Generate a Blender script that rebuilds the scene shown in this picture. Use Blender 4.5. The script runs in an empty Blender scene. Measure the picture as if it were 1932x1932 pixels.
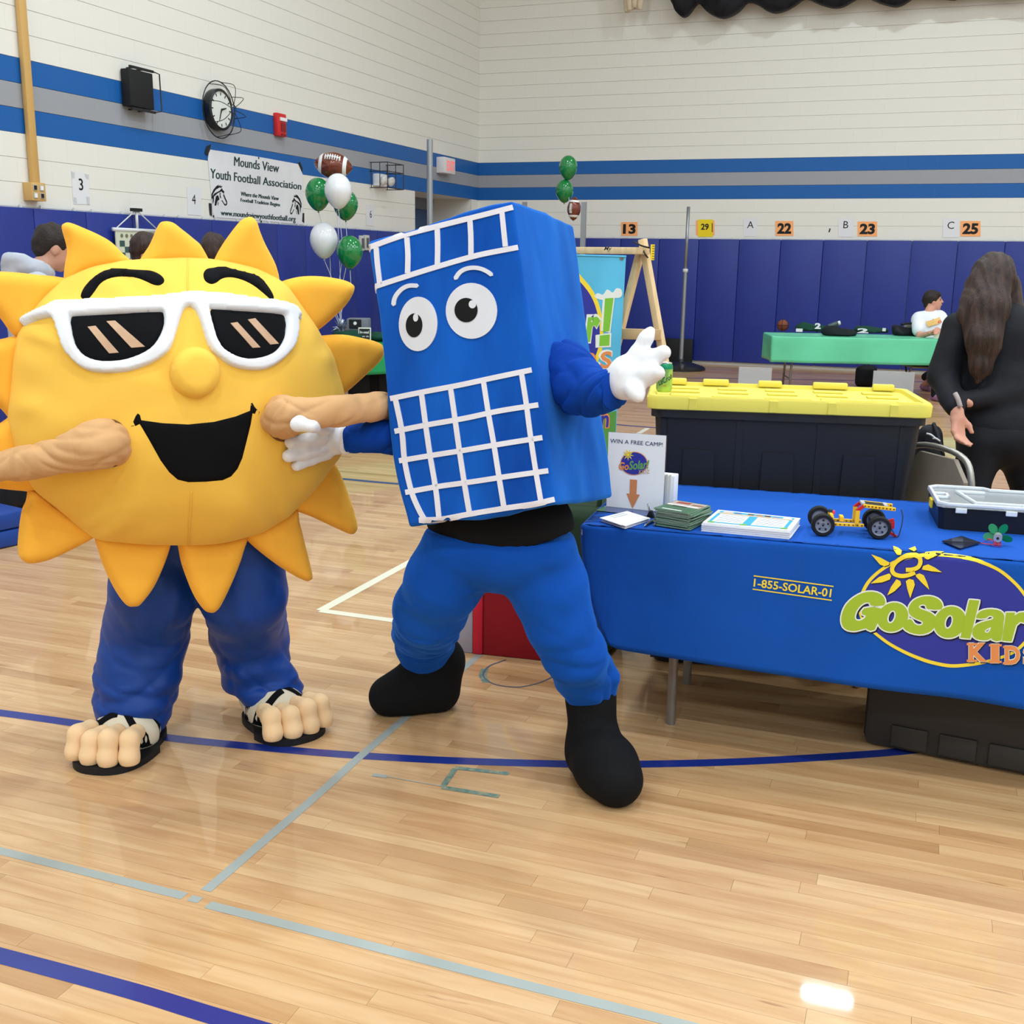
import bpy, bmesh, math, random
import numpy as np
from mathutils import Vector, Matrix, noise as mnoise
from mathutils.bvhtree import BVHTree
from mathutils.geometry import delaunay_2d_cdt, tessellate_polygon

random.seed(7)
rng = np.random.default_rng(7)
SC = bpy.context.scene
COL = SC.collection

# ------------------------------------------------------------------ camera, world, light, exposure
F = 2079.5                      # focal length in pixels of the 1932 px frame
PIT, ROLL, YAW = (math.radians(a) for a in (12.8515, 0.8718, 20.295))
EYE = np.array([0.0, 0.0, 1.58])
_fw = np.array([-math.sin(YAW)*math.cos(PIT), math.cos(YAW)*math.cos(PIT), -math.sin(PIT)])
_r0 = np.array([math.cos(YAW), math.sin(YAW), 0.0])
_u0 = np.cross(_r0, _fw)
_rt = _r0*math.cos(ROLL) + _u0*math.sin(ROLL)
_up = -_r0*math.sin(ROLL) + _u0*math.cos(ROLL)
cam_data = bpy.data.cameras.new('camera')
cam_data.sensor_width = 36.0
cam_data.lens = F*36.0/1932.0
cam_data.clip_start = 0.05
cam = bpy.data.objects.new('camera', cam_data)
cam.matrix_world = Matrix(((_rt[0], _up[0], -_fw[0], EYE[0]), (_rt[1], _up[1], -_fw[1], EYE[1]),
                           (_rt[2], _up[2], -_fw[2], EYE[2]), (0, 0, 0, 1)))
COL.objects.link(cam)
SC.camera = cam
SC.view_settings.view_transform = 'Standard'
SC.view_settings.look = 'None'
SC.view_settings.gamma = 1.0
SC.view_settings.use_curve_mapping = False
SC.view_settings.exposure = 0.0
world = bpy.data.worlds.new('gym_air')
SC.world = world
world.use_nodes = True
world.node_tree.nodes['Background'].inputs[0].default_value = (0.9, 0.95, 1.0, 1)
world.node_tree.nodes['Background'].inputs[1].default_value = 0.2

XL, YB, CEIL = -7.29, 17.85, 8.6      # left wall, back wall, ceiling height
XR, YF = 13.0, -9.0
def ceiling_lamp(x, y, watts):
    ld = bpy.data.lights.new('high_bay_lamp', 'AREA')
    ld.shape = 'RECTANGLE'; ld.size = 0.62; ld.size_y = 0.09
    ld.energy = watts; ld.color = (0.81, 0.935, 1.0)
    o = bpy.data.objects.new('high_bay_lamp', ld)
    o.location = (x, y, 8.1)
    COL.objects.link(o)
for ly in (-7.6, -3.3, 1.0, 5.3, 9.6, 13.85):
    for lx in (-4.2, -0.46, 3.3, 7.0, 10.7):
        if not (ly > 13 and lx in (-4.2, 3.3)):
            ceiling_lamp(lx, ly, 118.0)

# ------------------------------------------------------------------ picking points of the room from the photograph
def ray(px, py):
    d = _fw + _rt*((px-966.0)/F) - _up*((py-966.0)/F)
    return d                                  # depth along the optical axis = 1
def onz(px, py, z=0.0):
    d = ray(px, py); return EYE + d*((z-EYE[2])/d[2])
def ony(px, py, y):
    d = ray(px, py); return EYE + d*(y/d[1])
def onx(px, py, x):
    d = ray(px, py); return EYE + d*(x/d[0])
def dep(px, py, k):
    return EYE + ray(px, py)*k
def onplane(px, py, p0, n):
    d = ray(px, py); return EYE + d*(np.dot(np.asarray(p0)-EYE, n)/np.dot(d, n))
def depth_of(P): return float(np.dot(np.asarray(P)-EYE, _fw))
def pxm(k): return k/F                        # metres per pixel at depth k

# ------------------------------------------------------------------ materials
def lin(c):
    c = [v/255.0 for v in c]
    return tuple((v/12.92 if v <= 0.04045 else ((v+0.055)/1.055)**2.4) for v in c) + (1.0,)
MATS = {}
def mat(name, rgb, rough=0.6, spec=0.5, metal=0.0, sheen=0.0, var=0.0, vscale=8.0, bump=0.0, bscale=60.0,
        coat=0.0, trans=0.0, alpha=1.0, emit=0.0, stretch=None, sss=0.0, ior=1.45, var2=None, fold=0.0, fscale=7.0,
        fstretch=(1, 1, 1), tint=None):
    if name in MATS: return MATS[name]
    m = bpy.data.materials.new(name); m.use_nodes = True
    nt = m.node_tree; b = nt.nodes['Principled BSDF']
    col = lin(rgb)
    b.inputs['Base Color'].default_value = col
    b.inputs['Roughness'].default_value = rough
    b.inputs['Specular IOR Level'].default_value = spec
    b.inputs['Metallic'].default_value = metal
    b.inputs['IOR'].default_value = ior
    if sheen:
        b.inputs['Sheen Weight'].default_value = sheen
        b.inputs['Sheen Roughness'].default_value = 0.45
        b.inputs['Sheen Tint'].default_value = lin(tint) if tint else tuple(min(1, c*1.6+0.08) for c in col[:3]) + (1,)
    if coat: b.inputs['Coat Weight'].default_value = coat; b.inputs['Coat Roughness'].default_value = 0.08
    if trans: b.inputs['Transmission Weight'].default_value = trans
    if alpha < 1: b.inputs['Alpha'].default_value = alpha
    if sss:
        b.inputs['Subsurface Weight'].default_value = sss
        b.inputs['Subsurface Radius'].default_value = (0.02, 0.008, 0.004)
    if emit:
        b.inputs['Emission Color'].default_value = col; b.inputs['Emission Strength'].default_value = emit
    if var or bump:
        tc = nt.nodes.new('ShaderNodeTexCoord')
        mp = nt.nodes.new('ShaderNodeMapping')
        nt.links.new(tc.outputs['Object'], mp.inputs[0])
        if stretch: mp.inputs['Scale'].default_value = stretch
    if var:
        nz = nt.nodes.new('ShaderNodeTexNoise'); nz.inputs['Scale'].default_value = vscale
        nz.inputs['Detail'].default_value = 4.0
        nt.links.new(mp.outputs[0], nz.inputs['Vector'])
        rp = nt.nodes.new('ShaderNodeValToRGB')
        rp.color_ramp.elements[0].position = 0.3; rp.color_ramp.elements[1].position = 0.7
        d = lin(var2) if var2 else tuple(c*(1-var) for c in col[:3]) + (1,)
        rp.color_ramp.elements[0].color = d
        rp.color_ramp.elements[1].color = tuple(min(1, c*(1+var*0.6)) for c in col[:3]) + (1,)
        nt.links.new(nz.outputs['Fac'], rp.inputs[0])
        nt.links.new(rp.outputs[0], b.inputs['Base Color'])
    if bump:
        n2 = nt.nodes.new('ShaderNodeTexNoise'); n2.inputs['Scale'].default_value = bscale
        n2.inputs['Detail'].default_value = 3.0
        nt.links.new(mp.outputs[0], n2.inputs['Vector'])
        bp = nt.nodes.new('ShaderNodeBump'); bp.inputs['Strength'].default_value = bump
        bp.inputs['Distance'].default_value = 0.01
        nt.links.new(n2.outputs['Fac'], bp.inputs['Height'])
        nt.links.new(bp.outputs[0], b.inputs['Normal'])
    if fold:                                   # soft cloth creases
        t2 = nt.nodes.new('ShaderNodeTexCoord'); m2 = nt.nodes.new('ShaderNodeMapping'); m2.inputs['Scale'].default_value = fstretch
        nt.links.new(t2.outputs['Object'], m2.inputs[0])
        n4 = nt.nodes.new('ShaderNodeTexNoise'); n4.noise_type = 'RIDGED_MULTIFRACTAL'; n4.inputs['Scale'].default_value = fscale
        n4.inputs['Detail'].default_value = 1.5; n4.inputs['Distortion'].default_value = 0.9
        nt.links.new(m2.outputs[0], n4.inputs['Vector'])
        b4 = nt.nodes.new('ShaderNodeBump'); b4.inputs['Strength'].default_value = min(1, fold); b4.inputs['Distance'].default_value = 0.05
        nt.links.new(n4.outputs['Fac'], b4.inputs['Height'])
        if bump: nt.links.new(bp.outputs[0], b4.inputs['Normal'])
        nt.links.new(b4.outputs[0], b.inputs['Normal'])
    MATS[name] = m
    return m

# ------------------------------------------------------------------ objects
def thing(name, label, cat, loc=(0, 0, 0), group=None):
    o = bpy.data.objects.new(name, None); COL.objects.link(o)
    o.empty_display_size = 0.1
    o.location = tuple(float(v) for v in loc)
    o['label'] = label; o['category'] = cat
    if group: o['group'] = group
    return o
def root_loc(o):
    p = np.zeros(3)
    while o is not None:
        p += np.array(o.location); o = o.parent
    return p
def link(name, me, parent=None, loc=None):
    o = bpy.data.objects.new(name, me); COL.objects.link(o)
    if parent is not None: o.parent = parent
    if loc is not None: o.location = tuple(float(v) for v in loc)
    return o
class MB:
    """collects vertices and faces of one mesh"""
    def __init__(s): s.v = []; s.f = []
    def add(s, V, Fc):
        k = len(s.v)
        s.v += [tuple(float(c) for c in p) for p in V]
        s.f += [tuple(i+k for i in f) for f in Fc]
        return s
    def box(s, c, size, rot=None, bev=0.0):
        hx, hy, hz = (q/2.0 for q in size)
        if bev <= 0:
            V = [(x, y, z) for x in (-hx, hx) for y in (-hy, hy) for z in (-hz, hz)]
            Fc = [(0, 1, 3, 2), (4, 6, 7, 5), (0, 4, 5, 1), (2, 3, 7, 6), (0, 2, 6, 4), (1, 5, 7, 3)]
        else:
            bev = min(bev, hx*.95, hy*.95, hz*.95)
            bm = bmesh.new(); bmesh.ops.create_cube(bm, size=1.0)
            for v in bm.verts: v.co = (v.co.x*2*hx, v.co.y*2*hy, v.co.z*2*hz)
            bmesh.ops.bevel(bm, geom=bm.edges[:], offset=bev, segments=2, profile=0.5, affect='EDGES')
            bm.verts.index_update()
            V = [tuple(v.co) for v in bm.verts]; Fc = [[v.index for v in f.verts] for f in bm.faces]; bm.free()
        V = np.array(V)
        if rot is not None: V = V @ np.array(rot).T
        return s.add(V + np.array(c), Fc)
    def cyl(s, p0, p1, r0, r1=None, n=12, cap=True):
        r1 = r0 if r1 is None else r1
        p0 = np.array(p0, float); p1 = np.array(p1, float)
        e1, e2 = frame(p1-p0)
        a = np.linspace(0, 2*math.pi, n, endpoint=False)
        ring = np.cos(a)[:, None]*e1 + np.sin(a)[:, None]*e2
        V = np.vstack((p0+ring*r0, p1+ring*r1))
        Fc = [(i, (i+1) % n, n+(i+1) % n, n+i) for i in range(n)]
        if cap: Fc += [tuple(range(n))[::-1], tuple(range(n, 2*n))]
        return s.add(V, Fc)
    def tube(s, pts, r, n=8, closed=False, cap=True):
        pts = np.array(pts, float); m = len(pts)
        r = np.broadcast_to(np.array(r, float), (m,))
        V = []; e1 = None
        for i in range(m):
            t = pts[(i+1) % m]-pts[i-1] if closed else pts[min(i+1, m-1)]-pts[max(i-1, 0)]
            t = t/(np.linalg.norm(t)+1e-12)
            if e1 is None: e1, e2 = frame(t)
            else:
                e1 = e1 - t*np.dot(e1, t); e1 /= np.linalg.norm(e1)+1e-12; e2 = np.cross(t, e1)
            for k in range(n):
                a = 2*math.pi*k/n
                V.append(pts[i] + r[i]*(math.cos(a)*e1+math.sin(a)*e2))
        Fc = []
        for i in range(m if closed else m-1):
            j = (i+1) % m
            for k in range(n):
                Fc.append((i*n+k, i*n+(k+1) % n, j*n+(k+1) % n, j*n+k))
        if cap and not closed: Fc += [tuple(range(n))[::-1], tuple(range((m-1)*n, m*n))]
        return s.add(V, Fc)
    def lathe(s, prof, c=(0, 0, 0), axis=(0, 0, 1), n=20, scale=(1, 1), cap=True):
        ax = np.array(axis, float); ax /= np.linalg.norm(ax); e1, e2 = frame(ax)
        V = []; m = len(prof)
        for (r, h) in prof:
            for k in range(n):
                a = 2*math.pi*k/n
                V.append(np.array(c)+ax*h+r*(scale[0]*math.cos(a)*e1+scale[1]*math.sin(a)*e2))
        Fc = [(i*n+k, i*n+(k+1) % n, (i+1)*n+(k+1) % n, (i+1)*n+k) for i in range(m-1) for k in range(n)]
        if cap and prof[0][0] > 1e-5: Fc.append(tuple(range(n))[::-1])
        if cap and prof[-1][0] > 1e-5: Fc.append(tuple(range((m-1)*n, m*n)))
        return s.add(V, Fc)
    def ell(s, c, rad, rot=None, nu=16, nv=10):
        V = []; Fc = []
        for i in range(nv+1):
            t = math.pi*i/nv
            for k in range(nu):
                a = 2*math.pi*k/nu
                V.append((rad[0]*math.sin(t)*math.cos(a), rad[1]*math.sin(t)*math.sin(a), rad[2]*math.cos(t)))
        for i in range(nv):
            for k in range(nu):
                Fc.append((i*nu+k, (i+1)*nu+k, (i+1)*nu+(k+1) % nu, i*nu+(k+1) % nu))
        V = np.array(V)
        if rot is not None: V = V @ np.array(rot).T
        return s.add(V+np.array(c), Fc)
    def prism(s, poly, n, t):
        """flat polygon of 3D points thickened along n by t"""
        P = [Vector(p) for p in poly]; k = len(P); n = np.array(n, float); n /= np.linalg.norm(n)
        tri = tessellate_polygon([P])
        A = np.array(poly, float)
        V = np.vstack((A, A+n*t))
        nn = np.zeros(3)
        for i in range(k): nn += np.cross(A[i], A[(i+1) % k])
        flip = np.dot(nn, n) < 0
        Fc = []
        for a, b, c in tri:
            q = np.cross(A[b]-A[a], A[c]-A[a])
            if np.dot(q, n) < 0: a, c = c, a
            Fc.append((a+k, b+k, c+k)); Fc.append((c, b, a))
        for i in range(k):
            j = (i+1) % k
            Fc.append((j, i, i+k, j+k) if flip else (i, j, j+k, i+k))
        return s.add(V, Fc)
    def build(s, name, m, parent=None, smooth=False, loc=None, weld=False):
        V = np.array(s.v, float)
        if parent is not None: off = root_loc(parent)
        elif loc is not None: off = np.array(loc, float)
        else: off = np.array([(V[:, 0].min()+V[:, 0].max())/2, (V[:, 1].min()+V[:, 1].max())/2, V[:, 2].min()])
        me = bpy.data.meshes.new(name)
        me.from_pydata((V-off).tolist(), [], s.f)
        if weld:
            bm = bmesh.new(); bm.from_mesh(me); bmesh.ops.remove_doubles(bm, verts=bm.verts, dist=1e-5)
            bmesh.ops.recalc_face_normals(bm, faces=bm.faces); bm.to_mesh(me); bm.free()
        me.validate(); me.update()
        me.materials.append(m)
        if smooth == 'auto':
            me.shade_smooth(); me.set_sharp_from_angle(angle=math.radians(40))
        elif smooth: me.shade_smooth()
        return link(name, me, parent, None if parent is not None else off)
def frame(t):
    t = np.array(t, float); t /= np.linalg.norm(t)+1e-12
    a = np.array([0, 0, 1.0]) if abs(t[2]) < 0.9 else np.array([1.0, 0, 0])
    e1 = np.cross(a, t); e1 /= np.linalg.norm(e1)
    return e1, np.cross(t, e1)
def tag(o, label, cat, group=None):
    o['label'] = label; o['category'] = cat
    if group: o['group'] = group
    return o
def struct(o): o['kind'] = 'structure'; return o
def rotz(a):
    c, s_ = math.cos(a), math.sin(a); return np.array([[c, -s_, 0], [s_, c, 0], [0, 0, 1]])
def roty(a):
    c, s_ = math.cos(a), math.sin(a); return np.array([[c, 0, s_], [0, 1, 0], [-s_, 0, c]])
def rotx(a):
    c, s_ = math.cos(a), math.sin(a); return np.array([[1, 0, 0], [0, c, -s_], [0, s_, c]])
def unit(v): v = np.array(v, float); return v/(np.linalg.norm(v)+1e-12)
def spline(P, n=8, closed=False):
    """Catmull-Rom through the points (any dimension)"""
    P = np.array(P, float); m = len(P); out = []
    for i in range(m if closed else m-1):
        p0 = P[(i-1) % m] if closed or i > 0 else 2*P[0]-P[1]
        p1 = P[i]; p2 = P[(i+1) % m]
        p3 = P[(i+2) % m] if closed or i+2 < m else 2*P[-1]-P[-2]
        for k in range(n):
            t = k/n
            out.append(0.5*((2*p1)+(-p0+p2)*t+(2*p0-5*p1+4*p2-p3)*t*t+(-p0+3*p1-3*p2+p3)*t**3))
    if not closed: out.append(P[-1])
    return np.array(out)
def dup(src, loc, label=None, group=None):
    r = src.copy(); COL.objects.link(r); r.location = tuple(float(v) for v in loc)
    if label: r['label'] = label
    if group: r['group'] = group
    for ch in src.children:
        c = ch.copy(); COL.objects.link(c); c.parent = r
        for g in ch.children:
            d = g.copy(); COL.objects.link(d); d.parent = c
    return r

# ------------------------------------------------------------------ soft bodies: smooth union of rounded cones, meshed with surface nets
def surface_nets(f, org, h):
    nx, ny, nz = f.shape
    ins = f < 0
    c = np.zeros((nx-1, ny-1, nz-1), np.uint8)
    for dx in (0, 1):
        for dy in (0, 1):
            for dz in (0, 1):
                c += ins[dx:nx-1+dx, dy:ny-1+dy, dz:nz-1+dz]
    act = (c > 0) & (c < 8)
    idx = -np.ones(act.shape, np.int64)
    I = np.argwhere(act); idx[act] = np.arange(len(I))
    acc = np.zeros((len(I), 3)); cnt = np.zeros(len(I))
    corners = [(dx, dy, dz) for dx in (0, 1) for dy in (0, 1) for dz in (0, 1)]
    for a in range(8):
        for b in range(a+1, 8):
            A, B = np.array(corners[a]), np.array(corners[b])
            if abs(A-B).sum() != 1: continue
            fa = f[I[:, 0]+A[0], I[:, 1]+A[1], I[:, 2]+A[2]]; fb = f[I[:, 0]+B[0], I[:, 1]+B[1], I[:, 2]+B[2]]
            m = (fa < 0) != (fb < 0)
            t = fa[m]/(fa[m]-fb[m])
            acc[m] += A + (B-A)*t[:, None]; cnt[m] += 1
    V = (I + acc/cnt[:, None])*h + org
    quads = []
    for ax in range(3):
        sl0 = [slice(1, -1)]*3; sl0[ax] = slice(0, -1)
        sl1 = [slice(1, -1)]*3; sl1[ax] = slice(1, None)
        a = ins[tuple(sl0)]; b = ins[tuple(sl1)]
        E = np.argwhere(a != b)
        if not len(E): continue
        E2 = E.copy()
        for o_ in range(3):
            if o_ != ax: E2[:, o_] += 1
        fl = a[E[:, 0], E[:, 1], E[:, 2]]
        u, v = (ax+1) % 3, (ax+2) % 3
        q = []
        for du, dv in ((-1, -1), (0, -1), (0, 0), (-1, 0)):
            k = E2.copy(); k[:, u] += du; k[:, v] += dv
            q.append(idx[k[:, 0], k[:, 1], k[:, 2]])
        q = np.stack(q, 1)
        q[~fl] = q[~fl][:, ::-1]
        quads.append(q)
    return V, np.vstack(quads)
def sd_cone(P, a, b, ra, rb):
    a = np.array(a, np.float32); b = np.array(b, np.float32)
    ba = b-a; l2 = float(ba@ba)+1e-9
    t = np.clip(((P-a)@ba)/l2, 0, 1)
    d = P-a-t[..., None]*ba
    return np.sqrt((d*d).sum(-1)) - (ra+(rb-ra)*t)
def sd_ell(P, c, rad, rot=None):
    q = P-np.array(c, np.float32)
    if rot is not None: q = q @ np.array(rot, np.float32)
    rad = np.array(rad, np.float32)
    k0 = np.sqrt(((q/rad)**2).sum(-1)); k1 = np.sqrt(((q/(rad*rad))**2).sum(-1))
    return k0*(k0-1.0)/(k1+1e-6)
def sd_box(P, c, half, rot=None, rnd=0.02):
    q = P-np.array(c, np.float32)
    if rot is not None: q = q @ np.array(rot, np.float32)
    d = np.abs(q)-(np.array(half, np.float32)-rnd)
    return np.sqrt((np.maximum(d, 0)**2).sum(-1)) + np.minimum(d.max(-1), 0) - rnd
def blob(prims, h=0.01, k=0.03, disp=None, cut=None):
    """prims: ('c',a,b,ra,rb) rounded cone, ('e',centre,radii,rot) ellipsoid, ('b',centre,half,rot,round) box; k = blend"""
    lo = []; hi = []
    for p in prims:
        if p[0] == 'c':
            r = max(p[3], p[4]); lo.append(np.minimum(p[1], p[2])-r); hi.append(np.maximum(p[1], p[2])+r)
        else:
            r = np.linalg.norm(p[2]) if len(p) > 3 and p[3] is not None else np.array(p[2]); lo.append(np.array(p[1])-r); hi.append(np.array(p[1])+r)
    lo = np.min(lo, 0)-4*h-k*0.5; hi = np.max(hi, 0)+4*h+k*0.5
    n = np.ceil((hi-lo)/h).astype(int)+1
    ax = [(lo[i]+h*np.arange(n[i])).astype(np.float32) for i in range(3)]
    P = np.stack(np.meshgrid(*ax, indexing='ij'), -1)
    f = None
    for p in prims:
        if p[0] == 'c': d = sd_cone(P, *p[1:5])
        elif p[0] == 'e': d = sd_ell(P, *p[1:])
        else: d = sd_box(P, *p[1:])
        if f is None: f = d
        elif k > 0:
            hh = np.clip(0.5+0.5*(f-d)/k, 0, 1)
            f = f*(1-hh)+d*hh - k*hh*(1-hh)
        else: f = np.minimum(f, d)
    if disp is not None: f = f + disp(P)
    if cut is not None: f = np.maximum(f, cut(P))
    f = np.pad(f, 1, constant_values=1.0)
    return surface_nets(f, lo-h, h)
def wrinkle(amp, freq, seed=0, stretch=(1, 1, 1)):
    """soft cloth folds: warped sines"""
    r = np.random.default_rng(seed)
    D = r.normal(size=(5, 3)); D /= np.linalg.norm(D, axis=1)[:, None]
    ph = r.uniform(0, 6.28, 10); st = np.array(stretch, np.float32)
    def g(P):
        Q = P*st
        w = np.sin(Q@(D[0]*freq*0.6).astype(np.float32)+ph[0])*1.3
        o = 0
        for i in range(1, 5):
            s_ = np.sin(Q@(D[i]*freq*(0.7+0.35*i)).astype(np.float32)+ph[i]+w*(0.6+0.3*i))
            o = o + (s_*np.abs(s_))/(0.8+0.5*i)
        return amp*o
    return g
def creases(amp, freq, seed=0, zc=None, zw=0.15, base=0.2, n=5):
    """sharp cloth creases: thin valleys along warped diagonal planes, stronger around the height zc"""
    r = np.random.default_rng(seed); D = r.normal(size=(n, 3)); D[:, 2] = np.abs(D[:, 2])*1.3+0.8; D /= np.linalg.norm(D, axis=1)[:, None]
    E = r.normal(size=(n, 3)); ph = r.uniform(0, 6.28, 2*n)
    def g(P):
        o = 0
        for i in range(n):
            w = 1.1*np.sin(P@(E[i]*freq*0.35).astype(np.float32)+ph[n+i])
            m = np.clip(np.sin(P@(E[(i+1) % n]*freq*0.3).astype(np.float32)+ph[i]*2)*1.4, 0, 1)
            o = o + m*((1-np.abs(np.sin(P@(D[i]*freq*(0.6+0.2*i)).astype(np.float32)+ph[i]+w)))**3-0.25)
        e = 1.0 if zc is None else base+(1-base)*np.exp(-((P[..., 2]-zc)/zw)**2)
        return amp*o*e
    return g
def mesh_obj(name, V, Q, m, parent=None, smooth=True, loc=None):
    b = MB(); b.v = [tuple(p) for p in V]; b.f = [tuple(int(i) for i in q) for q in Q]
    return b.build(name, m, parent, smooth, loc)
def blob_obj(name, prims, m, parent=None, h=0.01, k=0.03, disp=None, cut=None, loc=None):
    V, Q = blob(prims, h, k, disp, cut)
    return mesh_obj(name, V, Q, m, parent, True, loc)

# ------------------------------------------------------------------ puffy patches: a 2D outline filled, laid on a plane or surface and inflated
def seg_dist(P, loops):
    best = np.full(len(P), 1e9)
    for L in loops:
        A = np.array(L); B = np.roll(A, -1, 0)
        for a, b in zip(A, B):
            ba = b-a; t = np.clip(((P-a)@ba)/(ba@ba+1e-12), 0, 1)
            d = P-a-t[:, None]*ba
            best = np.minimum(best, np.sqrt((d*d).sum(1)))
    return best
def in_loops(P, loops):
    r = np.zeros(len(P), bool)
    for L in loops:
        A = np.array(L); B = np.roll(A, -1, 0); c = np.zeros(len(P), bool)
        for a, b in zip(A, B):
            if abs(a[1]-b[1]) < 1e-12: continue
            k = ((a[1] > P[:, 1]) != (b[1] > P[:, 1])) & (P[:, 0] < (b[0]-a[0])*(P[:, 1]-a[1])/(b[1]-a[1])+a[0])
            c ^= k
        r ^= c
    return r
def resample(L, step):
    out = []
    L = np.array(L, float)
    for a, b in zip(L, np.roll(L, -1, 0)):
        n = max(1, int(round(np.linalg.norm(b-a)/step)))
        for i in range(n): out.append(a+(b-a)*i/n)
    return np.array(out)
def fill2d(loops, step):
    """triangulate loops (outer + holes, even-odd) with inner points; returns pts, tris, is_boundary, dist"""
    loops = [resample(L, step) for L in loops]
    allp = np.vstack(loops)
    lo, hi = allp.min(0), allp.max(0)
    gx = np.arange(lo[0], hi[0], step); gy = np.arange(lo[1], hi[1], step*0.866)
    G = np.array([(x+(0.5*step if j % 2 else 0), y) for j, y in enumerate(gy) for x in gx])
    if len(G):
        G = G[in_loops(G, loops)]
        if len(G): G = G[seg_dist(G, loops) > step*0.55]
    V = [Vector(p) for p in allp]; E = []; k = 0
    for L in loops:
        n = len(L); E += [(k+i, k+(i+1) % n) for i in range(n)]; k += n
    V += [Vector(p) for p in G]
    vo, eo, fo, *_ = delaunay_2d_cdt(V, E, [], 2, 1e-6)
    P = np.array([tuple(v) for v in vo])
    T = [f for f in fo]
    cen = np.array([P[list(f)].mean(0) for f in T])
    keep = in_loops(cen, loops)
    T = [f for f, q in zip(T, keep) if q]
    d = seg_dist(P, loops)
    return P, T, d
def puff(loops, place, step, front, back, R, name, m, parent, flat=False):
    """place(P2) -> (points3, normals3); front/back thickness in metres, R rounding radius in 2D units"""
    P, T, d = fill2d(loops, step)
    Q, N = place(P)
    prof = np.sqrt(np.clip(1-(1-np.clip(d/R, 0, 1))**2, 0, 1))
    edge = d < step*0.02
    fr = Q + N*(front*(prof if not flat else np.where(edge, 1, 1)))[:, None]
    bk = Q - N*(back*(prof if not flat else np.where(edge, 1, 1)))[:, None]
    n = len(P); b = MB()
    Fc = []
    a, bb, c = T[0][:3]
    for f in T:
        f = list(f); nn = np.cross(Q[f[1]]-Q[f[0]], Q[f[2]]-Q[f[0]])
        if np.dot(nn, N[f[0]]) < 0: f = f[::-1]
        Fc.append(tuple(f)); Fc.append(tuple(n+i for i in f[::-1]))
    # rim
    cnt = {}
    for f in Fc[0::2]:
        for i in range(len(f)):
            e = (f[i], f[(i+1) % len(f)]); cnt[e] = 1
    for (i, j) in list(cnt):
        if (j, i) not in cnt: Fc.append((j, i, n+i, n+j))
    b.add(np.vstack((fr, bk)), Fc)
    return b.build(name, m, parent, smooth='auto' if flat else True, weld=not flat)
def plane_place(p0, nrm):
    nrm = unit(nrm)
    def g(P):
        Q = np.array([onplane(x, y, p0, nrm) for x, y in P])
        return Q, np.broadcast_to(nrm, Q.shape).copy()
    return g
def bvh_place(bvh, lift=0.0):
    """lay pixels of the photograph on a surface that stands in the room"""
    def g(P):
        Q = []; N = []
        for x, y in P:
            d = unit(ray(x, y)); h = bvh.ray_cast(Vector(EYE), Vector(d))
            if h[0] is None and g.c is not None:        # outline runs past the edge: pull it in
                for t in np.linspace(0.01, 0.2, 39):
                    d = unit(ray(x+(g.c[0]-x)*t, y+(g.c[1]-y)*t)); h = bvh.ray_cast(Vector(EYE), Vector(d))
                    if h[0] is not None: break
            if h[0] is None:
                h = bvh.find_nearest(Vector(EYE+ray(x, y)*g.k))
            n = np.array(h[1])
            if np.dot(n, d) > 0: n = -n
            Q.append(np.array(h[0])); N.append(n)
        Q = np.array(Q); N = np.array(N)
        return Q+N*lift, N
    g.k = 3.0; g.c = None
    return g
def bvh_of(V, Fc): return BVHTree.FromPolygons([Vector(p) for p in V], [tuple(int(i) for i in f) for f in Fc])

# ------------------------------------------------------------------ lettering
def text_mesh(s, bold=0.0, shear=0.0, spacing=1.0, res=3):
    cu = bpy.data.curves.new('lettering', 'FONT'); cu.body = s; cu.size = 1.0
    cu.offset = bold; cu.shear = shear; cu.space_character = spacing; cu.resolution_u = res
    cu.fill_mode = 'FRONT' if hasattr(cu, 'fill_mode') else cu.fill_mode
    o = bpy.data.objects.new('lettering', cu); COL.objects.link(o)
    bpy.context.view_layer.update()
    me = o.evaluated_get(bpy.context.evaluated_depsgraph_get()).to_mesh()
    V = np.array([tuple(v.co) for v in me.vertices]); Fc = [tuple(p.vertices) for p in me.polygons]
    bpy.data.objects.remove(o); bpy.data.curves.remove(cu)
    return V[:, :2], Fc
def lettering(s, origin, ex, ez, height, m, parent, width=None, lift=0.002, bold=0.0, shear=0.0, spacing=1.0, name='lettering',
              center=True, wrap=None, res=3):
    """flat printed letters: box of given cap height (and width) centred on origin, in the plane ex/ez"""
    V, Fc = text_mesh(s, bold, shear, spacing, res)
    lo, hi = V.min(0), V.max(0)
    sc = height/(hi[1]-lo[1]); sx = sc if width is None else width/(hi[0]-lo[0])
    c = (lo+hi)/2 if center else lo
    q = (V-c)*np.array([sx, sc])
    ex = np.array(ex, float); ez = np.array(ez, float); n = np.cross(ex, ez); n = unit(n)
    W = np.array(origin)+q[:, :1]*ex+q[:, 1:2]*ez+n*lift
    if wrap is not None: W = wrap(W)
    b = MB(); b.add(W, Fc)
    return b.build(name, m, parent)
# ================================================================== the room
CREAM = mat('painted_block_cream', (227, 225, 219), 0.55, 0.3, bump=0.12, bscale=90)
SBLUE = mat('painted_block_blue', (24, 92, 166), 0.45, 0.35, bump=0.12, bscale=90)
SGREY = mat('painted_block_grey', (152, 154, 162), 0.5, 0.3, bump=0.12, bscale=90)
MORTAR = mat('painted_mortar', (196, 190, 176), 0.7, 0.2)
PADM = mat('vinyl_pad_blue', (36, 52, 136), 0.45, 0.4, var=0.06, vscale=3, bump=0.06, bscale=40)
CLIPM = mat('white_clip', (220, 220, 220), 0.4)

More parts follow.
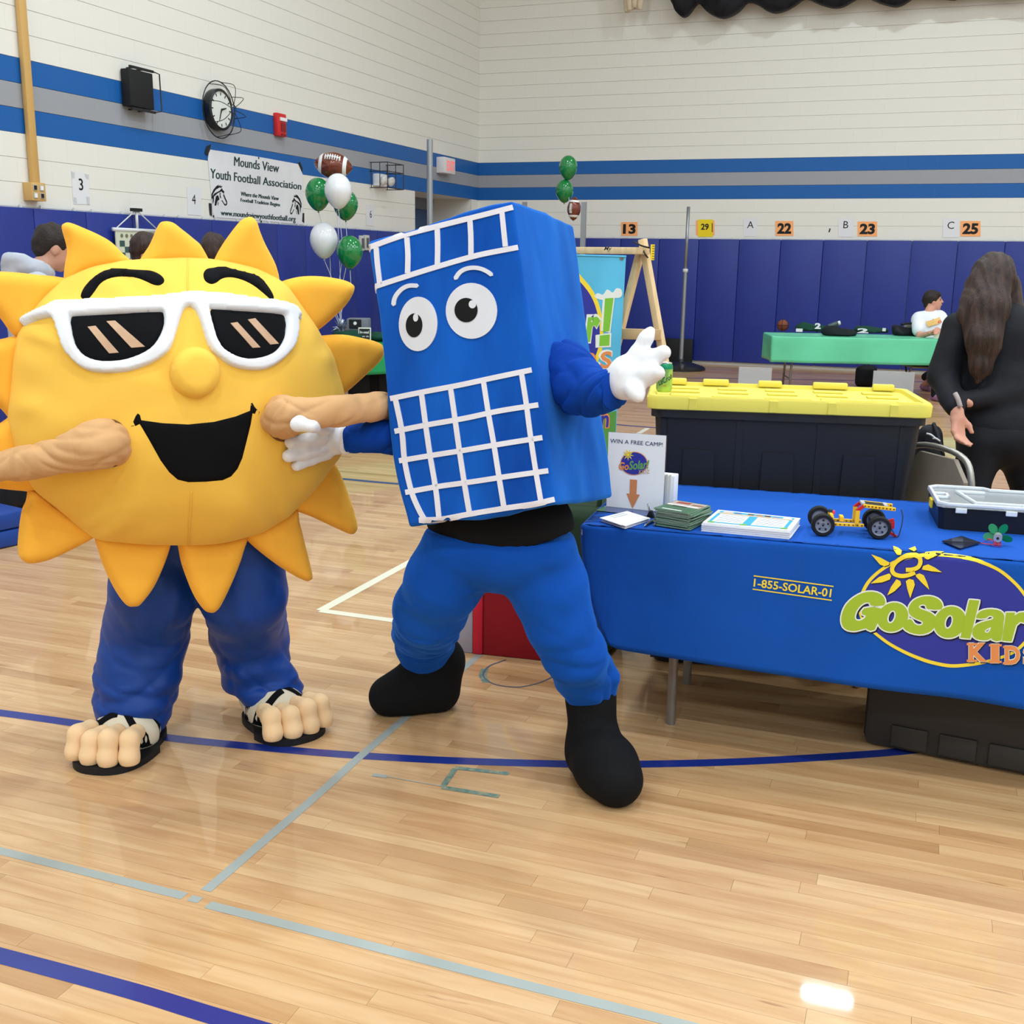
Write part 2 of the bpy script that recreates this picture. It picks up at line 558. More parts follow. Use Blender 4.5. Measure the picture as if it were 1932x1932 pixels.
# --- floor: maple strips
def maple(name, use_obj):
    m = bpy.data.materials.new(name); m.use_nodes = True
    nt = m.node_tree; b = nt.nodes['Principled BSDF']; N = nt.nodes.new; L = nt.links.new
    geo = N('ShaderNodeNewGeometry')
    if use_obj:
        oi = N('ShaderNodeObjectInfo'); tint = oi.outputs['Color']
    else:
        at = N('ShaderNodeVertexColor'); at.layer_name = 'tint'; tint = at.outputs['Color']
    sep = N('ShaderNodeSeparateColor'); L(tint, sep.inputs[0])
    # shift the grain from strip to strip
    cmb = N('ShaderNodeCombineXYZ')
    mul = N('ShaderNodeMath'); mul.operation = 'MULTIPLY'; mul.inputs[1].default_value = 37.0
    L(sep.outputs[1], mul.inputs[0]); L(mul.outputs[0], cmb.inputs[0]); L(mul.outputs[0], cmb.inputs[2])
    add = N('ShaderNodeVectorMath'); add.operation = 'ADD'
    L(geo.outputs['Position'], add.inputs[0]); L(cmb.outputs[0], add.inputs[1])
    mp = N('ShaderNodeMapping'); mp.inputs['Scale'].default_value = (0.9, 10.0, 1.0); L(add.outputs[0], mp.inputs[0])
    n1 = N('ShaderNodeTexNoise'); n1.inputs['Scale'].default_value = 3.2; n1.inputs['Detail'].default_value = 6
    n1.inputs['Distortion'].default_value = 0.7; L(mp.outputs[0], n1.inputs['Vector'])
    r1 = N('ShaderNodeValToRGB'); e = r1.color_ramp.elements
    e[0].position = 0.30; e[0].color = lin((194, 151, 105)); e[1].position = 0.56; e[1].color = lin((208, 169, 125))
    x = e.new(0.8); x.color = lin((214, 179, 137)); L(n1.outputs['Fac'], r1.inputs[0])
    # mineral streaks and knots
    mp2 = N('ShaderNodeMapping'); mp2.inputs['Scale'].default_value = (2.6, 26.0, 1.0); L(add.outputs[0], mp2.inputs[0])
    n2 = N('ShaderNodeTexNoise'); n2.inputs['Scale'].default_value = 1.6; n2.inputs['Detail'].default_value = 3; L(mp2.outputs[0], n2.inputs['Vector'])
    r2 = N('ShaderNodeValToRGB'); r2.color_ramp.elements[0].position = 0.70; r2.color_ramp.elements[0].color = (1, 1, 1, 1)
    r2.color_ramp.elements[1].position = 0.80; r2.color_ramp.elements[1].color = lin((170, 128, 92)); L(n2.outputs['Fac'], r2.inputs[0])
    mx = N('ShaderNodeMixRGB'); mx.blend_type = 'MULTIPLY'; mx.inputs[0].default_value = 0.8
    L(r1.outputs[0], mx.inputs[1]); L(r2.outputs[0], mx.inputs[2])
    # strip tone
    r3 = N('ShaderNodeValToRGB'); e = r3.color_ramp.elements
    e[0].position = 0.0; e[0].color = lin((218, 204, 188)); e[1].position = 0.35; e[1].color = lin((240, 232, 224))
    x = e.new(0.8); x.color = lin((252, 250, 246)); x = e.new(1.0); x.color = (1.0, 1.0, 1.0, 1)
    L(sep.outputs[0], r3.inputs[0])
    m2 = N('ShaderNodeMixRGB'); m2.blend_type = 'MULTIPLY'; m2.inputs[0].default_value = 1.0
    L(mx.outputs[0], m2.inputs[1]); L(r3.outputs[0], m2.inputs[2])
    L(m2.outputs[0], b.inputs['Base Color'])
    n3 = N('ShaderNodeTexNoise'); n3.inputs['Scale'].default_value = 2.0; L(geo.outputs['Position'], n3.inputs['Vector'])
    mr = N('ShaderNodeMapRange'); mr.inputs['To Min'].default_value = 0.38; mr.inputs['To Max'].default_value = 0.48
    L(n3.outputs['Fac'], mr.inputs['Value']); L(mr.outputs[0], b.inputs['Roughness'])
    b.inputs['Specular IOR Level'].default_value = 0.35
    b.inputs['Coat Weight'].default_value = 0.6; b.inputs['Coat Roughness'].default_value = 0.035
    return m
MAPLE1, MAPLE2 = maple('maple_strip', True), maple('maple_strip_far', False)
fb = MB(); fb.add([(XL-1.2, YF, -0.004), (XR, YF, -0.004), (XR, YB, -0.004), (XL-1.2, YB, -0.004)], [(0, 1, 2, 3)])
floor = struct(fb.build('floor', mat('floor_gap', (120, 84, 50), 0.6), loc=(0, 0, 0)))
SW = 0.0572
strips = []
row = 0; y = 0.6
rr = random.Random(3)
while y < YB:
    x = XL-1.1+rr.uniform(0, 1.2); first = True
    xs = [XL-1.1]
    while x < 8.0:
        xs.append(x); x += rr.choice((0.5, 0.7, 0.9, 1.1, 1.4, 1.7))*rr.uniform(0.85, 1.15)
    for a, b_ in zip(xs, xs[1:]):
        strips.append((a, b_, y, min(1, max(0, rr.gauss(0.55, 0.28))), rr.random()))
    y += SW
def in_view(P, mrg=0):
    d = np.array(P)-EYE; k = d@_fw
    if k < 0.1: return False
    px, py = 966+F*(d@_rt)/k, 966-F*(d@_up)/k
    return -mrg < px < 1932+mrg and -mrg < py < 1932+mrg
near = [q for q in strips if q[2] < 4.6 and any(in_view((t, q[2]+SW/2, 0)) for t in np.linspace(q[0], q[1], 12))]
near.sort(key=lambda q: q[2]); near = near[:300]
nearset = set(near)
ub = bmesh.new(); bmesh.ops.create_cube(ub, size=1.0)
for v in ub.verts: v.co = (v.co.x, v.co.y, v.co.z-0.5)
plank_me = bpy.data.meshes.new('plank'); ub.to_mesh(plank_me); ub.free(); plank_me.materials.append(MAPLE1)
for (a, b_, y, t, s_) in near:
    o = link('plank', plank_me, floor, ((a+b_)/2, y+SW/2, 0))
    o.scale = (b_-a-0.0007, SW-0.0007, 0.004); o.color = (t, s_, 0, 1)
far = [q for q in strips if q not in nearset]
V = []; Fc = []; cols = []
for (a, b_, y, t, s_) in far:
    k = len(V); g = 0.0004
    V += [(a+g, y+g, 0), (b_-g, y+g, 0), (b_-g, y+SW-g, 0), (a+g, y+SW-g, 0)]; Fc.append((k, k+1, k+2, k+3)); cols += [(t, s_, 0, 1)]*4
me = bpy.data.meshes.new('plank_field'); me.from_pydata(V, [], Fc); me.materials.append(MAPLE2)
ca = me.color_attributes.new('tint', 'FLOAT_COLOR', 'POINT')
ca.data.foreach_set('color', np.array(cols, np.float32).ravel())
o = link('plank_field', me, floor); o['kind'] = 'stuff'

# --- painted and taped lines, thin strips on the boards
LIFT = [0.0005]
def ribbon(name, pts, w, m, lift=None, n=6):
    LIFT[0] += 0.00004; lift = LIFT[0]
    P = spline([p[:2] for p in pts], n) if len(pts) > 2 else np.array([p[:2] for p in pts])
    V = []
    for i in range(len(P)):
        t = P[min(i+1, len(P)-1)]-P[max(i-1, 0)]; t /= np.linalg.norm(t); nn = np.array([-t[1], t[0]])
        V += [(*(P[i]-nn*w/2), lift), (*(P[i]+nn*w/2), lift)]
    Fc = [(2*i, 2*i+2, 2*i+3, 2*i+1) for i in range(len(P)-1)]
    b = MB(); b.add(V, Fc); return b.build(name, m, floor)
LB = mat('court_paint_blue', (28, 46, 128), 0.25, 0.5, coat=0.2)
LW = mat('court_paint_white', (232, 226, 204), 0.25, 0.5, coat=0.2)
LG = mat('court_tape_grey', (156, 162, 158), 0.4, 0.5, var=0.08, vscale=5)
LT = mat('old_tape_teal', (38, 92, 98), 0.5, 0.4, var=0.5, vscale=40, var2=(150, 150, 118))
LO = mat('court_paint_orange', (196, 120, 80), 0.3)
fz = lambda *p: [onz(x, y) for x, y in p]
ribbon('court_line', fz((-900, 1262), (-450, 1296), (-120, 1331), (0, 1345), (150, 1366), (310, 1391), (450, 1406), (600, 1420), (750, 1430), (900, 1437), (1090, 1442), (1200, 1442), (1400, 1437), (1640, 1423), (1760, 1411), (1932, 1390), (2200, 1352)), 0.05, LB)
ribbon('court_line', fz((-700, 1628), (-200, 1752), (0, 1803), (250, 1870), (430, 1925), (900, 2062)), 0.05, LB)
ribbon('tape_line', fz((-900, 1385), (-150, 1567), (0, 1605.4), (348, 1691)), 0.031, LG)
ribbon('tape_line', fz((358, 1694.5), (378, 1699)), 0.026, LG)
ribbon('tape_line', fz((392, 1707), (960, 1851), (1300, 1936), (1900, 2090)), 0.031, LG)
ribbon('tape_line', fz((388, 1681), (599, 1500), (703, 1407), (905, 1235)), 0.031, LG)
a0 = onz(605, 1152); a1 = onz(744, 1171); a2 = onz(763, 1066)
ribbon('court_line', [a0, a0+(a1-a0)*3.0], 0.05, LW, 0.0007)
ribbon('court_line', [a0, a0+(a2-a0)*2.2], 0.05, LW, 0.0008)
ribbon('court_line', fz((560, 897), (650, 904), (775, 915), (1230, 950)), 0.05, LB)
ribbon('court_line', fz((1090, 795), (1222, 806), (1400, 818)), 0.05, LB)
ribbon('court_line', fz((1150, 850), (1222, 808)), 0.05, LW)
ribbon('court_line', fz((1290, 700), (1500, 704), (1760, 710)), 0.05, LO)
ribbon('court_line', fz((1290, 713), (1500, 716), (1932, 724)), 0.05, LB)
ribbon('tape_mark', fz((835, 1485), (859, 1450)), 0.020, LT)
ribbon('tape_mark', fz((858, 1449), (960, 1460)), 0.022, LT)
ribbon('tape_mark', fz((834, 1486), (942, 1503)), 0.022, LT)
ribbon('tape_mark', fz((703, 1462), (730, 1466)), 0.020, LG)
ribbon('tape_mark', fz((730, 1466), (834, 1484)), 0.004, LG)
ribbon('tape_mark', fz((915, 1262), (911, 1275), (918, 1288)), 0.03, LT)
ribbon('tape_mark', fz((955, 1245), (925, 1256), (915, 1266), (912, 1276), (925, 1288), (950, 1295), (985, 1296), (1024, 1286), (1050, 1270), (1040, 1250), (1000, 1241)), 0.007, mat('pencil_ring', (70, 84, 104), 0.5))

# --- walls
C0 = 2.562-0.2*12          # first full mortar line
PADTOP, PADBOT = 1.955, 0.05
def course_mat(z):
    if 2.56 < z < 2.76 or 2.96 < z < 3.16: return 1
    if 2.76 < z < 2.96: return 2
    return 0
def block_mesh(m):
    g = 0.012      # relief of the joint relative to the 1x1x1 block (front face z=0)
    V = [(-.5, -.5, 1), (.5, -.5, 1), (.5, .5, 1), (-.5, .5, 1), (-.4998, -.490, 0), (.4998, -.490, 0), (.4998, .490, 0), (-.4998, .490, 0)]
    Fc = [(7, 6, 5, 4), (0, 1, 5, 4)[::-1], (1, 2, 6, 5)[::-1], (2, 3, 7, 6)[::-1], (3, 0, 4, 7)[::-1]]
    me = bpy.data.meshes.new('block'); me.from_pydata(V, [], Fc); me.materials.append(m)
    bm = bmesh.new(); bm.from_mesh(me); bmesh.ops.recalc_face_normals(bm, faces=bm.faces)
    bm.normal_update()
    if sum(f.normal.z for f in bm.faces) > 0: bmesh.ops.reverse_faces(bm, faces=bm.faces)
    bm.to_mesh(me); bm.free(); me.update()
    return me
BLK = [block_mesh(m) for m in (CREAM, SBLUE, SGREY)]
def brick_wall(wall, to3, rot, u0, u1, zmin, zmax, skip):
    """courses of painted blocks on one wall: to3(u, z) -> point on the wall face"""
    cells = []
    k = 0
    while C0+0.2*k < zmax:
        z0 = C0+0.2*k; z1 = z0+0.2
        if z1 > zmin:
            u = u0-(0.2 if k % 2 else 0.0)
            while u < u1:
                a, b_ = max(u, u0), min(u+0.4, u1)
                if b_-a > 0.03:
                    for (aa, bb) in skip(a, b_, z0, z1):
                        if bb-aa > 0.02: cells.append((aa, bb, max(z0, zmin), z1, course_mat((z0+z1)/2)))
                u += 0.4
        k += 1
    def size_px(c):
        P = to3((c[0]+c[1])/2, (c[2]+c[3])/2); d = depth_of(P)
        return (c[1]-c[0])/d if in_view(P, 30) and d > 0 else -1.0/max(0.1, np.linalg.norm(P-EYE))
    cells.sort(key=size_px, reverse=True)
    T = 0.0055
    for c in cells[:300]:
        P = to3((c[0]+c[1])/2, (c[2]+c[3])/2)
        o = link('block', BLK[c[4]], wall, P)
        o.matrix_local = Matrix.Translation(Vector(P)) @ rot @ Matrix.Diagonal(((c[1]-c[0])-.0002, (c[3]-c[2])-.001, T, 1))
    b = MB(); mi = []
    bv = np.array([tuple(v.co) for v in BLK[0].vertices]); bf = [tuple(p.vertices) for p in BLK[0].polygons]
    R3 = np.array(rot.to_3x3())
    for c in cells[300:]:
        P = to3((c[0]+c[1])/2, (c[2]+c[3])/2)
        b.add((bv*np.array([(c[1]-c[0])-.0002, (c[3]-c[2])-.001, T]))@R3.T+P, bf); mi += [c[4]]*len(bf)
    if b.v:
        o = b.build('block_field', CREAM, wall); o['kind'] = 'stuff'
        o.data.materials.append(SBLUE); o.data.materials.append(SGREY)
        o.data.polygons.foreach_set('material_index', np.array(mi, np.int32))
ZV = 6.4
DY0, DY1, DZ = onx(783, 390, XL)[1], onx(889, 390, XL)[1], 2.562   # door recess in the left wall
REC = 0.75
wb = MB()
X0 = XL-0.011
wb.add([(X0, YF, 0), (X0, DY0, 0), (X0, DY0, CEIL), (X0, YF, CEIL)], [(0, 1, 2, 3)])
wb.add([(X0, DY0, DZ), (X0, DY1, DZ), (X0, DY1, CEIL), (X0, DY0, CEIL)], [(0, 1, 2, 3)])
wb.add([(X0, DY1, 0), (X0, YB+.02, 0), (X0, YB+.02, CEIL), (X0, DY1, CEIL)], [(0, 1, 2, 3)])
wb.add([(X0-REC, DY0, 0), (X0-REC, DY1, 0), (X0-REC, DY1, DZ), (X0-REC, DY0, DZ), (X0, DY0, 0), (X0, DY1, 0), (X0, DY1, DZ), (X0, DY0, DZ)],
       [(4, 0, 3, 7), (1, 5, 6, 2), (3, 2, 6, 7)])
wall_left = struct(wb.build('wall_left', CREAM, loc=(0, 0, 0)))
wb = MB(); wb.add([(XL-.02, YB+.011, 0), (XR, YB+.011, 0), (XR, YB+.011, CEIL), (XL-.02, YB+.011, CEIL)], [(0, 1, 2, 3)])
wall_back = struct(wb.build('wall_back', CREAM, loc=(0, 0, 0)))
wb = MB(); wb.add([(XR, YF, 0), (XR, YB+.011, 0), (XR, YB+.011, CEIL), (XR, YF, CEIL)], [(3, 2, 1, 0)])
struct(wb.build('wall_right', CREAM, loc=(0, 0, 0)))
wb = MB(); wb.add([(XL-.02, YF, 0), (XR, YF, 0), (XR, YF, CEIL), (XL-.02, YF, CEIL)], [(3, 2, 1, 0)])
struct(wb.build('wall_front', CREAM, loc=(0, 0, 0)))
wb = MB(); wb.add([(XL-.02, YF, CEIL), (XR, YF, CEIL), (XR, YB+.011, CEIL), (XL-.02, YB+.011, CEIL)], [(3, 2, 1, 0)])
struct(wb.build('ceiling', mat('ceiling_white', (225, 225, 220), 0.8), loc=(0, 0, 0)))
def skip_left(a, b_, z0, z1):
    if z0 > DZ-0.02 or b_ <= DY0 or a >= DY1: return [(a, b_)]
    r = []
    if a < DY0: r.append((a, DY0))
    if b_ > DY1: r.append((DY1, b_))
    return r
rotL = Matrix(((0, 0, -1, 0), (1, 0, 0, 0), (0, 1, 0, 0), (0, 0, 0, 1)))
rotL = Matrix(((0, 0, -1, 0), (-1, 0, 0, 0), (0, 1, 0, 0), (0, 0, 0, 1)))
rotB = Matrix(((1, 0, 0, 0), (0, 0, 1, 0), (0, 1, 0, 0), (0, 0, 0, 1)))
rotB = Matrix(((-1, 0, 0, 0), (0, 0, 1, 0), (0, 1, 0, 0), (0, 0, 0, 1)))
brick_wall(wall_left, lambda u, z: np.array([XL, u, z]), rotL, 5.6, YB, PADTOP-.1, ZV, skip_left)
brick_wall(wall_back, lambda u, z: np.array([u, YB, z]), rotB, XL, 3.4, PADTOP-.1, ZV, lambda a, b_, z0, z1: [(a, b_)])
# bare painted wall under the pads is the backing itself
def pads(wall, to3, nrm, seams):
    along = unit(to3(1, 0)-to3(0, 0)); nrm = np.array(nrm, float)
    R = np.stack((along, nrm, np.array([0, 0, 1.0])), 1)
    for a, b_ in seams:
        b = MB(); c = to3((a+b_)/2, (PADTOP+PADBOT)/2)+nrm*0.02
        b.box(c, (b_-a-0.004, 0.062, PADTOP-PADBOT), R, bev=0.012)
        p = b.build('wall_pad', PADM, wall, smooth='auto')
        for q in (0.18, 0.82):
            cb = MB(); cb.box(to3(a+(b_-a)*q, PADTOP+0.012)+nrm*0.02, (0.012, 0.02, 0.03), R); cb.build('clip', CLIPM, p)
PW = 0.635
s0 = -2.24; n0 = int((s0-XL)/PW)
pads(wall_back, lambda u, z: np.array([u, YB, z]), (0, -1, 0), [(s0+PW*i, s0+PW*(i+1)) for i in range(-n0, 9)])
pads(wall_left, lambda u, z: np.array([XL, u, z]), (1, 0, 0), [(DY0-0.05-PW*(i+1), DY0-0.05-PW*i) for i in range(0, 18)])
# double door in the recess
DB = mat('door_paint_blue', (40, 74, 120), 0.4, 0.4)
for i, (ya, yb) in enumerate(((DY0+.08, (DY0+DY1)/2-.01), ((DY0+DY1)/2+.01, DY1-.08))):
    b = MB(); b.box((XL-REC+.03, (ya+yb)/2, 1.2), (0.05, yb-ya, 2.36), bev=0.006)
    d = struct(b.build('door_%d' % (i+1), DB, loc=(0, 0, 0)))
    b = MB(); b.box((XL-REC+.062, (ya+yb)/2, 1.55), (0.02, (yb-ya)*0.4, 0.75), bev=0.004); b.build('door_window', mat('dark_glass', (20, 24, 34), 0.1), d)
    b = MB(); b.box((XL-REC+.09, (ya+yb)/2, 1.0), (0.05, (yb-ya)*0.8, 0.06), bev=0.01); b.build('push_bar', mat('satin_steel', (150, 150, 150), 0.3, metal=0.9), d)
b = MB(); b.box((XL-REC+.03, (DY0+DY1)/2, 2.47), (0.06, DY1-DY0, 0.18)); struct(b.build('trim_1', mat('door_head_grey', (110, 116, 128), 0.5), loc=(0, 0, 0)))
# ================================================================== person in the yellow sun costume
YEL = mat('fleece_yellow', (244, 194, 82), 0.9, 0.1, sheen=0.3, var=0.04, vscale=6, bump=0.05, bscale=300, fold=0.35, fscale=2.6, tint=(255, 226, 150))
ORA = mat('fleece_orange_yellow', (250, 182, 66), 0.9, 0.1, sheen=0.3, tint=(255, 220, 140), var=0.04, vscale=6, bump=0.05, bscale=300)
WHT = mat('fleece_white', (226, 226, 230), 0.9, 0.15, sheen=0.3, bump=0.1, bscale=350)
BLK_F = mat('felt_black', (17, 17, 20), 0.9, 0.1, bump=0.05, bscale=300)
LENSM = mat('lens_black', (13, 13, 16), 0.8, 0.12)
LENSHI = mat('lens_highlight_tan', (196, 158, 128), 0.4, 0.4, var=0.12, vscale=20)
TAN = mat('cloth_tan', (206, 160, 114), 0.9, 0.1, sheen=0.2, bump=0.08, bscale=200, fold=0.5, fscale=8.0, fstretch=(1, 1, .8))
NAVY = mat('satin_blue_trousers', (10, 58, 138), 0.5, 0.35, sheen=0.3, var=0.08, vscale=5, fold=0.6, fscale=5.0, fstretch=(1, 1, .55))
TOEM = mat('foam_skin', (238, 200, 156), 0.8, 0.2, sss=0.0, sheen=0.2)
STRAP_W = mat('strap_offwhite', (214, 202, 180), 0.8, 0.2)
SOLE = mat('sole_black', (24, 24, 28), 0.6, 0.3)

SUNK = 3.22                                     # depth of the body centre
SC0 = dep(332, 757, SUNK)
view = unit((SC0-EYE)*np.array([1, 1, 0]))
SN = rotz(math.radians(12)) @ (-view)           # facing, turned to its own left
SN = unit(SN + np.array([0, 0, 0.05]))
foot_mid = np.array([SC0[0], SC0[1], 0.0])
sun = thing('person', 'person in a puffy yellow sun costume with white sunglasses, blue trousers and striped sandals', 'person', foot_mid)
rim_px = [(264, 489), (326, 486), (388, 487), (450, 498), (500, 513), (545, 545), (598, 622), (628, 676), (646, 739), (651, 790), (643, 850),
          (620, 888), (561, 957), (515, 992), (464, 1014), (400, 1026), (335, 1029), (260, 1026), (186, 1018), (150, 996), (105, 958), (61, 921),
          (34, 870), (16, 800), (17, 740), (28, 650), (45, 608), (75, 568), (115, 530), (165, 506), (215, 494)]
rim2 = spline(np.array(rim_px, float), 6, True)
rim3 = np.array([onplane(x, y, SC0, SN) for x, y in rim2])
ccc = rim3.mean(0)
NR = 30
prof = lambda t, p, q: (max(0.0, 1-t**p))**q
def sun_pt(i, t, side):
    th = i/len(rim3)*2*math.pi
    base = ccc + (rim3[i]-ccc)*t
    if side > 0:
        d = 0.27*prof(t, 2.4, 0.62)
        edge = math.exp(-((t-0.93)/0.09)**2)
        d += 0.007*edge*math.sin(th*23+2*math.sin(th*5)) + 0.006*math.exp(-((t-0.8)/0.15)**2)*math.sin(th*11+1.3*math.sin(3*th))
        d += 0.010*t*t*(1-t)*4*math.sin(th*7+t*9)*0.6
        return base + SN*d
    return base - SN*0.24*prof(t, 2.2, 0.6)
V = []; n = len(rim3)
ts = [math.sin(0.5*math.pi*k/NR) for k in range(1, NR+1)]
V.append(sun_pt(0, 0, 1))
for t in ts: V += [sun_pt(i, t, 1) for i in range(n)]
for t in ts[::-1][1:]: V += [sun_pt(i, t, -1) for i in range(n)]
V.append(sun_pt(0, 0, -1))
Fc = [(0, 1+i, 1+(i+1) % n) for i in range(n)]
rows = 2*NR-1
for r_ in range(rows-1):
    for i in range(n):
        a = 1+r_*n+i; b_ = 1+r_*n+(i+1) % n
        Fc.append((a, a+n, b_+n, b_))
last = len(V)-1
Fc += [(last, 1+(rows-1)*n+(i+1) % n, 1+(rows-1)*n+i) for i in range(n)]
b = MB(); b.add(V, Fc); sun_body = b.build('sun_body', YEL, sun, True, weld=True)
SBVH = bvh_of(V, Fc)
on_sun = bvh_place(SBVH)
def seam_tube(name, px, r, m, parent=sun, lift=0.002):
    P = spline(np.array(px, float), 6); Q, N_ = on_sun(P)
    b = MB(); b.tube(Q+N_*lift, r, 6); return b.build(name, m, parent, True)
# rays: padded triangles sewn on behind the rim
CA = lambda L: [(x*0.40383, y*0.40383+380) for x, y in L]
rays = [
    CA([(288, 125), (300, 103), (330, 100), (400, 128), (460, 155), (520, 190), (570, 240), (625, 300), (500, 320), (400, 340), (305, 395), (298, 345), (304, 290), (312, 220)]),
    CA([(645, 310), (660, 262), (700, 200), (740, 110), (770, 93), (810, 100), (850, 130), (900, 170), (945, 215), (975, 310), (810, 300)]),
    CA([(995, 310), (1003, 268), (1040, 200), (1110, 105), (1145, 78), (1175, 73), (1200, 95), (1215, 140), (1240, 200), (1290, 300), (1308, 390), (1290, 420), (1150, 350)]),
    CA([(1285, 400), (1310, 376), (1400, 352), (1500, 350), (1600, 366), (1648, 388), (1655, 415), (1620, 480), (1550, 550), (1480, 606), (1440, 620), (1340, 480)]),
    CA([(1460, 640), (1490, 628), (1600, 622), (1700, 640), (1765, 658), (1790, 680), (1785, 735), (1700, 820), (1600, 905), (1560, 905), (1500, 780)]),
    CA([(1570, 900), (1650, 960), (1690, 1015), (1690, 1040), (1660, 1050), (1560, 1180), (1530, 1050)]),
    CA([(1530, 1180), (1560, 1220), (1590, 1270), (1640, 1400), (1668, 1500), (1668, 1535), (1640, 1555), (1560, 1522), (1460, 1475), (1365, 1437), (1340, 1400), (1450, 1270)]),
    CA([(1140, 1530), (1148, 1575), (1220, 1642), (1330, 1722), (1420, 1770), (1450, 1770), (1460, 1745), (1430, 1620), (1400, 1500), (1380, 1440), (1250, 1490)]),
    CA([(826, 1570), (832, 1615), (850, 1700), (900, 1830), (950, 1905), (985, 1922), (1010, 1915), (1040, 1875), (1100, 1745), (1140, 1630), (1145, 1560), (980, 1570)]),
    CA([(452, 1550), (462, 1640), (490, 1720), (540, 1820), (590, 1885), (630, 1893), (660, 1880), (720, 1800), (770, 1690), (797, 1605), (795, 1570), (620, 1565)]),
    CA([(150, 1335), (120, 1400), (100, 1450), (85, 1560), (84, 1640), (108, 1680), (150, 1692), (230, 1675), (330, 1630), (440, 1570), (445, 1540), (300, 1440)]),
    [(24, 785), (12, 790), (-30, 822), (-72, 870), (-78, 905), (-40, 917), (0, 922), (40, 926), (70, 925), (60, 880)],
    [(38, 640), (0, 640), (-60, 652), (-78, 680), (-45, 735), (0, 770), (24, 790), (34, 720)],
    [(135, 530), (60, 517), (0, 512), (-45, 513), (-58, 530), (-30, 570), (0, 600), (25, 632), (50, 632), (90, 570)],
]
for L in rays:
    L2 = spline(np.array(L, float), 4, True)
    puff([L2], plane_place(SC0-SN*0.02, SN), 7.0, 0.035, 0.035, 26.0, 'sun_ray', ORA, sun)
# face
brow1 = [(x*.18634, y*.18634+400) for x, y in [(818, 838), (850, 765), (920, 685), (1000, 622), (1080, 586), (1180, 570), (1300, 578), (1420, 585), (1520, 592), (1600, 620), (1650, 660), (1664, 700), (1640, 732), (1600, 744), (1550, 735), (1480, 703), (1400, 672), (1300, 657), (1200, 655), (1100, 676), (1020, 722), (960, 802), (910, 866), (868, 886), (828, 872)]]
brow2 = CA([(950, 340), (965, 316), (1000, 309), (1045, 304), (1090, 316), (1150, 330), (1210, 350), (1250, 392), (1275, 432), (1279, 455), (1268, 461), (1250, 446), (1220, 420), (1180, 390), (1130, 366), (1080, 355), (1040, 360), (1010, 380), (985, 386), (958, 371)])
for L in (brow1, brow2): puff([spline(np.array(L), 3, True)], on_sun, 5.0, 0.007, 0.004, 3.0, 'eyebrow', BLK_F, sun)
outer = CA([(90, 574), (105, 558), (150, 525), (200, 502), (245, 483), (265, 472), (330, 470), (430, 462), (560, 455), (700, 448), (800, 435), (880, 427), (960, 430), (1080, 438), (1200, 455), (1290, 465), (1340, 475), (1372, 490), (1395, 520), (1418, 556), (1412, 560), (1388, 545), (1390, 600), (1380, 660), (1350, 710), (1300, 755), (1240, 785), (1180, 790), (1110, 780), (1060, 760), (1010, 722), (980, 690), (958, 640), (938, 570), (918, 520), (900, 500), (875, 494), (855, 515), (835, 575), (812, 650), (790, 698), (740, 740), (680, 770), (600, 795), (520, 802), (440, 798), (380, 775), (330, 730), (290, 670), (270, 600), (258, 560), (240, 543), (180, 556), (130, 576), (98, 588)])
lensL = CA([(332, 547), (345, 540), (420, 535), (540, 528), (650, 522), (745, 519), (762, 527), (765, 570), (750, 620), (720, 668), (680, 700), (620, 727), (560, 742), (480, 746), (420, 732), (380, 706), (352, 660), (338, 600)])
lensR = CA([(980, 510), (995, 506), (1060, 510), (1160, 516), (1250, 523), (1315, 530), (1328, 545), (1332, 590), (1325, 640), (1302, 682), (1270, 710), (1220, 728), (1160, 734), (1100, 720), (1050, 690), (1020, 650), (1000, 590)])
sg = puff([spline(np.array(outer), 2, True), spline(np.array(lensL), 2, True), spline(np.array(lensR), 2, True)], on_sun, 4.0, 0.018, 0.006, 6.0, 'sunglasses', WHT, sun)
for LL in (lensL, lensR):
    c = np.array(LL).mean(0); big = [tuple(c+(np.array(p)-c)*1.04) for p in LL]
    puff([np.array(big)], on_sun, 7.0, 0.005, 0.002, 3.0, 'lens', LENSM, sg)
onl = bvh_place(SBVH, 0.0062)
for L in (CA([(412, 590), (450, 586), (557, 708), (512, 712)]), CA([(500, 565), (540, 562), (678, 680), (615, 685)]), CA([(1073, 573), (1105, 568), (1212, 684), (1175, 686)]), CA([(1153, 556), (1188, 550), (1297, 667), (1258, 671)])):
    puff([np.array(L)], onl, 6.0, 0.0006, 0.003, 1.0, 'lens_highlight', LENSHI, sg, flat=True)  # lens highlights, put in as tan diagonal patches
a = np.linspace(0, 2*math.pi, 40, endpoint=False)
puff([np.stack((367.5+48.5*np.cos(a), 703+48.5*np.sin(a)), 1)], on_sun, 4.0, 0.040, 0.01, 26.0, 'nose', YEL, sun)
mouth = CA([(610, 1047), (622, 1030), (634, 1002), (644, 990), (654, 998), (660, 1022), (760, 1036), (880, 1042), (1000, 1030), (1100, 1005), (1168, 978), (1172, 945), (1179, 940), (1190, 960), (1213, 985), (1207, 998), (1190, 993), (1180, 990), (1172, 1040), (1150, 1130), (1132, 1200), (1110, 1250), (1080, 1285), (1040, 1303), (960, 1310), (880, 1312), (830, 1300), (790, 1265), (750, 1210), (700, 1120), (665, 1060), (652, 1040), (632, 1050), (614, 1053)])
puff([np.array(mouth)], on_sun, 6.0, 0.004, 0.004, 2.0, 'mouth', BLK_F, sun)
seam_tube('seam', [(356, 1027), (357, 995), (360, 960), (361, 925)], 0.0018, YEL)
seam_tube('seam', [(355, 488), (354, 520), (354, 550)], 0.0018, YEL)

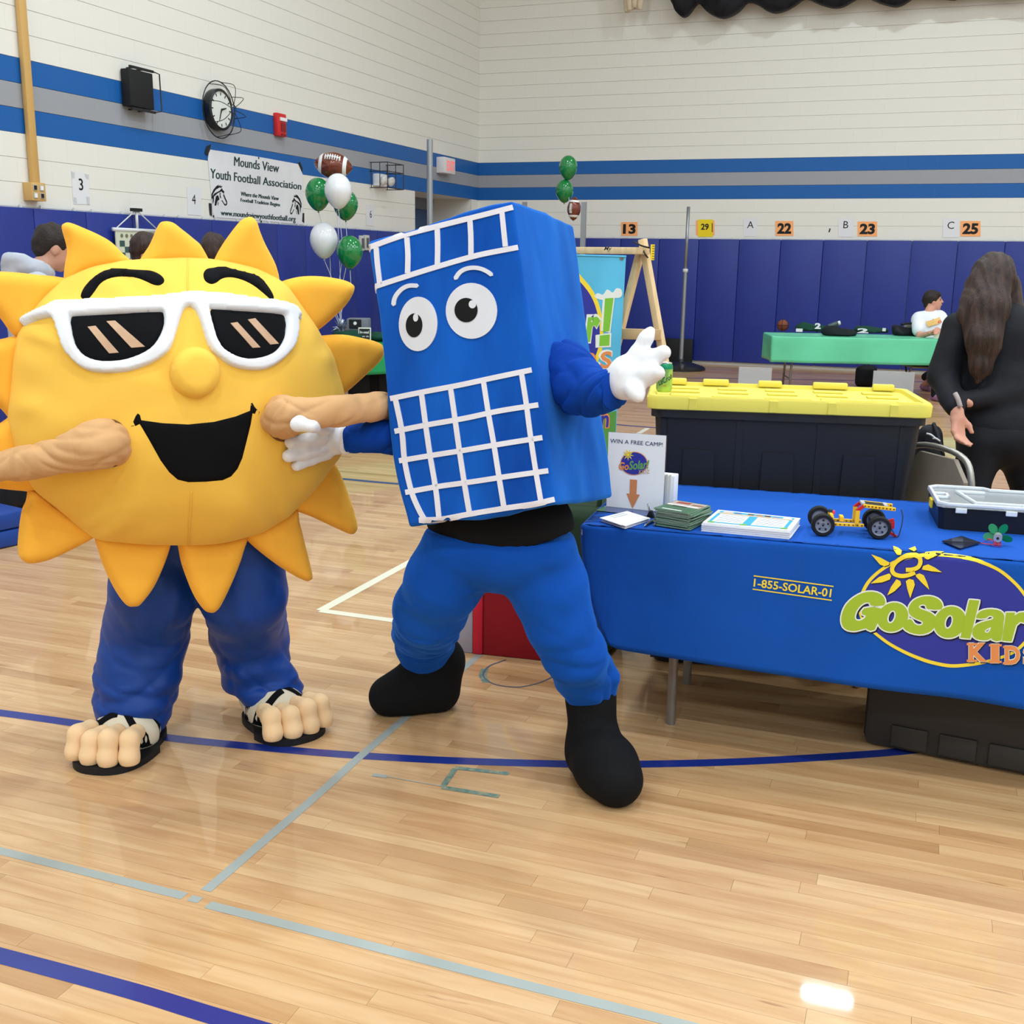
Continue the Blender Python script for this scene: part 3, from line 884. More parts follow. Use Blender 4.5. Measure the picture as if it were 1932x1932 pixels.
# --- sleeves
def sleeve(name, pts, m, parent, n=56, seg=26, amp=0.008, seed=1, cap=True, loc=None):
    """cloth tube; pts = (px, py, depth, radius px)"""
    P = np.array([np.append(dep(x, y, k), r*pxm(k)) for x, y, k, r in pts])
    S = spline(P, seg); W = wrinkle(1.0, 26.0, seed)
    b = MB(); b.tube(S[:, :3], S[:, 3], n, cap=cap)
    V = np.array(b.v); c = np.repeat(S[:, :3], n, 0); nr = V-c; ln = np.linalg.norm(nr, axis=1, keepdims=True)
    nr = nr/(ln+1e-9)
    ang = np.tile(np.arange(n)/n*2*math.pi, len(S)); tt = np.repeat(np.arange(len(S))/seg, n)
    d = W(V.astype(np.float32))*amp*0.28; rg_ = np.random.default_rng(seed)
    for j in range(4):
        aj = rg_.choice((-2, -1, 1, 2)); bj = rg_.uniform(1.2, 3.0); p1, p2, p3 = rg_.uniform(0, 6.28, 3)
        w_ = 0.8*np.sin(ang+p2+tt*0.8)+0.5*np.sin(tt*1.9+p3)
        msk = np.clip(0.35+np.sin(tt*1.3+p3+1.2*np.sin(ang+p1)), 0, 1)
        d = d - amp*0.55*msk*((1-np.abs(np.sin(0.5*(aj*ang*2+bj*tt*2)+p1+w_)))**2.6-0.22)
    b.v = [tuple(p) for p in V+nr*d[:, None]]
    return b.build(name, m, parent, True)
def surf_k(px, py):
    d = ray(px, py); h = SBVH.ray_cast(Vector(EYE), Vector(unit(d)))[0]
    return depth_of(np.array(h)) if h is not None else SUNK
kL = surf_k(225, 835)
sleeve('sleeve', [(216, 834, kL+.14, 42), (210, 835, kL+.04, 43), (192, 837, kL-.045, 44), (150, 848, kL-.06, 41), (105, 862, kL-.06, 36), (60, 872, kL-.05, 31), (10, 879, kL-.04, 29), (-60, 885, kL-.02, 28), (-110, 890, kL, 24)], TAN, sun, seed=3, amp=0.011)
kR = surf_k(512, 790)
sleeve('sleeve', [(526, 790, kR+.14, 40), (530, 789, kR+.04, 40), (542, 787, kR-.05, 38), (565, 780, kR-.07, 31), (620, 776, kR-.06, 28), (680, 770, kR, 28), (728, 768, kR+.10, 24)], TAN, sun, seed=5, amp=0.011)
seam_tube('arm_hole', [(207+33*math.cos(t), 836+42*math.sin(t)) for t in np.linspace(-1.7, 1.7, 12)], 0.006, mat('hole_trim_brown', (110, 72, 40), 0.8))
seam_tube('arm_hole', [(535-33*math.cos(t), 789+41*math.sin(t)) for t in np.linspace(-1.7, 1.7, 12)], 0.006, MATS['hole_trim_brown'])
# gloved hand of the raised arm behind the neighbour: palm, four fingers, thumb
kh = kR+.14
HP = lambda x, y, k=0.0: dep(x, y, kh+k)
u_ = pxm(kh)
hand = [('c', HP(720, 768), HP(752, 766), 22*u_, 22*u_), ('e', HP(765, 766), (28*u_, 26*u_, 14*u_), None)]
for (x0, y0, x1, y1, x2, y2, r) in ((775, 752, 800, 745, 815, 748, 7), (780, 762, 808, 758, 826, 762, 7.5), (780, 772, 806, 772, 822, 776, 7), (772, 782, 794, 786, 808, 790, 6), (750, 752, 756, 738, 766, 730, 7)):
    hand += [('c', HP(x0, y0), HP(x1, y1, .01), r*u_, r*u_*.95), ('c', HP(x1, y1, .01), HP(x2, y2, .03), r*u_*.95, r*u_*.8)]
blob_obj('hand', hand, TAN, sun, h=0.005, k=0.008)
kh2 = kL+.02
HQ = lambda x, y, k=0.0: dep(x, y, kh2+k)
u_ = pxm(kh2)
hand = [('c', HQ(-95, 889), HQ(-130, 894), 22*u_, 24*u_), ('e', HQ(-140, 896), (30*u_, 24*u_, 26*u_), None)]
for (x0, y0, x1, y1, x2, y2, r) in ((-155, 878, -185, 872, -202, 880, 7), (-158, 890, -190, 888, -208, 896, 7.5), (-156, 902, -186, 904, -204, 912, 7), (-150, 914, -176, 920, -190, 928, 6), (-130, 876, -136, 858, -148, 850, 7)):
    hand += [('c', HQ(x0, y0), HQ(x1, y1), r*u_, r*u_*.95), ('c', HQ(x1, y1), HQ(x2, y2), r*u_*.95, r*u_*.8)]
blob_obj('hand', hand, TAN, sun, h=0.006, k=0.008)

# --- trousers, one mesh
def px_limb(pts, kfun=None):
    """pts (px, py, depth, half width px) -> chain of rounded cones"""
    q = [(dep(x, y, k), r*pxm(k)) for x, y, k, r in pts]
    return [('c', a[0], b_[0], a[1], b_[1]) for a, b_ in zip(q, q[1:])]
gl = onz(205, 1440); gr = onz(545, 1392)
kl = depth_of(onz(262, 1395)); kr_ = depth_of(onz(500, 1360))
wr = wrinkle(0.0045, 21.0, 4, (1, 1, 1.7))
def low_folds(zc, a, f):
    def g(P):
        return wr(P)*(0.35+1.3*np.exp(-((P[..., 2]-zc)/0.13)**2)) + a*np.exp(-((P[..., 2]-zc)/0.1)**2)*np.sin(P[..., 2]*f+5*P[..., 0]+3*P[..., 1])
    return g
khip = SUNK+0.37
tr = [('e', dep(375, 1000, khip), (0.25, 0.15, 0.16), None)]
tr += px_limb([(300, 1010, khip, 80), (291, 1110, khip-.02, 79), (276, 1190, kl+.03, 77), (262, 1262, kl, 72), (255, 1310, kl, 70), (252, 1330, kl, 66)])
tr += px_limb([(450, 1010, khip, 82), (460, 1120, khip+.02, 78), (470, 1200, kr_+.02, 70), (482, 1262, kr_, 60), (512, 1300, kr_, 52), (520, 1308, kr_, 50)])
blob_obj('trousers', tr, NAVY, sun, h=0.009, k=0.03, disp=(lambda c_, l_: (lambda P: c_(P)+l_(P)))(creases(0.010, 26, 5, 0.14, 0.16, 0.25), low_folds(0.13, 0.001, 75.0)))

# --- sandals with foam toes
def sandal(heel, toe, w, toes_w):
    heel = np.array([heel[0], heel[1], 0]); toe = np.array([toe[0], toe[1], 0])
    d = unit(toe-heel); L = np.linalg.norm(toe-heel); sd = np.array([d[1], -d[0], 0])     # to the right of the toes
    R = np.stack((sd, d, np.array([0, 0, 1.0])), 1)
    at = lambda s_, t, z: heel+sd*s_+d*t+np.array([0, 0, z])
    # sole: rounded outline
    out = []
    for i in range(40):
        a = 2*math.pi*i/40; ca, sa = math.cos(a), math.sin(a)
        out.append(at(w*0.56*np.sign(ca)*abs(ca)**0.8*(1.0 if sa > 0 else 0.82), L*0.5+L*0.53*np.sign(sa)*abs(sa)**0.75, 0.0))
    b = MB(); b.prism(out, (0, 0, 1), 0.022); b.build('sole', SOLE, sun, 'auto')
    # upper
    up = [('c', at(0, L*0.10, 0.075), at(0, L*0.42, 0.06), w*0.36, w*0.38), ('e', at(0, L*0.42, 0.05), (w*0.49, w*0.40, 0.082), None)]
    cutz = lambda P: 0.018-P[..., 2]
    blob_obj('upper', up, STRAP_W, sun, h=0.007, k=0.03, cut=cutz)
    Vv, Qq = blob(up, 0.008, 0.03, None, cutz); bv = bvh_of(Vv, Qq)
    def strap(pts, wd):
        P = spline(np.array(pts), 8); V = []; 
        for i in range(len(P)):
            t = unit(P[min(i+1, len(P)-1)]-P[max(i-1, 0)])
            for s_ in (-0.5, -0.17, 0.17, 0.5):
                q = P[i]+np.cross(np.array([0, 0, 1.0]), t)*wd*s_
                h = bv.ray_cast(Vector((q[0], q[1], 0.5)), Vector((0, 0, -1)))
                if h[0] is None:
                    h = bv.find_nearest(Vector((q[0], q[1], 0.03)))
                V.append(np.array(h[0])+np.array(h[1])*0.003)
        Fc = [(i*4+k, (i+1)*4+k, (i+1)*4+k+1, i*4+k+1) for i in range(len(P)-1) for k in range(3)]
        b = MB(); b.add(V, Fc); o = b.build('strap_stripe', BLK_F, sun, True)
        so = o.modifiers.new('thick', 'SOLIDIFY'); so.thickness = 0.003
    for (s0, t0, s1, t1, s2, t2) in ((-.50, .56, -.28, .60, -.02, .50), (-.48, .36, -.26, .40, .0, .34), (.0, .56, .30, .58, .50, .46), (.02, .40, .28, .42, .48, .26)):
        strap([at(s0*w, t0*L, 0), at(s1*w, t1*L, 0), at(s2*w, t2*L, 0)], 0.020)
    # four toes
    for i in range(4):
        s_ = toes_w*(-0.5+(i+0.5)/4)
        t_ = L*(0.90 - 0.045*abs(i-1.4)**1.3)
        r = toes_w/8.4; zt_ = 0.125-r+0.006*math.sin(i*2.1)
        bb = [('c', at(s_*0.90, t_-0.06, zt_-.004), at(s_, t_, zt_), r*.96, r), ('c', at(s_, t_, zt_), at(s_*1.03, t_+0.016, 0.045), r, r*1.02), ('c', at(s_*1.03, t_+0.016, 0.045), at(s_*1.03, t_+0.014, 0.022+r*.35), r*1.02, r*.98)]
        blob_obj('toe', bb, TOEM, sun, h=0.0045, k=0.02, cut=lambda P: 0.022-P[..., 2])
tL = onz(180, 1460); hL = onz(283, 1372)
sandal(hL, tL, 0.225, 0.238)
tR = onz(576, 1400); hR = onz(487, 1342)
sandal(hR, tR, 0.225, 0.245)
# ================================================================== person in the blue solar-panel costume
PBL = mat('velour_blue', (16, 84, 176), 0.85, 0.12, sheen=0.9, tint=(70, 150, 235), var=0.30, vscale=4.5, bump=0.06, bscale=250, stretch=(1.3, 1.3, 0.35), fold=0.35, fscale=2.6, fstretch=(1, 1, .5), var2=(8, 62, 150))
PTR = mat('velour_blue_trousers', (14, 76, 172), 0.85, 0.12, sheen=0.7, tint=(60, 130, 225), var=0.14, vscale=4.0, fold=0.6, fscale=5.5, fstretch=(1, 1, 1.3), bump=0.05, bscale=250)
PSL = mat('velour_blue_sleeve', (8, 56, 146), 0.85, 0.12, sheen=0.5, tint=(40, 110, 210), var=0.12, vscale=5.0, fold=0.5, fscale=6.0, bump=0.05, bscale=250)
TAPE = mat('ribbon_white', (222, 218, 226), 0.8, 0.2, bump=0.05, bscale=400)
EYEW = mat('vinyl_white', (212, 212, 220), 0.6, 0.3)
EYEB = mat('vinyl_black', (10, 10, 12), 0.3, 0.25)
BLK = mat('knit_black', (18, 18, 20), 0.9, 0.2, bump=0.08, bscale=300)
GLV = mat('glove_white', (228, 228, 233), 0.85, 0.2, sheen=0.2, bump=0.06, bscale=250)
bs = 3.2/2.98
BC = EYE + (np.array([-1.0854, 2.784, 1.2778])-EYE)*bs
rv = np.array([-0.1415, -0.2334, -0.0967]); th = np.linalg.norm(rv); kx = rv/th
Kx = np.array([[0, -kx[2], kx[1]], [kx[2], 0, -kx[0]], [-kx[1], kx[0], 0]])
BR = np.eye(3)+math.sin(th)*Kx+(1-math.cos(th))*(Kx@Kx)
BW, BD, BH = 0.4215*bs+.012, 0.3775*bs, 0.7449*bs+.020
BC = BC+BR@np.array([-.005, 0, .007])
pan = thing('person', 'person in a tall blue box costume with big eyes, white gloves and black boots', 'person', (BC[0], BC[1], 0))
# soft foam box: subdivided, rounded, slightly sagging
bm = bmesh.new(); bmesh.ops.create_cube(bm, size=1.0)
for v in bm.verts: v.co = (v.co.x*BW, v.co.y*BD, v.co.z*BH)
bmesh.ops.bevel(bm, geom=bm.edges[:], offset=0.012, segments=3, profile=0.6, affect='EDGES')
for ax_, dim in ((0, BW), (1, BD), (2, BH)):
    nseg = int(dim/0.02)
    for k in range(1, nseg):
        co = [0, 0, 0]; co[ax_] = -dim/2+0.014+(dim-0.028)*k/nseg; no = [0, 0, 0]; no[ax_] = 1
        bmesh.ops.bisect_plane(bm, geom=bm.verts[:]+bm.edges[:]+bm.faces[:], plane_co=co, plane_no=no)
wv = wrinkle(1.0, 9.0, 11, (1, 1, 0.7)); wv2 = wrinkle(1.0, 24.0, 12, (1.6, 1.6, 0.8))
bm.normal_update()
Vb = np.array([tuple(v.co) for v in bm.verts]); Nb = np.array([tuple(v.normal) for v in bm.verts])
d = wv(Vb.astype(np.float32))*0.0045 + wv2(Vb.astype(np.float32))*0.0014
Vb = Vb+Nb*d[:, None]
fx, fz = Vb[:, 0]/BW+0.5, Vb[:, 2]/BH+0.5          # 0..1 from left to right, bottom to top
Vb[:, 1] -= 0.012*np.sin(np.clip(fx, 0, 1)*math.pi)*np.sin(np.clip(fz, 0, 1)*math.pi)*(Vb[:, 1] < 0)   # front panel bulges a little
Vb[:, 0] -= 0.030*np.sin(np.clip(fz/0.95, 0, 1)*math.pi)**1.2*(1-fx)*np.clip((0.75-fz)*2, 0, 1)         # left edge bows out
Vb[:, 2] += 0.006*np.sin(fx*9)*(fz < .5)
Fb = [tuple(v.index for v in f.verts) for f in bm.faces]; bm.free()
VW = Vb@BR.T+BC
b = MB(); b.add(VW, Fb); b.build('panel_box', PBL, pan, True)
PBV = bvh_of(VW, Fb); on_pan = bvh_place(PBV); on_pan.c = (870, 700)
def nearest_if_off(P):   # ribbons stop at the front edge of the box
    return on_pan(P)
def panel_strip(px, w):
    P = spline(np.array(px, float), 8); L = []; Rr = []
    for i in range(len(P)):
        t = unit(P[min(i+1, len(P)-1)]-P[max(i-1, 0)]); nn = np.array([-t[1], t[0]])
        L.append(P[i]+nn*w/2); Rr.append(P[i]-nn*w/2)
    puff([np.array(L+Rr[::-1])], on_pan, 5.0, 0.0028, 0.003, 1.5, 'grid_tape', TAPE, pan, flat=True)
CB = lambda L: [(660+x*.34676, 370+y*.34676) for x, y in L]
vert_t = [[(145, 280), (152, 370), (165, 480)], [(312, 225), (318, 320), (316, 420)], [(477, 165), (480, 270), (478, 380)], [(655, 130), (660, 220), (661, 320)], [(828, 80), (838, 180), (848, 275)]]
vert_b = [[(248, 1095), (285, 1280), (300, 1440), (335, 1600), (375, 1700), (415, 1772)], [(392, 1075), (415, 1250), (440, 1420), (470, 1600), (487, 1755)], [(549, 1040), (575, 1220), (600, 1400), (628, 1580), (655, 1740)], [(727, 1000), (755, 1180), (785, 1350), (815, 1540), (842, 1705)], [(935, 960), (960, 1120), (985, 1310), (1012, 1490), (1042, 1670)]]
for L in vert_t+vert_b: panel_strip(CB(L), 9.5)
hor = [[(100, 282), (300, 212), (500, 160), (700, 110), (886, 62)], [(122, 498), (300, 440), (500, 378), (700, 322), (913, 280)],
       [(222, 1102), (420, 1062), (600, 1028), (800, 985), (990, 946)], [(246, 1280), (420, 1245), (620, 1210), (820, 1168), (1026, 1136)],
       [(270, 1440), (450, 1410), (640, 1380), (850, 1345), (1048, 1314)], [(304, 1612), (480, 1580), (660, 1555), (860, 1525), (1080, 1494)],
       [(378, 1762), (500, 1757), (650, 1730), (850, 1697), (1000, 1675), (1112, 1650)]]
for L in hor: panel_strip(CB(L), 10.0)
def ellipse_px(c, rx, ry, ang=0, n=40):
    a = np.linspace(0, 2*math.pi, n, endpoint=False); ca, sa = math.cos(ang), math.sin(ang)
    x, y = rx*np.cos(a), ry*np.sin(a)
    return np.stack((c[0]+x*ca-y*sa, c[1]+x*sa+y*ca), 1)
for (ec, er, pc, pr, gc, gr_, ang) in (((374, 696), (104, 148), (354, 704), (45, 65), (364, 662), (14, 22), 0.03), ((664, 625), (139, 152), (636, 621), (62, 66), (671, 590), (20, 22), 0.0)):
    e = puff([ellipse_px(CB([ec])[0], er[0]*.34676, er[1]*.34676, ang)], on_pan, 6.0, 0.003, 0.003, 1.5, 'eye', EYEW, pan, flat=True)
    lift = bvh_place(PBV, 0.0032)
    puff([ellipse_px(CB([pc])[0], pr[0]*.34676, pr[1]*.34676, ang)], lift, 4.0, 0.0012, 0.002, 1.5, 'pupil', EYEB, e, flat=True)
    lift = bvh_place(PBV, 0.0046)
    puff([ellipse_px(CB([gc])[0], gr_[0]*.34676, gr_[1]*.34676, ang, 20)], lift, 2.5, 0.0009, 0.002, 1.0, 'glint', EYEW, e, flat=True)
for L in ([(240, 590), (245, 560), (262, 530), (290, 503), (325, 488), (368, 488)], [(577, 448), (598, 418), (630, 398), (672, 390), (715, 396), (750, 412), (772, 428)]):
    P = spline(np.array(CB(L)), 6); w = 8.0; A = []; B_ = []
    for i in range(len(P)):
        t = unit(P[min(i+1, len(P)-1)]-P[max(i-1, 0)]); nn = np.array([-t[1], t[0]]); A.append(P[i]+nn*w/2); B_.append(P[i]-nn*w/2)
    t0, t1 = unit(P[1]-P[0]), unit(P[-1]-P[-2])
    puff([np.array(A+[P[-1]+t1*3.4]+B_[::-1]+[P[0]-t0*3.4])], on_pan, 3.5, 0.003, 0.003, 1.5, 'eyebrow', EYEW, pan, flat=True)

# --- trousers, shirt hem, boots
kb_l = depth_of(onz(800, 1345)); kb_r = depth_of(onz(1135, 1440))
kw = 3.30
bx = rotz(math.radians(-10))
wp = wrinkle(0.004, 20.0, 21, (1, 1, 1.6))
def pfolds(P):
    z = P[..., 2]; x = P[..., 0]
    env = np.exp(-((z-0.30)/0.12)**2)
    return wp(P)*(0.3+0.9*env) + 0.007*env*np.sin(z*88+8*x+2.0*np.sin(14*P[..., 1]+6*x))
tr = [('e', dep(941, 1035, kw), (0.236, 0.165, 0.13), bx)]
tr += px_limb([(862, 1040, kw, 70), (838, 1095, kw+.04, 71), (812, 1150, kw+.16, 66), (800, 1195, kb_l-.06, 56), (800, 1222, kb_l-.02, 49), (800, 1226, kb_l, 48)])
tr += px_limb([(1012, 1040, kw-.02, 74), (1036, 1110, kw-.02, 71), (1058, 1180, kw, 60), (1085, 1235, kw+.04, 57), (1104, 1275, kb_r-.10, 54), (1110, 1285, kb_r-.10, 50)])
top = dep(941, 1002, kw)[2]
blob_obj('trousers', tr, PTR, pan, h=0.009, k=0.035, disp=(lambda c_: (lambda P: c_(P)+0.45*pfolds(P)))(creases(0.013, 24, 9, 0.30, 0.15, 0.12)), cut=lambda P: P[..., 2]-top-0.004)
hem = [('e', dep(941, 985, kw), (0.240, 0.170, 0.16), bx)]
zt = dep(941, 1012, kw)[2]
blob_obj('shirt_hem', hem, BLK, pan, h=0.012, k=0, cut=lambda P: np.maximum(zt-0.01+0.10*(P[..., 0]-BC[0])**2*8-P[..., 2], P[..., 2]-zt-0.17))
sole_cut = lambda P: 0.002-P[..., 2]
# left boot (toes to the viewer's left), right boot (toes towards the viewer)
def boot(shaft, ankle, heel, toe, r_sh, r_an, r_he, r_to):
    heel = np.array([*heel[:2], r_he*0.9]); toe = np.array([*toe[:2], r_to*0.82])
    mid = heel*0.45+toe*0.55; mid[2] = max(heel[2], toe[2])*1.12
    pr = [('c', shaft, ankle, r_sh, r_an), ('c', ankle, heel, r_an, r_he), ('c', ankle, mid, r_an*.95, r_to*1.0), ('c', heel, mid, r_he, r_to), ('c', mid, toe, r_to, r_to*.95)]
    return blob_obj('boot', pr, BLK, pan, h=0.009, k=0.04, cut=sole_cut)
hl, tl = onz(822, 1335), onz(735, 1345)
boot(dep(803, 1225, kb_l), np.array([hl[0]+.0, hl[1]+.02, 0.17]), hl, tl, 46*pxm(kb_l), 45*pxm(kb_l), 42*pxm(kb_l), 41*pxm(kb_l))
hr_, tr_ = onz(1118, 1462), onz(1160, 1512)
kr2 = depth_of(onz(1118, 1462))
boot(dep(1112, 1280, kb_r-.08), dep(1120, 1400, kr2-.02), hr_, tr_, 50*pxm(kb_r), 43*pxm(kr2), 46*pxm(kr2), 52*pxm(kr2))

# --- raised arm and glove on the viewer's right
def pan_k(px, py):
    h = PBV.ray_cast(Vector(EYE), Vector(unit(ray(px, py))))[0]; return depth_of(np.array(h))
kA = pan_k(1062, 700)
sleeve('sleeve', [(1050, 690, kA+.14, 52), (1062, 702, kA+.02, 60), (1082, 722, kA-.04, 57), (1106, 737, kA-.10, 50), (1130, 741, kA-.15, 44), (1150, 739, kA-.19, 40), (1162, 738, kA-.205, 37)], PSL, pan, n=64, seed=9, amp=0.014, cap=True)
kG = kA-.21
G = lambda x, y, k=0.0: dep(1020+x*.1449, 580+y*.1449, kG+k)
u_ = pxm(kG)*.1449
gl_ = [('e', G(1130, 900), (240*u_, 150*u_, 275*u_), None), ('c', G(960, 960, .02), G(1120, 880), 165*u_, 220*u_), ('c', G(1080, 1040), G(1180, 1000), 150*u_, 150*u_),
       ('c', G(1230, 690), G(1270, 590, -.01), 110*u_, 95*u_), ('c', G(1270, 590, -.01), G(1375, 400, -.02), 95*u_, 78*u_), ('c', G(1375, 400, -.02), G(1428, 310, -.015), 78*u_, 64*u_),
       ('c', G(1280, 740), G(1450, 680, -.03), 120*u_, 98*u_), ('c', G(1450, 680, -.03), G(1595, 590, -.05), 98*u_, 98*u_),
       ('c', G(1250, 930), G(1400, 890, -.05), 125*u_, 110*u_), ('c', G(1400, 890, -.05), G(1530, 850, -.08), 110*u_, 90*u_),
       ('c', G(1150, 1040), G(1230, 1090, -.05), 100*u_, 88*u_), ('c', G(1230, 1090, -.05), G(1275, 1170, -.07), 88*u_, 80*u_)]
wg = wrinkle(0.0012, 55.0, 31)
blob_obj('glove', gl_, GLV, pan, h=0.005, k=0.022, disp=wg)
b = MB(); cuffp = []
# --- lower arm reaching to the sun costume, with glove
kS = surf_k(600, 840)
sleeve('sleeve', [(790, 822, kS+.02, 36), (760, 825, kS-.02, 35), (730, 824, kS-.05, 33), (700, 826, kS-.06, 29), (670, 829, kS-.06, 25), (655, 830, kS-.055, 23)], PSL, pan, seed=13, amp=0.007)
G2 = lambda x, y, k=0.0: dep(480+x*.16563, 700+y*.16563, kS-.06+k)
u_ = pxm(kS)*.16563
P2 = lambda x, y, r: G2(x, y)
def g2(x, y, r, over=False):      # fingers lie on the sun's cheek
    px, py = 480+x*.16563, 700+y*.16563
    h = SBVH.ray_cast(Vector(EYE), Vector(unit(ray(px, py))))[0]
    k = depth_of(np.array(h))-r*u_ if h is not None else kS-.05
    if over: k = min(k, kR-.135)
    return dep(px, py, min(k, kS+.02))
gl_ = [('c', g2(1050, 700, 110), g2(1040, 880, 110), 70*u_, 70*u_), ('e', g2(880, 800, 110), (215*u_, 120*u_, 160*u_), None), ('e', g2(980, 790, 110), (120*u_, 110*u_, 160*u_), None),
       ('c', g2(830, 640, 90), g2(640, 630, 70, True), 85*u_, 62*u_), ('c', g2(640, 630, 70, True), g2(520, 600, 85, True), 62*u_, 78*u_), ('c', g2(520, 600, 85, True), g2(485, 610, 80, True), 78*u_, 68*u_),
       ('c', g2(760, 760, 90), g2(560, 790, 75), 90*u_, 72*u_), ('c', g2(560, 790, 75), g2(415, 812, 72), 72*u_, 68*u_),
       ('c', g2(760, 880, 90), g2(560, 930, 78), 90*u_, 78*u_), ('c', g2(560, 930, 78), g2(390, 970, 76), 78*u_, 74*u_),
       ('c', g2(820, 940, 80), g2(650, 1010, 70), 80*u_, 68*u_), ('c', g2(650, 1010, 70), g2(480, 1080, 66), 68*u_, 60*u_)]
glv2 = blob_obj('glove', gl_, GLV, pan, h=0.0042, k=0.009, disp=wg)
# ================================================================== display table with the blue cloth
TA = math.radians(3.6)
TX = np.array([math.cos(TA), math.sin(TA), 0]); TY = np.array([-math.sin(TA), math.cos(TA), 0]); ZZ = np.array([0, 0, 1.0])
T0 = np.array([-1.0, 3.328, 0.0]); TW, TD, TZ = 1.83, 0.79, 0.75
tp = lambda x, y, z: T0+TX*x+TY*y+ZZ*z
TR3 = np.stack((TX, TY, ZZ), 1)
CLOTH = mat('cloth_royal_blue', (20, 80, 172), 0.85, 0.15, sheen=0.2, var=0.05, vscale=4, bump=0.08, bscale=400, fold=0.4, fscale=2.0, fstretch=(1, 1, .8))
STEEL = mat('satin_steel', (150, 150, 150), 0.3, metal=0.9)
GREYT = mat('table_leg_grey', (128, 122, 116), 0.4, 0.5, metal=0.4)
tbl = thing('folding_table', 'long folding table with grey tube legs under the royal blue cloth', 'table', tp(TW/2, TD/2, 0))
b = MB(); b.box(tp(TW/2, TD/2, 0.725), (TW-.01, TD-.01, 0.04), TR3, bev=0.012); b.build('tabletop', mat('table_plastic', (190, 188, 182), 0.6), tbl, 'auto')
LX = (onz(1265, 1365)-T0)@TX; LY = (onz(1265, 1365)-T0)@TY
for sx in (LX, TW-LX):
    for sy in (LY, TD-LY*.6):
        b = MB(); b.cyl(tp(sx, sy, 0.0), tp(sx, sy, 0.30), 0.0165, n=14); b.cyl(tp(sx, sy, 0.30), tp(sx, sy, 0.325), 0.0165, 0.012, n=14); b.cyl(tp(sx, sy, 0.32), tp(sx, sy, 0.71), 0.012, n=12)
        b.build('leg', GREYT, tbl, 'auto')
    b = MB(); b.cyl(tp(sx, LY, 0.42), tp(sx, TD-LY*.6, 0.42), 0.01); b.build('stretcher', GREYT, tbl, 'auto')
# cloth: rounded rectangle of rings falling over the edge
def rrect(w, d, r, n_c=8, step=0.02):
    P = []
    for (cx, cy, a0) in ((w-r, r, -90), (w-r, d-r, 0), (r, d-r, 90), (r, r, 180)):
        for k in range(n_c): 
            a = math.radians(a0+90*k/n_c); P.append((cx+r*math.cos(a), cy+r*math.sin(a)))
    return resample(P, step)
def draped(w, d, top, drop, to3, r=0.03, amp=0.012, seed=1, freq=9.0, step=0.02, nd=22, lean=0.0, tuck=0.0):
    P = rrect(w, d, r, step=step); n = len(P); c = np.array([w/2, d/2]); V = []
    nx = np.roll(P, -1, 0)-np.roll(P, 1, 0); nx /= np.linalg.norm(nx, axis=1)[:, None]; N2 = np.stack((nx[:, 1], -nx[:, 0]), 1)
    s = np.concatenate(([0], np.cumsum(np.linalg.norm(np.diff(P, axis=0), axis=1))))
    rg = np.random.default_rng(seed); ph = rg.uniform(0, 6.28, 6)
    wave = np.sin(s*freq+ph[0]+1.3*np.sin(s*freq*0.37+ph[1]))+0.5*np.sin(s*freq*2.1+ph[2]+np.sin(s*3+ph[3]))
    dr = drop(P, s) if callable(drop) else np.full(n, drop)
    rings = [(0.0, 0), (0.5, 0), (0.9, 0), (0.985, 0)]
    V = [to3(c[0], c[1], top)]
    for f, _ in rings[1:]: V += [to3(*(c+(p-c)*f), top) for p in P]
    R_ = 0.014
    for a in (0, 30, 60, 90):
        a = math.radians(a)
        V += [to3(*(p-q*R_+q*R_*math.sin(a)), top-R_+R_*math.cos(a)) for p, q in zip(P, N2)]
    for k in range(1, nd+1):
        t = k/nd
        for p, q, wv_, dd in zip(P, N2, wave, dr):
            cor = min(1.0, (abs(p[0])+abs(p[1]))/0.25) if tuck else 1.0
            o = amp*wv_*t**1.3+lean*t
            V.append(to3(*(p+q*o+np.array([tuck*(1-cor)*t*t, 0])), top-R_-(dd-R_)*t))
    Fc = [(0, 1+i, 1+(i+1) % n) for i in range(n)]
    rows = (len(V)-1)//n
    for k in range(rows-1):
        for i in range(n):
            a, b_ = 1+k*n+i, 1+k*n+(i+1) % n
            Fc.append((a, a+n, b_+n, b_))
    return np.array(V), Fc
def drop_blue(P, s):
    return np.where(P[:, 1] < 0.1, 0.418+0.035*np.clip(P[:, 0]/1.3, 0, 1)-0.03*np.exp(-P[:, 0]/0.05), 0.42)
VC, FC = draped(TW, TD, TZ, drop_blue, tp, amp=0.010, seed=3, freq=6.5, lean=-0.012, tuck=0.09)
b = MB(); b.add(VC, FC); cloth = b.build('tablecloth', CLOTH, None, True, loc=tp(TW/2, TD/2, 0.3))
tag(cloth, 'royal blue tablecloth printed with a sun logo, draped over the folding table', 'tablecloth')
so = cloth.modifiers.new('thick', 'SOLIDIFY'); so.thickness = 0.0015; so.offset = -1
CBV = bvh_of(VC, FC)
def cl(lift): return bvh_place(CBV, lift)
PR = lambda n, c: mat(n, c, 0.55, 0.3)
def print_px(loops, lift, name, m, parent, bvh=None, step=9.0, smooth_=0):
    if smooth_: loops = [spline(np.array(L, float), smooth_, True) for L in loops]
    P, T, d = fill2d([np.array(L, float) for L in loops], step)
    Q, N_ = bvh_place(bvh or CBV, lift)(P)
    b = MB(); b.add(Q, T); o = b.build(name, m, parent); return o
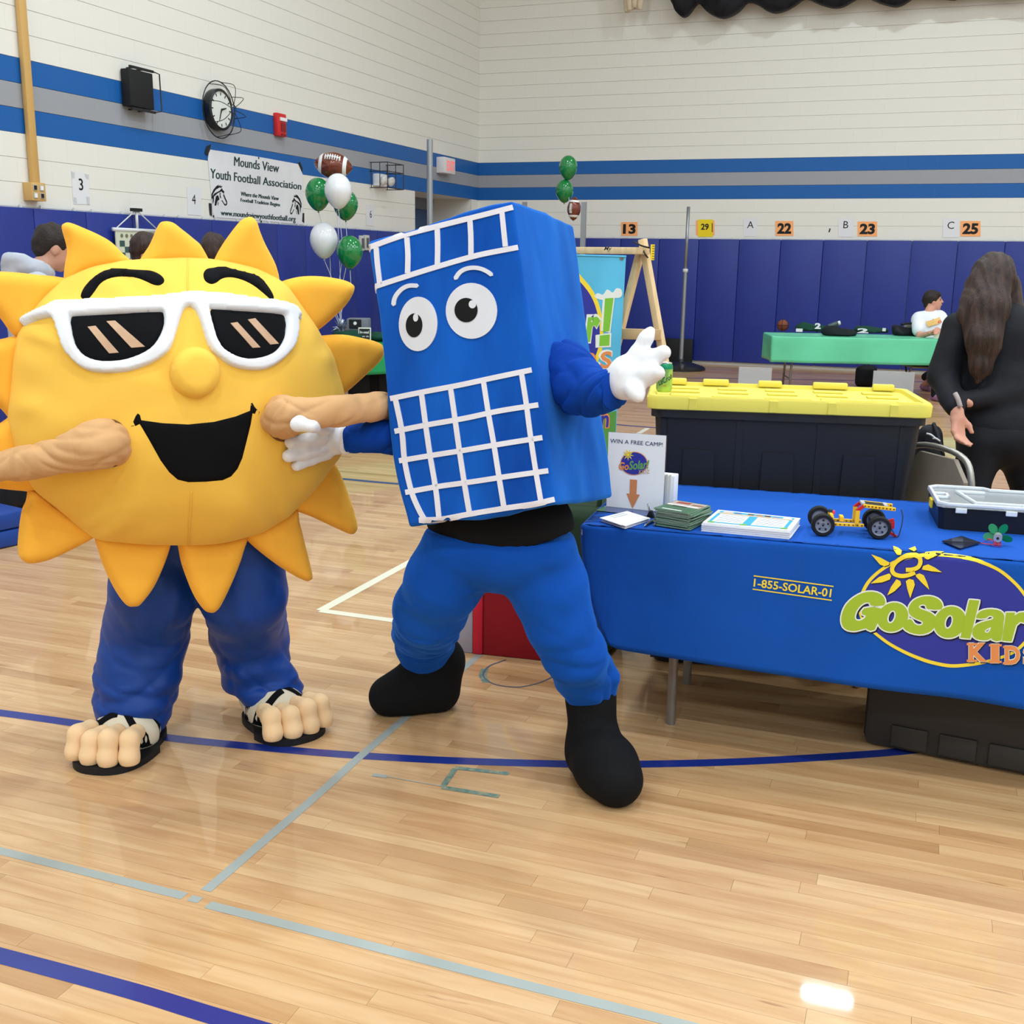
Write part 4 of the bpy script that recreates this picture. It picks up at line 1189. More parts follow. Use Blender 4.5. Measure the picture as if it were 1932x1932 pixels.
def text_px(s, quad, lift, name, m, parent, bvh=None, bold=0.0, shear=0.0, spacing=1.0, place=None, res=3):
    """letters stretched into a quadrilateral (TL, TR, BR, BL) of photo pixels and laid on a surface"""
    V, Fc = text_mesh(s, bold, shear, spacing, res); lo, hi = V.min(0), V.max(0); q = (V-lo)/(hi-lo)
    TL, TRr, BRr, BL = (np.array(p, float) for p in quad)
    u, v = q[:, :1], q[:, 1:2]
    P = (BL*(1-u)+BRr*u)*(1-v)+(TL*(1-u)+TRr*u)*v
    Q, N_ = (place or bvh_place(bvh or CBV, lift))(P)
    if place is not None: Q = Q+N_*lift
    b = MB(); b.add(Q, Fc); return b.build(name, m, parent)
LGc = lambda L: [(1400+x*.27536, 1020+y*.27536) for x, y in L]
YLW, LGREEN, LWHITE, LORANGE, LPURP, LSHAD = PR('print_yellow', (240, 212, 60)), PR('print_lime', (160, 186, 52)), PR('print_white', (226, 230, 226)), PR('print_orange', (222, 140, 84)), PR('print_indigo', (48, 54, 152)), PR('print_shadow', (24, 26, 44))
ring = [(792, 440), (812, 358), (865, 265), (960, 182), (1080, 120), (1250, 88), (1400, 90), (1560, 112), (1680, 150), (1780, 200), (1870, 275), (1932, 345), (1990, 440), (2010, 540), (1990, 640), (1930, 720), (1850, 780), (1700, 832), (1570, 858), (1430, 868), (1300, 845), (1200, 812), (1100, 768), (1000, 712), (930, 660), (875, 612), (815, 540)]
rs = spline(np.array(LGc(ring)), 5, True); rc = rs.mean(0)
inner = np.array([p+unit(rc-p)*6.5 for p in rs])
print_px([rs], 0.0012, 'logo_field', LPURP, cloth, step=5.0)
print_px([rs, inner], 0.0020, 'logo_ring', YLW, cloth, step=3.2)
def stroke(px, w):
    P = spline(np.array(px, float), 5); A = []; B_ = []
    for i in range(len(P)):
        t = unit(P[min(i+1, len(P)-1)]-P[max(i-1, 0)]); nn = np.array([-t[1], t[0]]); A.append(P[i]+nn*w/2); B_.append(P[i]-nn*w/2)
    return np.array(A+B_[::-1])
sw = stroke(LGc([(1122, 198), (1165, 196), (1205, 180), (1222, 145), (1212, 112), (1175, 100), (1110, 110), (1055, 145), (1028, 190), (1042, 225), (1090, 240), (1140, 234), (1185, 216)]), 8.0)
lrays = [[(885, 92), (950, 115), (1010, 148), (1005, 165), (975, 174), (945, 162)], [(1035, 42), (1070, 55), (1094, 74), (1088, 98), (1065, 98), (1040, 72)], [(1140, 62), (1185, 45), (1195, 68), (1178, 80)], [(1255, 84), (1320, 78), (1385, 80), (1320, 110), (1272, 128), (1248, 118)], [(1240, 172), (1275, 160), (1320, 182), (1370, 215), (1300, 208), (1232, 196)], [(1190, 232), (1215, 222), (1245, 235), (1268, 285), (1283, 335), (1235, 290), (1192, 245)], [(1122, 275), (1145, 260), (1175, 268), (1184, 300), (1152, 393), (1132, 330)], [(1058, 262), (1085, 275), (1090, 300), (1045, 345), (995, 373), (1020, 315)], [(1010, 222), (1022, 240), (1012, 265), (960, 284), (880, 292), (940, 246)]]
for L in lrays:
    L = np.array(LGc(L)); print_px([L+np.array([1.2, 1.6])], 0.0026, 'logo_shadow', LSHAD, cloth, step=3.0)
    print_px([L], 0.0032, 'logo_ray', YLW, cloth, step=3.0)
print_px([sw+np.array([1.2, 1.6])], 0.0026, 'logo_shadow', LSHAD, cloth, step=3.2); print_px([sw], 0.0034, 'logo_swirl', YLW, cloth, step=4)
def logo_letter(ch, x0, y0, x1, y1, m, mo, sh=0.22, grow=7.0, bold=0.035, lift=0.003):
    q = lambda e, dx=0, dy=0: LGc([(x0-e+dx, y0-e+dy+(0)), (x1+e+dx, y0-e+dy), (x1+e+dx, y1+e+dy), (x0-e+dx, y1+e+dy)])
    text_px(ch, q(grow, 6, 7), lift-0.0008, 'logo_shadow', LSHAD, cloth, bold=bold+0.02, shear=sh)
    text_px(ch, q(grow), lift-0.0004, 'logo_outline', mo, cloth, bold=bold+0.028, shear=sh)
    text_px(ch, q(0), lift, 'logo_letter', m, cloth, bold=bold, shear=sh)
def ring_ribbon(loop, w, lift, name, m, shift=(0, 0)):
    P = np.array(loop, float)+np.array(shift); t = np.roll(P, -1, 0)-np.roll(P, 1, 0); t /= np.linalg.norm(t, axis=1)[:, None]+1e-9
    nn = np.stack((-t[:, 1], t[:, 0]), 1); n = len(P)
    Q, N_ = bvh_place(CBV, lift)(np.vstack((P+nn*w, P-nn*w)))
    b = MB(); b.add(Q, [(i, (i+1) % n, n+(i+1) % n, n+i) for i in range(n)]); return b.build(name, m, cloth)
def oval(cx, cy, rx, ry, sh=0.0): return [(cx+rx*math.cos(t)-sh*ry*math.sin(t), cy+ry*math.sin(t)) for t in np.linspace(0, 2*math.pi, 26, endpoint=False)]
glyphs = [
 [[(972, 442), (978, 400), (950, 365), (895, 348), (830, 355), (765, 388), (715, 435), (688, 490), (680, 545), (692, 588), (725, 612), (775, 617), (820, 606), (856, 598), (858, 606), (908, 608), (955, 464), (836, 462), (822, 503), (848, 510), (836, 532), (808, 546), (782, 543), (772, 520), (785, 478), (815, 440), (850, 421), (876, 425), (884, 443)]],
 [oval(1032, 522, 106, 100, .12), oval(1024, 520, 27, 44, .22)],
 [[(1366, 468), (1368, 425), (1338, 394), (1285, 378), (1228, 383), (1178, 405), (1147, 442), (1140, 482), (1160, 515), (1205, 538), (1236, 552), (1236, 571), (1210, 579), (1180, 566), (1164, 542), (1142, 536), (1118, 560), (1105, 595), (1150, 627), (1215, 640), (1272, 630), (1312, 600), (1330, 555), (1322, 515), (1285, 488), (1240, 472), (1213, 458), (1216, 442), (1240, 434), (1262, 445), (1270, 466)]],
 [oval(1424, 556, 110, 108, .10), oval(1416, 554, 27, 47, .20)],
 [[(1557, 402), (1626, 408), (1562, 668), (1494, 662)]],
 [[(1604, 528), (1618, 492), (1655, 472), (1712, 466), (1768, 478), (1796, 510), (1792, 560), (1776, 680), (1712, 676), (1714, 660), (1680, 678), (1626, 677), (1586, 656), (1576, 620), (1592, 582), (1640, 556), (1700, 541), (1722, 530), (1715, 515), (1690, 512), (1670, 528)], [(1663, 612), (1684, 598), (1706, 588), (1700, 612), (1684, 628), (1666, 627)]],
 [[(1808, 490), (1870, 490), (1866, 510), (1900, 490), (1945, 486), (1962, 500), (1945, 562), (1905, 553), (1877, 577), (1846, 688), (1780, 682)]],
 [[(1985, 440), (2055, 446), (2010, 612), (1966, 607)]], [[(1958, 628), (2010, 634), (1998, 692), (1944, 686)]]]
for i, g in enumerate(glyphs):
    loops = [resample(np.array(LGc(L)), 3.0) if len(L) < 14 or k_ else resample(spline(np.array(LGc(L)), 2, True), 3.0) for k_, L in enumerate(g)]
    lf = 0.0030+0.00022*i
    print_px([q+np.array([1.6, 2.2]) for q in loops], lf-.0009, 'logo_shadow', LSHAD, cloth, step=5)
    for q in loops: ring_ribbon(q, 3.4, lf-.0009, 'logo_shadow', LSHAD, (1.6, 2.2)); ring_ribbon(q, 2.6, lf-.0004, 'logo_outline', LWHITE)
    print_px(loops, lf, 'logo_letter', LGREEN, cloth, step=5)
for ch, x0, y0, x1, y1 in (('K', 1552, 696, 1680, 826), ('I', 1705, 704, 1760, 834), ('D', 1800, 716, 1905, 844), ('S', 1925, 722, 2020, 852)):
    if ch == 'S':
        logo_letter(ch, x0, y0, x1, y1, LORANGE, LWHITE, sh=0.0, grow=3, bold=0.04, lift=0.0056); continue
    logo_letter(ch, x0, y0, x1, y1, LORANGE, LWHITE, sh=0.0, grow=3, bold=0.045, lift=0.0056)
    for (a, c) in ((x0-14, y0), (x0-14, y1-16)):
        w_ = {'K': 74, 'I': 88, 'D': 60}[ch]
        print_px([LGc([(a, c), (a+w_, c), (a+w_, c+16), (a, c+16)])], 0.0057, 'logo_letter', LORANGE, cloth)
text_px('1-855-SOLAR-01', LGc([(84, 258), (616, 330), (608, 388), (78, 314)]), 0.0018, 'lettering', YLW, cloth, bold=0.02)
for a, c in (((80, 240), (627, 313)), ((73, 331), (615, 408))):
    print_px([stroke(LGc([a, ((a[0]+c[0])/2, (a[1]+c[1])/2), c]), 2.2)], 0.0018, 'rule_line', YLW, cloth, step=6)

# ------------------------------------------------------------------ on the table
ZT = TZ+0.0005
PAPER = mat('paper_white', (232, 232, 236), 0.6, 0.2); NAVYI = PR('ink_navy', (28, 30, 92)); INK = PR('ink_black', (22, 24, 28)); GREYI = PR('ink_grey', (120, 124, 140))
ACRY = mat('clear_acrylic', (236, 240, 244), 0.06, 0.5, trans=1.0, ior=1.2)
# acrylic stand with the camp sheet
sb0, sb1 = onz(1145, 957, ZT), onz(1247, 968, ZT)
sx_ = unit((sb1-sb0)*np.array([1, 1, 0])); sn = np.array([sx_[1], -sx_[0], 0.0])
sp = sb0*0.5+sb1*0.5; lean = unit(ZZ-sn*0.10)
fn = unit(np.cross(sx_, lean))
stand = thing('sign_holder', 'clear acrylic stand holding the white sheet reading WIN A FREE CAMP!', 'sign', sp)
SPL = plane_place(sp+ZZ*.004+fn*0.001, fn)
cor = SPL(np.array([(1148, 815), (1257, 822), (1250, 966), (1144, 955)]))[0]
b = MB(); b.prism(cor-fn*0.0015, fn, 0.0012); b.build('sheet', PAPER, stand)
cw = [cor[0]+(cor[0]-cor[2])*.008, cor[1]+(cor[1]-cor[3])*.008, cor[2]+(cor[2]-cor[0])*.008, cor[3]+(cor[3]-cor[1])*.008]
b = MB(); b.prism(np.array(cw)-fn*0.006, fn, 0.0025); b.box(sp+sn*0.035+ZZ*0.0015, (np.linalg.norm(sb1-sb0)*1.12, 0.085, 0.003), np.stack((sx_, -sn, ZZ), 1)); b.build('acrylic_panel', ACRY, stand)
CS = lambda L: [(1080+x*.21739, 640+y*.21739) for x, y in L]
SW_ = SPL
def sign_poly(L, lift, m, nm='print'):
    Q, N_ = SPL(np.array(CS(L))); b = MB(); b.prism(Q+N_*lift, fn, 0.0002); b.build(nm, m, stand)
text_px('WIN A FREE CAMP!', CS([(330, 862), (785, 898), (783, 932), (328, 898)]), 0.0012, 'lettering', NAVYI, stand, place=SPL, bold=0.0)
a = np.linspace(0, 2*math.pi, 36, endpoint=False)
ov = np.stack((535+112*np.cos(a), 1078+96*np.sin(a)), 1)
sign_poly([(p[0], p[1]) for p in (ov-np.array([535, 1078]))*1.06+np.array([535, 1078])], 0.0008, LORANGE, 'logo_ring'); sign_poly([tuple(p) for p in ov], 0.0012, LPURP, 'logo_field')
for k in range(9):
    t = 2*math.pi*k/9+.2; c_ = np.array([485, 1002])
    d1 = np.array([math.cos(t), math.sin(t)]); d2 = np.array([-d1[1], d1[0]])
    sign_poly([tuple(c_+d1*18+d2*7), tuple(c_+d1*52), tuple(c_+d1*18-d2*7)], 0.0016, YLW, 'logo_ray')
sign_poly([tuple(485+15*math.cos(q)) if False else (485+15*math.cos(q), 1002+15*math.sin(q)) for q in np.linspace(0, 2*math.pi, 14, endpoint=False)], 0.0016, YLW, 'logo_swirl')
text_px('Go', CS([(405, 1064), (492, 1070), (490, 1138), (402, 1132)]), 0.0020, 'logo_letter', LORANGE, stand, place=SPL, bold=0.03, shear=.2)
text_px('Solar!', CS([(494, 1056), (668, 1046), (664, 1124), (490, 1136)]), 0.0020, 'logo_letter', PR('print_green', (104, 158, 92)), stand, place=SPL, bold=0.03, shear=.15)
text_px('KIDZ', CS([(580, 1134), (672, 1134), (670, 1164), (578, 1166)]), 0.0020, 'logo_letter', PR('print_tan', (196, 160, 120)), stand, place=SPL, bold=0.01)
arrow = np.array([(500, 1216), (563, 1221), (556, 1345), (585, 1350), (522, 1468), (470, 1338), (497, 1340)], float)
sign_poly([tuple(p) for p in arrow], 0.0011, PR('print_arrow', (204, 130, 84)), 'arrow')
# leaflet dispenser behind the sign
bp0 = onz(1262, 958, ZT)
dsp = thing('leaflet_box', 'white leaflet dispenser standing just behind the WIN A FREE CAMP! sheet', 'holder', bp0)
Rs = np.stack((sx_, -sn, ZZ), 1)
b = MB(); b.box(bp0+ZZ*0.06+sx_*-.005, (0.055, 0.05, 0.118), Rs, bev=0.003); b.build('box', PAPER, dsp, 'auto')
for q in (-.012, .0, .012):
    b = MB(); b.box(bp0+ZZ*0.066+sx_*(q-.005)+sn*.022, (0.007, 0.012, 0.112), Rs); b.build('leaflet', mat('leaflet_cream', (228, 224, 214), 0.6), dsp)
# slips of paper with a pen clip
qd = np.array([onz(x, y, ZT+.014) for x, y in ((1137, 977), (1185, 963.5), (1226, 975), (1180, 990))])
pad = thing('notepad', 'loose pile of white entry slips in front of the WIN A FREE CAMP! sheet', 'paper', qd.mean(0)*np.array([1, 1, 0])+ZZ*ZT)
for k in range(7):
    o_ = np.array([rng.normal()*.004, rng.normal()*.004, 0]); qq = qd*np.array([1, 1, 0])+ZZ*(ZT+.002*k)+o_
    qq = (qq-qq.mean(0))@rotz(rng.normal()*.03).T+qq.mean(0)
    b = MB(); b.prism(qq, ZZ, 0.0016); s_ = b.build('slip', PAPER, pad)
for v_ in (0.15, 0.3):
    e0 = qq[0]*(1-v_)+qq[3]*v_ if False else qq[1]*(1-v_)+qq[2]*v_; e1 = qq[0]*(1-v_)+qq[3]*v_
    b = MB(); d_ = unit(e1-e0); nn = np.array([-d_[1], d_[0], 0])*.0015; a_, c_ = e0+(e1-e0)*.2, e0+(e1-e0)*.75
    b.add(np.array([a_-nn, a_+nn, c_+nn, c_-nn])+ZZ*.0019, [(0, 1, 2, 3)]); b.build('print_line', GREYI, pad)
def pen(x0, y0, x1, y1, lab, col):
    p, q = onz(x0, y0, ZT+.006), onz(x1, y1, ZT+.006); d_ = unit(q-p)
    t = thing('pen', lab, 'pen', np.array([p[0], p[1], ZT]), 'pens on the blue table')
    b = MB(); b.cyl(p+d_*.012, q, .0045, n=10); b.build('barrel', col, t, 'auto')
    b = MB(); b.cyl(p, p+d_*.012, .001, .0042, n=10); b.build('tip', STEEL, t, 'auto')
    b = MB(); b.box((q-d_*.02+ZZ*.006), (.036, .003, .002), np.stack((d_, np.cross(ZZ, d_), ZZ), 1)); b.build('pen_clip', STEEL, t)
PENM = mat('pen_grey_blue', (44, 52, 72), 0.35, 0.5)
pen(1216, 992, 1243, 975, 'dark ballpoint pen just right of the white entry slips', PENM)
pen(1234, 991, 1260, 973, 'dark ballpoint pen half under the green booklets', PENM)
cp = onz(1226, 977, ZT)
clip_ = thing('binder_clip', 'black clip lying at the right corner of the white slips', 'clip', cp)
b = MB(); b.prism([cp+np.array(v_) for v_ in ((-.013, 0, .0), (.013, 0, 0), (.004, 0, .022), (-.004, 0, .022))], (0, 1, 0), .02); b.build('clip_body', INK, clip_)
b = MB(); b.tube([cp+np.array(v_) for v_ in ((-.004, .004, .022), (-.012, .004, .045), (-.012, .016, .045), (-.004, .016, .022))], .0012, 6); b.build('clip_arm', STEEL, clip_, True)
# stack of booklets
qb = np.array([onz(x, y, ZT+.058) for x, y in ((1246, 962), (1276, 943), (1330, 947), (1302, 970))])
bc_ = qb.mean(0)*np.array([1, 1, 0]); ex_ = unit(qb[3]-qb[0]); bw_, bh_ = .125, .155
BOOKE = mat('booklet_edge', (176, 190, 176), 0.7, 0.2); BOOKC = mat('booklet_green', (62, 104, 78), 0.45, 0.4, var=0.2, vscale=30)
nb = 15
ORD = ['', 'second', 'third', 'fourth', 'fifth', 'sixth', 'seventh', 'eighth', 'ninth', 'tenth', 'eleventh', 'twelfth', 'thirteenth', 'fourteenth']
for k in range(nb):
    an = math.atan2(ex_[1], ex_[0])+rng.normal()*.07; R = rotz(an); c = bc_+np.array([rng.normal()*.004, rng.normal()*.004, 0])+ZZ*(ZT+.0038*k)
    lab = 'green booklet on top of the pile, its cover printed with pictures' if k == nb-1 else ('bottom green booklet of the pile lying on the blue cloth' if k == 0 else '%s green booklet from the top in the pile on the blue table' % ORD[nb-1-k])
    t = thing('booklet', lab, 'booklet', c, 'pile of green booklets')
    b = MB(); b.box(c+ZZ*.0018, (bw_-.002, bh_-.002, .0026), R); b.build('pages', BOOKE, t)
    b = MB(); b.box(c+ZZ*.0034, (bw_, bh_, .0005), R); b.box(c+ZZ*.0003, (bw_, bh_, .0005), R); cv = b.build('cover', BOOKC, t)
    if k == nb-1:
        for (x, y, w_, h_, mm) in ((0, .035, .118, .07, PR('cover_photo', (178, 160, 150))), (-.02, .05, .05, .025, PR('cover_red', (150, 60, 56))), (.035, .04, .04, .02, PR('cover_brown', (132, 96, 74))), (-.005, .012, .11, .012, PAPER), (-.01, .005, .05, .03, PR('cover_dark', (60, 66, 58))), (-.005, -.06, .07, .008, PAPER)):
            b = MB(); b.box(c+R@np.array([x, y, 0])+ZZ*(.0039+.0002*rng.random()), (w_, h_, .0002), R); b.build('print', mm, cv)
# stack of flyers
qf = np.array([onz(x, y, ZT+.029) for x, y in ((1324, 985.5), (1354, 961.5), (1509, 977.5), (1491, 1000.5))])
fc = qf.mean(0)*np.array([1, 1, 0])
fly = thing('flyer_stack', 'thick stack of white printed flyers right of the green booklets', 'flyers', fc+ZZ*ZT)
for k in range(9):
    qq = qf*np.array([1, 1, 0])+ZZ*(ZT+.0032*k)+np.array([rng.normal()*.0018, rng.normal()*.0018, 0])
    b = MB(); b.prism(qq, ZZ, .0031); b.build('sheet_block', PAPER, fly)
def on_fly(u, v, lift=.0002):
    q = (qf[0]*(1-u)+qf[3]*u)*(1-v)+(qf[1]*(1-u)+qf[2]*u)*v; return np.array([q[0], q[1], ZT+.0032*9+lift])
def fly_rect(u0, v0, u1, v1, m, lift, nm='print'):
    b = MB(); b.add([on_fly(u0, v0, lift), on_fly(u1, v0, lift), on_fly(u1, v1, lift), on_fly(u0, v1, lift)], [(0, 1, 2, 3)]); b.build(nm, m, fly)
SKYB, GRASS = PR('print_sky', (60, 160, 206)), PR('print_grass', (110, 176, 70))
fly_rect(.05, .06, .95, .94, SKYB, .0004); fly_rect(.09, .12, .91, .72, PAPER, .0007); fly_rect(.44, .10, .54, .74, SKYB, .0009)
fly_rect(.05, .74, .95, .80, PR('print_sand', (216, 178, 130)), .0009)
for u, w_, cc in ((.10, .12, (196, 176, 168)), (.24, .08, (60, 110, 170)), (.40, .07, (92, 76, 70)), (.50, .08, (150, 120, 100)), (.60, .07, (70, 62, 70)), (.70, .07, (110, 130, 180)), (.82, .1, (214, 226, 236))):
    fly_rect(u, .80, u+w_, .91, PR('print_%d_%d' % (cc[0], cc[2]), cc), .0010)
for v_ in (.22, .32, .42, .52, .62):
    fly_rect(.12, v_, .42, v_+.025, GREYI, .0010, 'print_line'); fly_rect(.57, v_, .88, v_+.025, GREYI, .0010, 'print_line')
for u in (.05, .42, .88): fly_rect(u, .05, u+.08, .13, GRASS, .0011)

# toy car of technic bricks
ZC = ZT+.036
w1, w2 = onz(1552.5, 990, ZC), onz(1659, 995.5, ZC); w3, w4 = onz(1546, 975, ZC), onz(1651, 979, ZC)
cx = unit(w2-w1); cx[2] = 0; cx = unit(cx); cy_ = np.array([-cx[1], cx[0], 0]); track = float((w3-w1)@cy_); wb_ = float((w2-w1)@cx)
CR = np.stack((cx, cy_, ZZ), 1); K = lambda x, y, z: w1*np.array([1, 1, 0])+cx*x+cy_*y+ZZ*(ZT+z)
car = thing('toy_car', 'small yellow toy car of plastic bricks with four black tyres on the blue cloth', 'toy', K(wb_/2, track/2, 0))
TYRE = mat('rubber_black', (26, 26, 28), 0.7, 0.3); RIMM = mat('rim_grey', (128, 132, 146), 0.4, 0.5); BYEL = mat('brick_yellow', (244, 190, 40), 0.35, 0.5); BRED = mat('brick_red', (196, 28, 36), 0.35, 0.5); BBLK = mat('brick_black', (26, 26, 30), 0.35, 0.5); BGRY = mat('brick_grey', (176, 178, 184), 0.4)
for x in (0, wb_):
    for y, sgn in ((0, -1), (track, 1)):
        c = K(x, y, .036); b = MB()
        b.lathe([(.024, -.011), (.033, -.011), (.036, -.007), (.036, .007), (.033, .011), (.024, .011), (.024, -.011)], c, cy_, 28, cap=False); ty = b.build('tyre', TYRE, car, 'auto')
        b = MB(); b.lathe([(.0, -.004), (.008, -.0085), (.008, -.006), (.021, -.005), (.0245, -.010), (.0245, .010), (.021, .005), (.008, .006), (.008, .0085), (0, .004)], c, cy_, 24); b.build('rim', RIMM, ty, 'auto')
        b = MB()
        for k in range(5):
            a_ = 2*math.pi*k/5+.3; q = c+(cx*math.cos(a_)+ZZ*math.sin(a_))*.0155+cy_*sgn*.0052; b.cyl(q, q+cy_*sgn*.0012, .0035, n=8)
        b.build('rim_hole', BBLK, ty)
    b = MB(); b.cyl(K(x, -.012, .036), K(x, track+.012, .036), .0028, n=8); b.build('axle', BBLK, car)
def cbox(nm, m, c, s, rot=None, holes=0):
    R = CR if rot is None else CR@rot
    b = MB(); b.box(K(*c), s, R, bev=.001); o = b.build(nm, m, car)
    if holes:
        b = MB()
        for k in range(holes):
            x = -s[0]/2+s[0]*(k+.5)/holes
            for sg in (-1, 1):
                p = K(*c)+R@np.array([x, sg*s[1]/2, 0]); b.cyl(p, p+R@np.array([0, sg*.0006, 0]), s[2]*.26, n=8)
        b.build('beam_hole', mat('hole_dark', (110, 66, 20), 0.6), o)
yi, yo = track*.24, track*.76
for y in (yi, yo): cbox('beam', BYEL, (wb_*.44, y, .034), (wb_*.62, .009, .010), None, 8)
for y in (yi, yo):
    cbox('upright', BYEL, (wb_*.62, y, .056), (.013, .009, .052)); cbox('upright', BYEL, (wb_*.17, y, .047), (.012, .009, .022))
    cbox('connector', BRED, (wb_*.66, y, .088), (.028, .0085, .0105), roty(-math.radians(42)))
    cbox('arm_beam', BYEL, (wb_*.995, y, .094), (.098, .0085, .0105), roty(math.radians(4)), 9)
cbox('cross_brick', BYEL, (wb_*.36, track/2, .048), (.012, track*.3, .016)); cbox('cross_brick', BYEL, (wb_*.17, track/2, .058), (.010, track*.5, .010))
cbox('motor', BBLK, (wb_*.98, track/2, .040), (.036, track*.42, .028)); cbox('solar_cell', BBLK, (wb_*.93, track/2, .098), (.066, track*.44, .004), roty(math.radians(4)))
cbox('grey_clip', BGRY, (wb_*.72, track/2+.004, .100), (.012, track*.4, .008)); cbox('grey_clip', BGRY, (wb_*1.12, track/2, .097), (.012, track*.4, .008))
cbox('gear', mat('gear_pink', (226, 60, 110), 0.4), (wb_*.22, track*.55, .064), (.008, .012, .012)); cbox('gear', mat('gear_teal', (20, 60, 80), 0.4), (wb_*.17, track*.6, .067), (.012, .012, .012))
cbox('red_hook', BRED, (wb_*1.2, track*.4, .046), (.034, .010, .013), roty(math.radians(-20))); cbox('red_hook', BRED, (wb_*1.24, track*.3, .012), (.040, .009, .009), roty(math.radians(25))); cbox('red_hook', BRED, (wb_*1.27, track*.4, .036), (.012, .012, .022))
b = MB(); b.tube(spline([K(wb_*.98, track*.5, .07), K(wb_*1.1, track*.4, .062), K(wb_*1.22, track*.3, .035), K(wb_*1.34, track*.15, .004), K(wb_*1.40, track*.2, .03), K(wb_*1.43, track*.3, .065), K(wb_*1.40, track*.4, .088)], 6), .0018, 6); b.build('cable', BBLK, car, True)

# organiser case with clear lid
o0 = onz(1771, 998, ZT); o1 = onz(1932, 1009, ZT); ox = unit(o1-o0); oy = np.array([-ox[1], ox[0], 0]); OR = np.stack((ox, oy, ZZ), 1)
O = lambda x, y, z: o0+ox*x+oy*y+ZZ*z
case = thing('organizer_case', 'black parts organiser case with a clear plastic lid and yellow latch', 'case', O(.2, .14, 0))
OW, OD = .46, .30; BLKP = mat('plastic_black', (24, 25, 30), 0.4, 0.4)
LIDM = mat('lid_frosted', (232, 236, 240), 0.25, 0.5, trans=0.75, ior=1.3); LIDR = mat('lid_rib_white', (222, 226, 232), 0.35, 0.5)
pro = [(.016, 0), (OW-.016, 0), (OW, .016), (OW, OD-.016), (OW-.016, OD), (.016, OD), (0, OD-.016), (0, .016)]
b = MB(); k_ = len(pro)
Vo = [O(x, y, 0) for x, y in pro]+[O((x-OW/2)*1.03+OW/2, (y-OD/2)*1.03+OD/2, .072) for x, y in pro]+[O((x-OW/2)*.98+OW/2, (y-OD/2)*.97+OD/2, .072) for x, y in pro]+[O((x-OW/2)*.96+OW/2, (y-OD/2)*.94+OD/2, .006) for x, y in pro]
Fo = [tuple(range(k_))[::-1], tuple(range(3*k_, 4*k_))]
for r_ in range(3): Fo += [(r_*k_+i, r_*k_+(i+1) % k_, (r_+1)*k_+(i+1) % k_, (r_+1)*k_+i) for i in range(k_)]
b.add(Vo, Fo); b.build('body', BLKP, case)
b = MB(); b.prism([O((x-OW/2)*1.05+OW/2, (y-OD/2)*1.06+OD/2, .074) for x, y in pro], ZZ, .006); lid = b.build('lid', LIDM, case)
def rib(x0, y0, x1, y1, w=.009, h=.010):
    p, q = O(x0, y0, .080), O(x1, y1, .080); d_ = unit(q-p); b.box((p+q)/2+ZZ*h/2, (np.linalg.norm(q-p)+w, w, h), np.stack((d_, np.cross(ZZ, d_), ZZ), 1), bev=.002)
for seg in ((.02, -.006, OW-.02, -.006), (.02, OD+.006, .17, OD+.006), (.17, OD+.006, .19, OD-.02), (.19, OD-.02, .30, OD-.02), (.30, OD-.02, .32, OD+.006), (.32, OD+.006, OW-.02, OD+.006), (-.006, .02, -.006, OD-.02), (OW+.006, .02, OW+.006, OD-.02), (-.006, .02, .02, -.006), (-.006, OD-.02, .02, OD+.006), (.11, .04, OW-.05, .04), (.11, .04, .075, .22), (.075, .22, .16, .22), (OW-.05, .04, OW-.05, .22), (.0, .11, .035, .11), (.035, .11, .035, .17), (.035, .17, 0, .17)):
    b = MB(); rib(*seg); b.build('lid_rib', LIDR, lid, 'auto')
for x in (.06, .21, .36):
    b = MB(); b.box(O(x, -.016, .068), (.034, .006, .016), OR, bev=.002); b.build('hinge', LIDR, lid)
b = MB(); b.box(O(-.014, .14, .058), (.008, .05, .030), OR, bev=.003); b.build('latch', mat('latch_yellow', (244, 210, 30), 0.4), case)
b = MB(); b.box(O(.20, .13, .030), (.36, .2, .04), OR, bev=.004); b.build('tray_insert', mat('insert_grey', (150, 146, 138), 0.7), case)

# solar cell with motor and green propeller
cq = [onz(x, y, ZT+.004) for x, y in ((1777, 1022), (1814, 1015), (1850, 1025), (1811, 1036))]
fan = thing('solar_fan_kit', 'small dark solar cell wired to a motor with a green propeller', 'toy', np.mean(cq, 0)*np.array([1, 1, 0])+ZZ*ZT)
cq = [np.array(p) for p in cq]; cq[1] = cq[1]+ZZ*.004
b = MB(); b.prism(cq, ZZ, .003); b.build('solar_cell', mat('cell_dark', (34, 36, 48), 0.15, 0.5, var=.3, vscale=60), fan)
mh = onz(1881, 1029, ZT); hub = mh+ZZ*.026; fd = unit((EYE-hub)*np.array([1, 1, 0]))
b = MB(); b.cyl(hub+fd*.016, hub-fd*.014, .0125, n=16); b.build('motor', mat('motor_silver', (190, 192, 196), 0.3, metal=.6), fan, 'auto')
b = MB(); b.cyl(hub+fd*.018, hub+fd*.016, .004, n=10); b.build('motor_tab', BBLK, fan)
b = MB(); b.box(mh+ZZ*.007, (.02, .02, .014), bev=.004); b.build('putty', mat('putty_pink', (216, 90, 110), .7), fan, 'auto')
fs = np.cross(ZZ, fd)
for a_ in (62, 128, 190, -12):
    a_ = math.radians(a_); d_ = fs*math.cos(a_)+ZZ*math.sin(a_); e_ = np.cross(fd, d_); P_ = []
    for t in np.linspace(0, 2*math.pi, 16, endpoint=False): P_.append(hub-fd*.018+d_*(.026+.017*math.cos(t))+e_*(.012*math.sin(t))+fd*.004*math.sin(t))
    b = MB(); b.prism(P_, fd, .0012); b.build('blade', mat('blade_green', (10, 130, 84), .35, .5), fan)
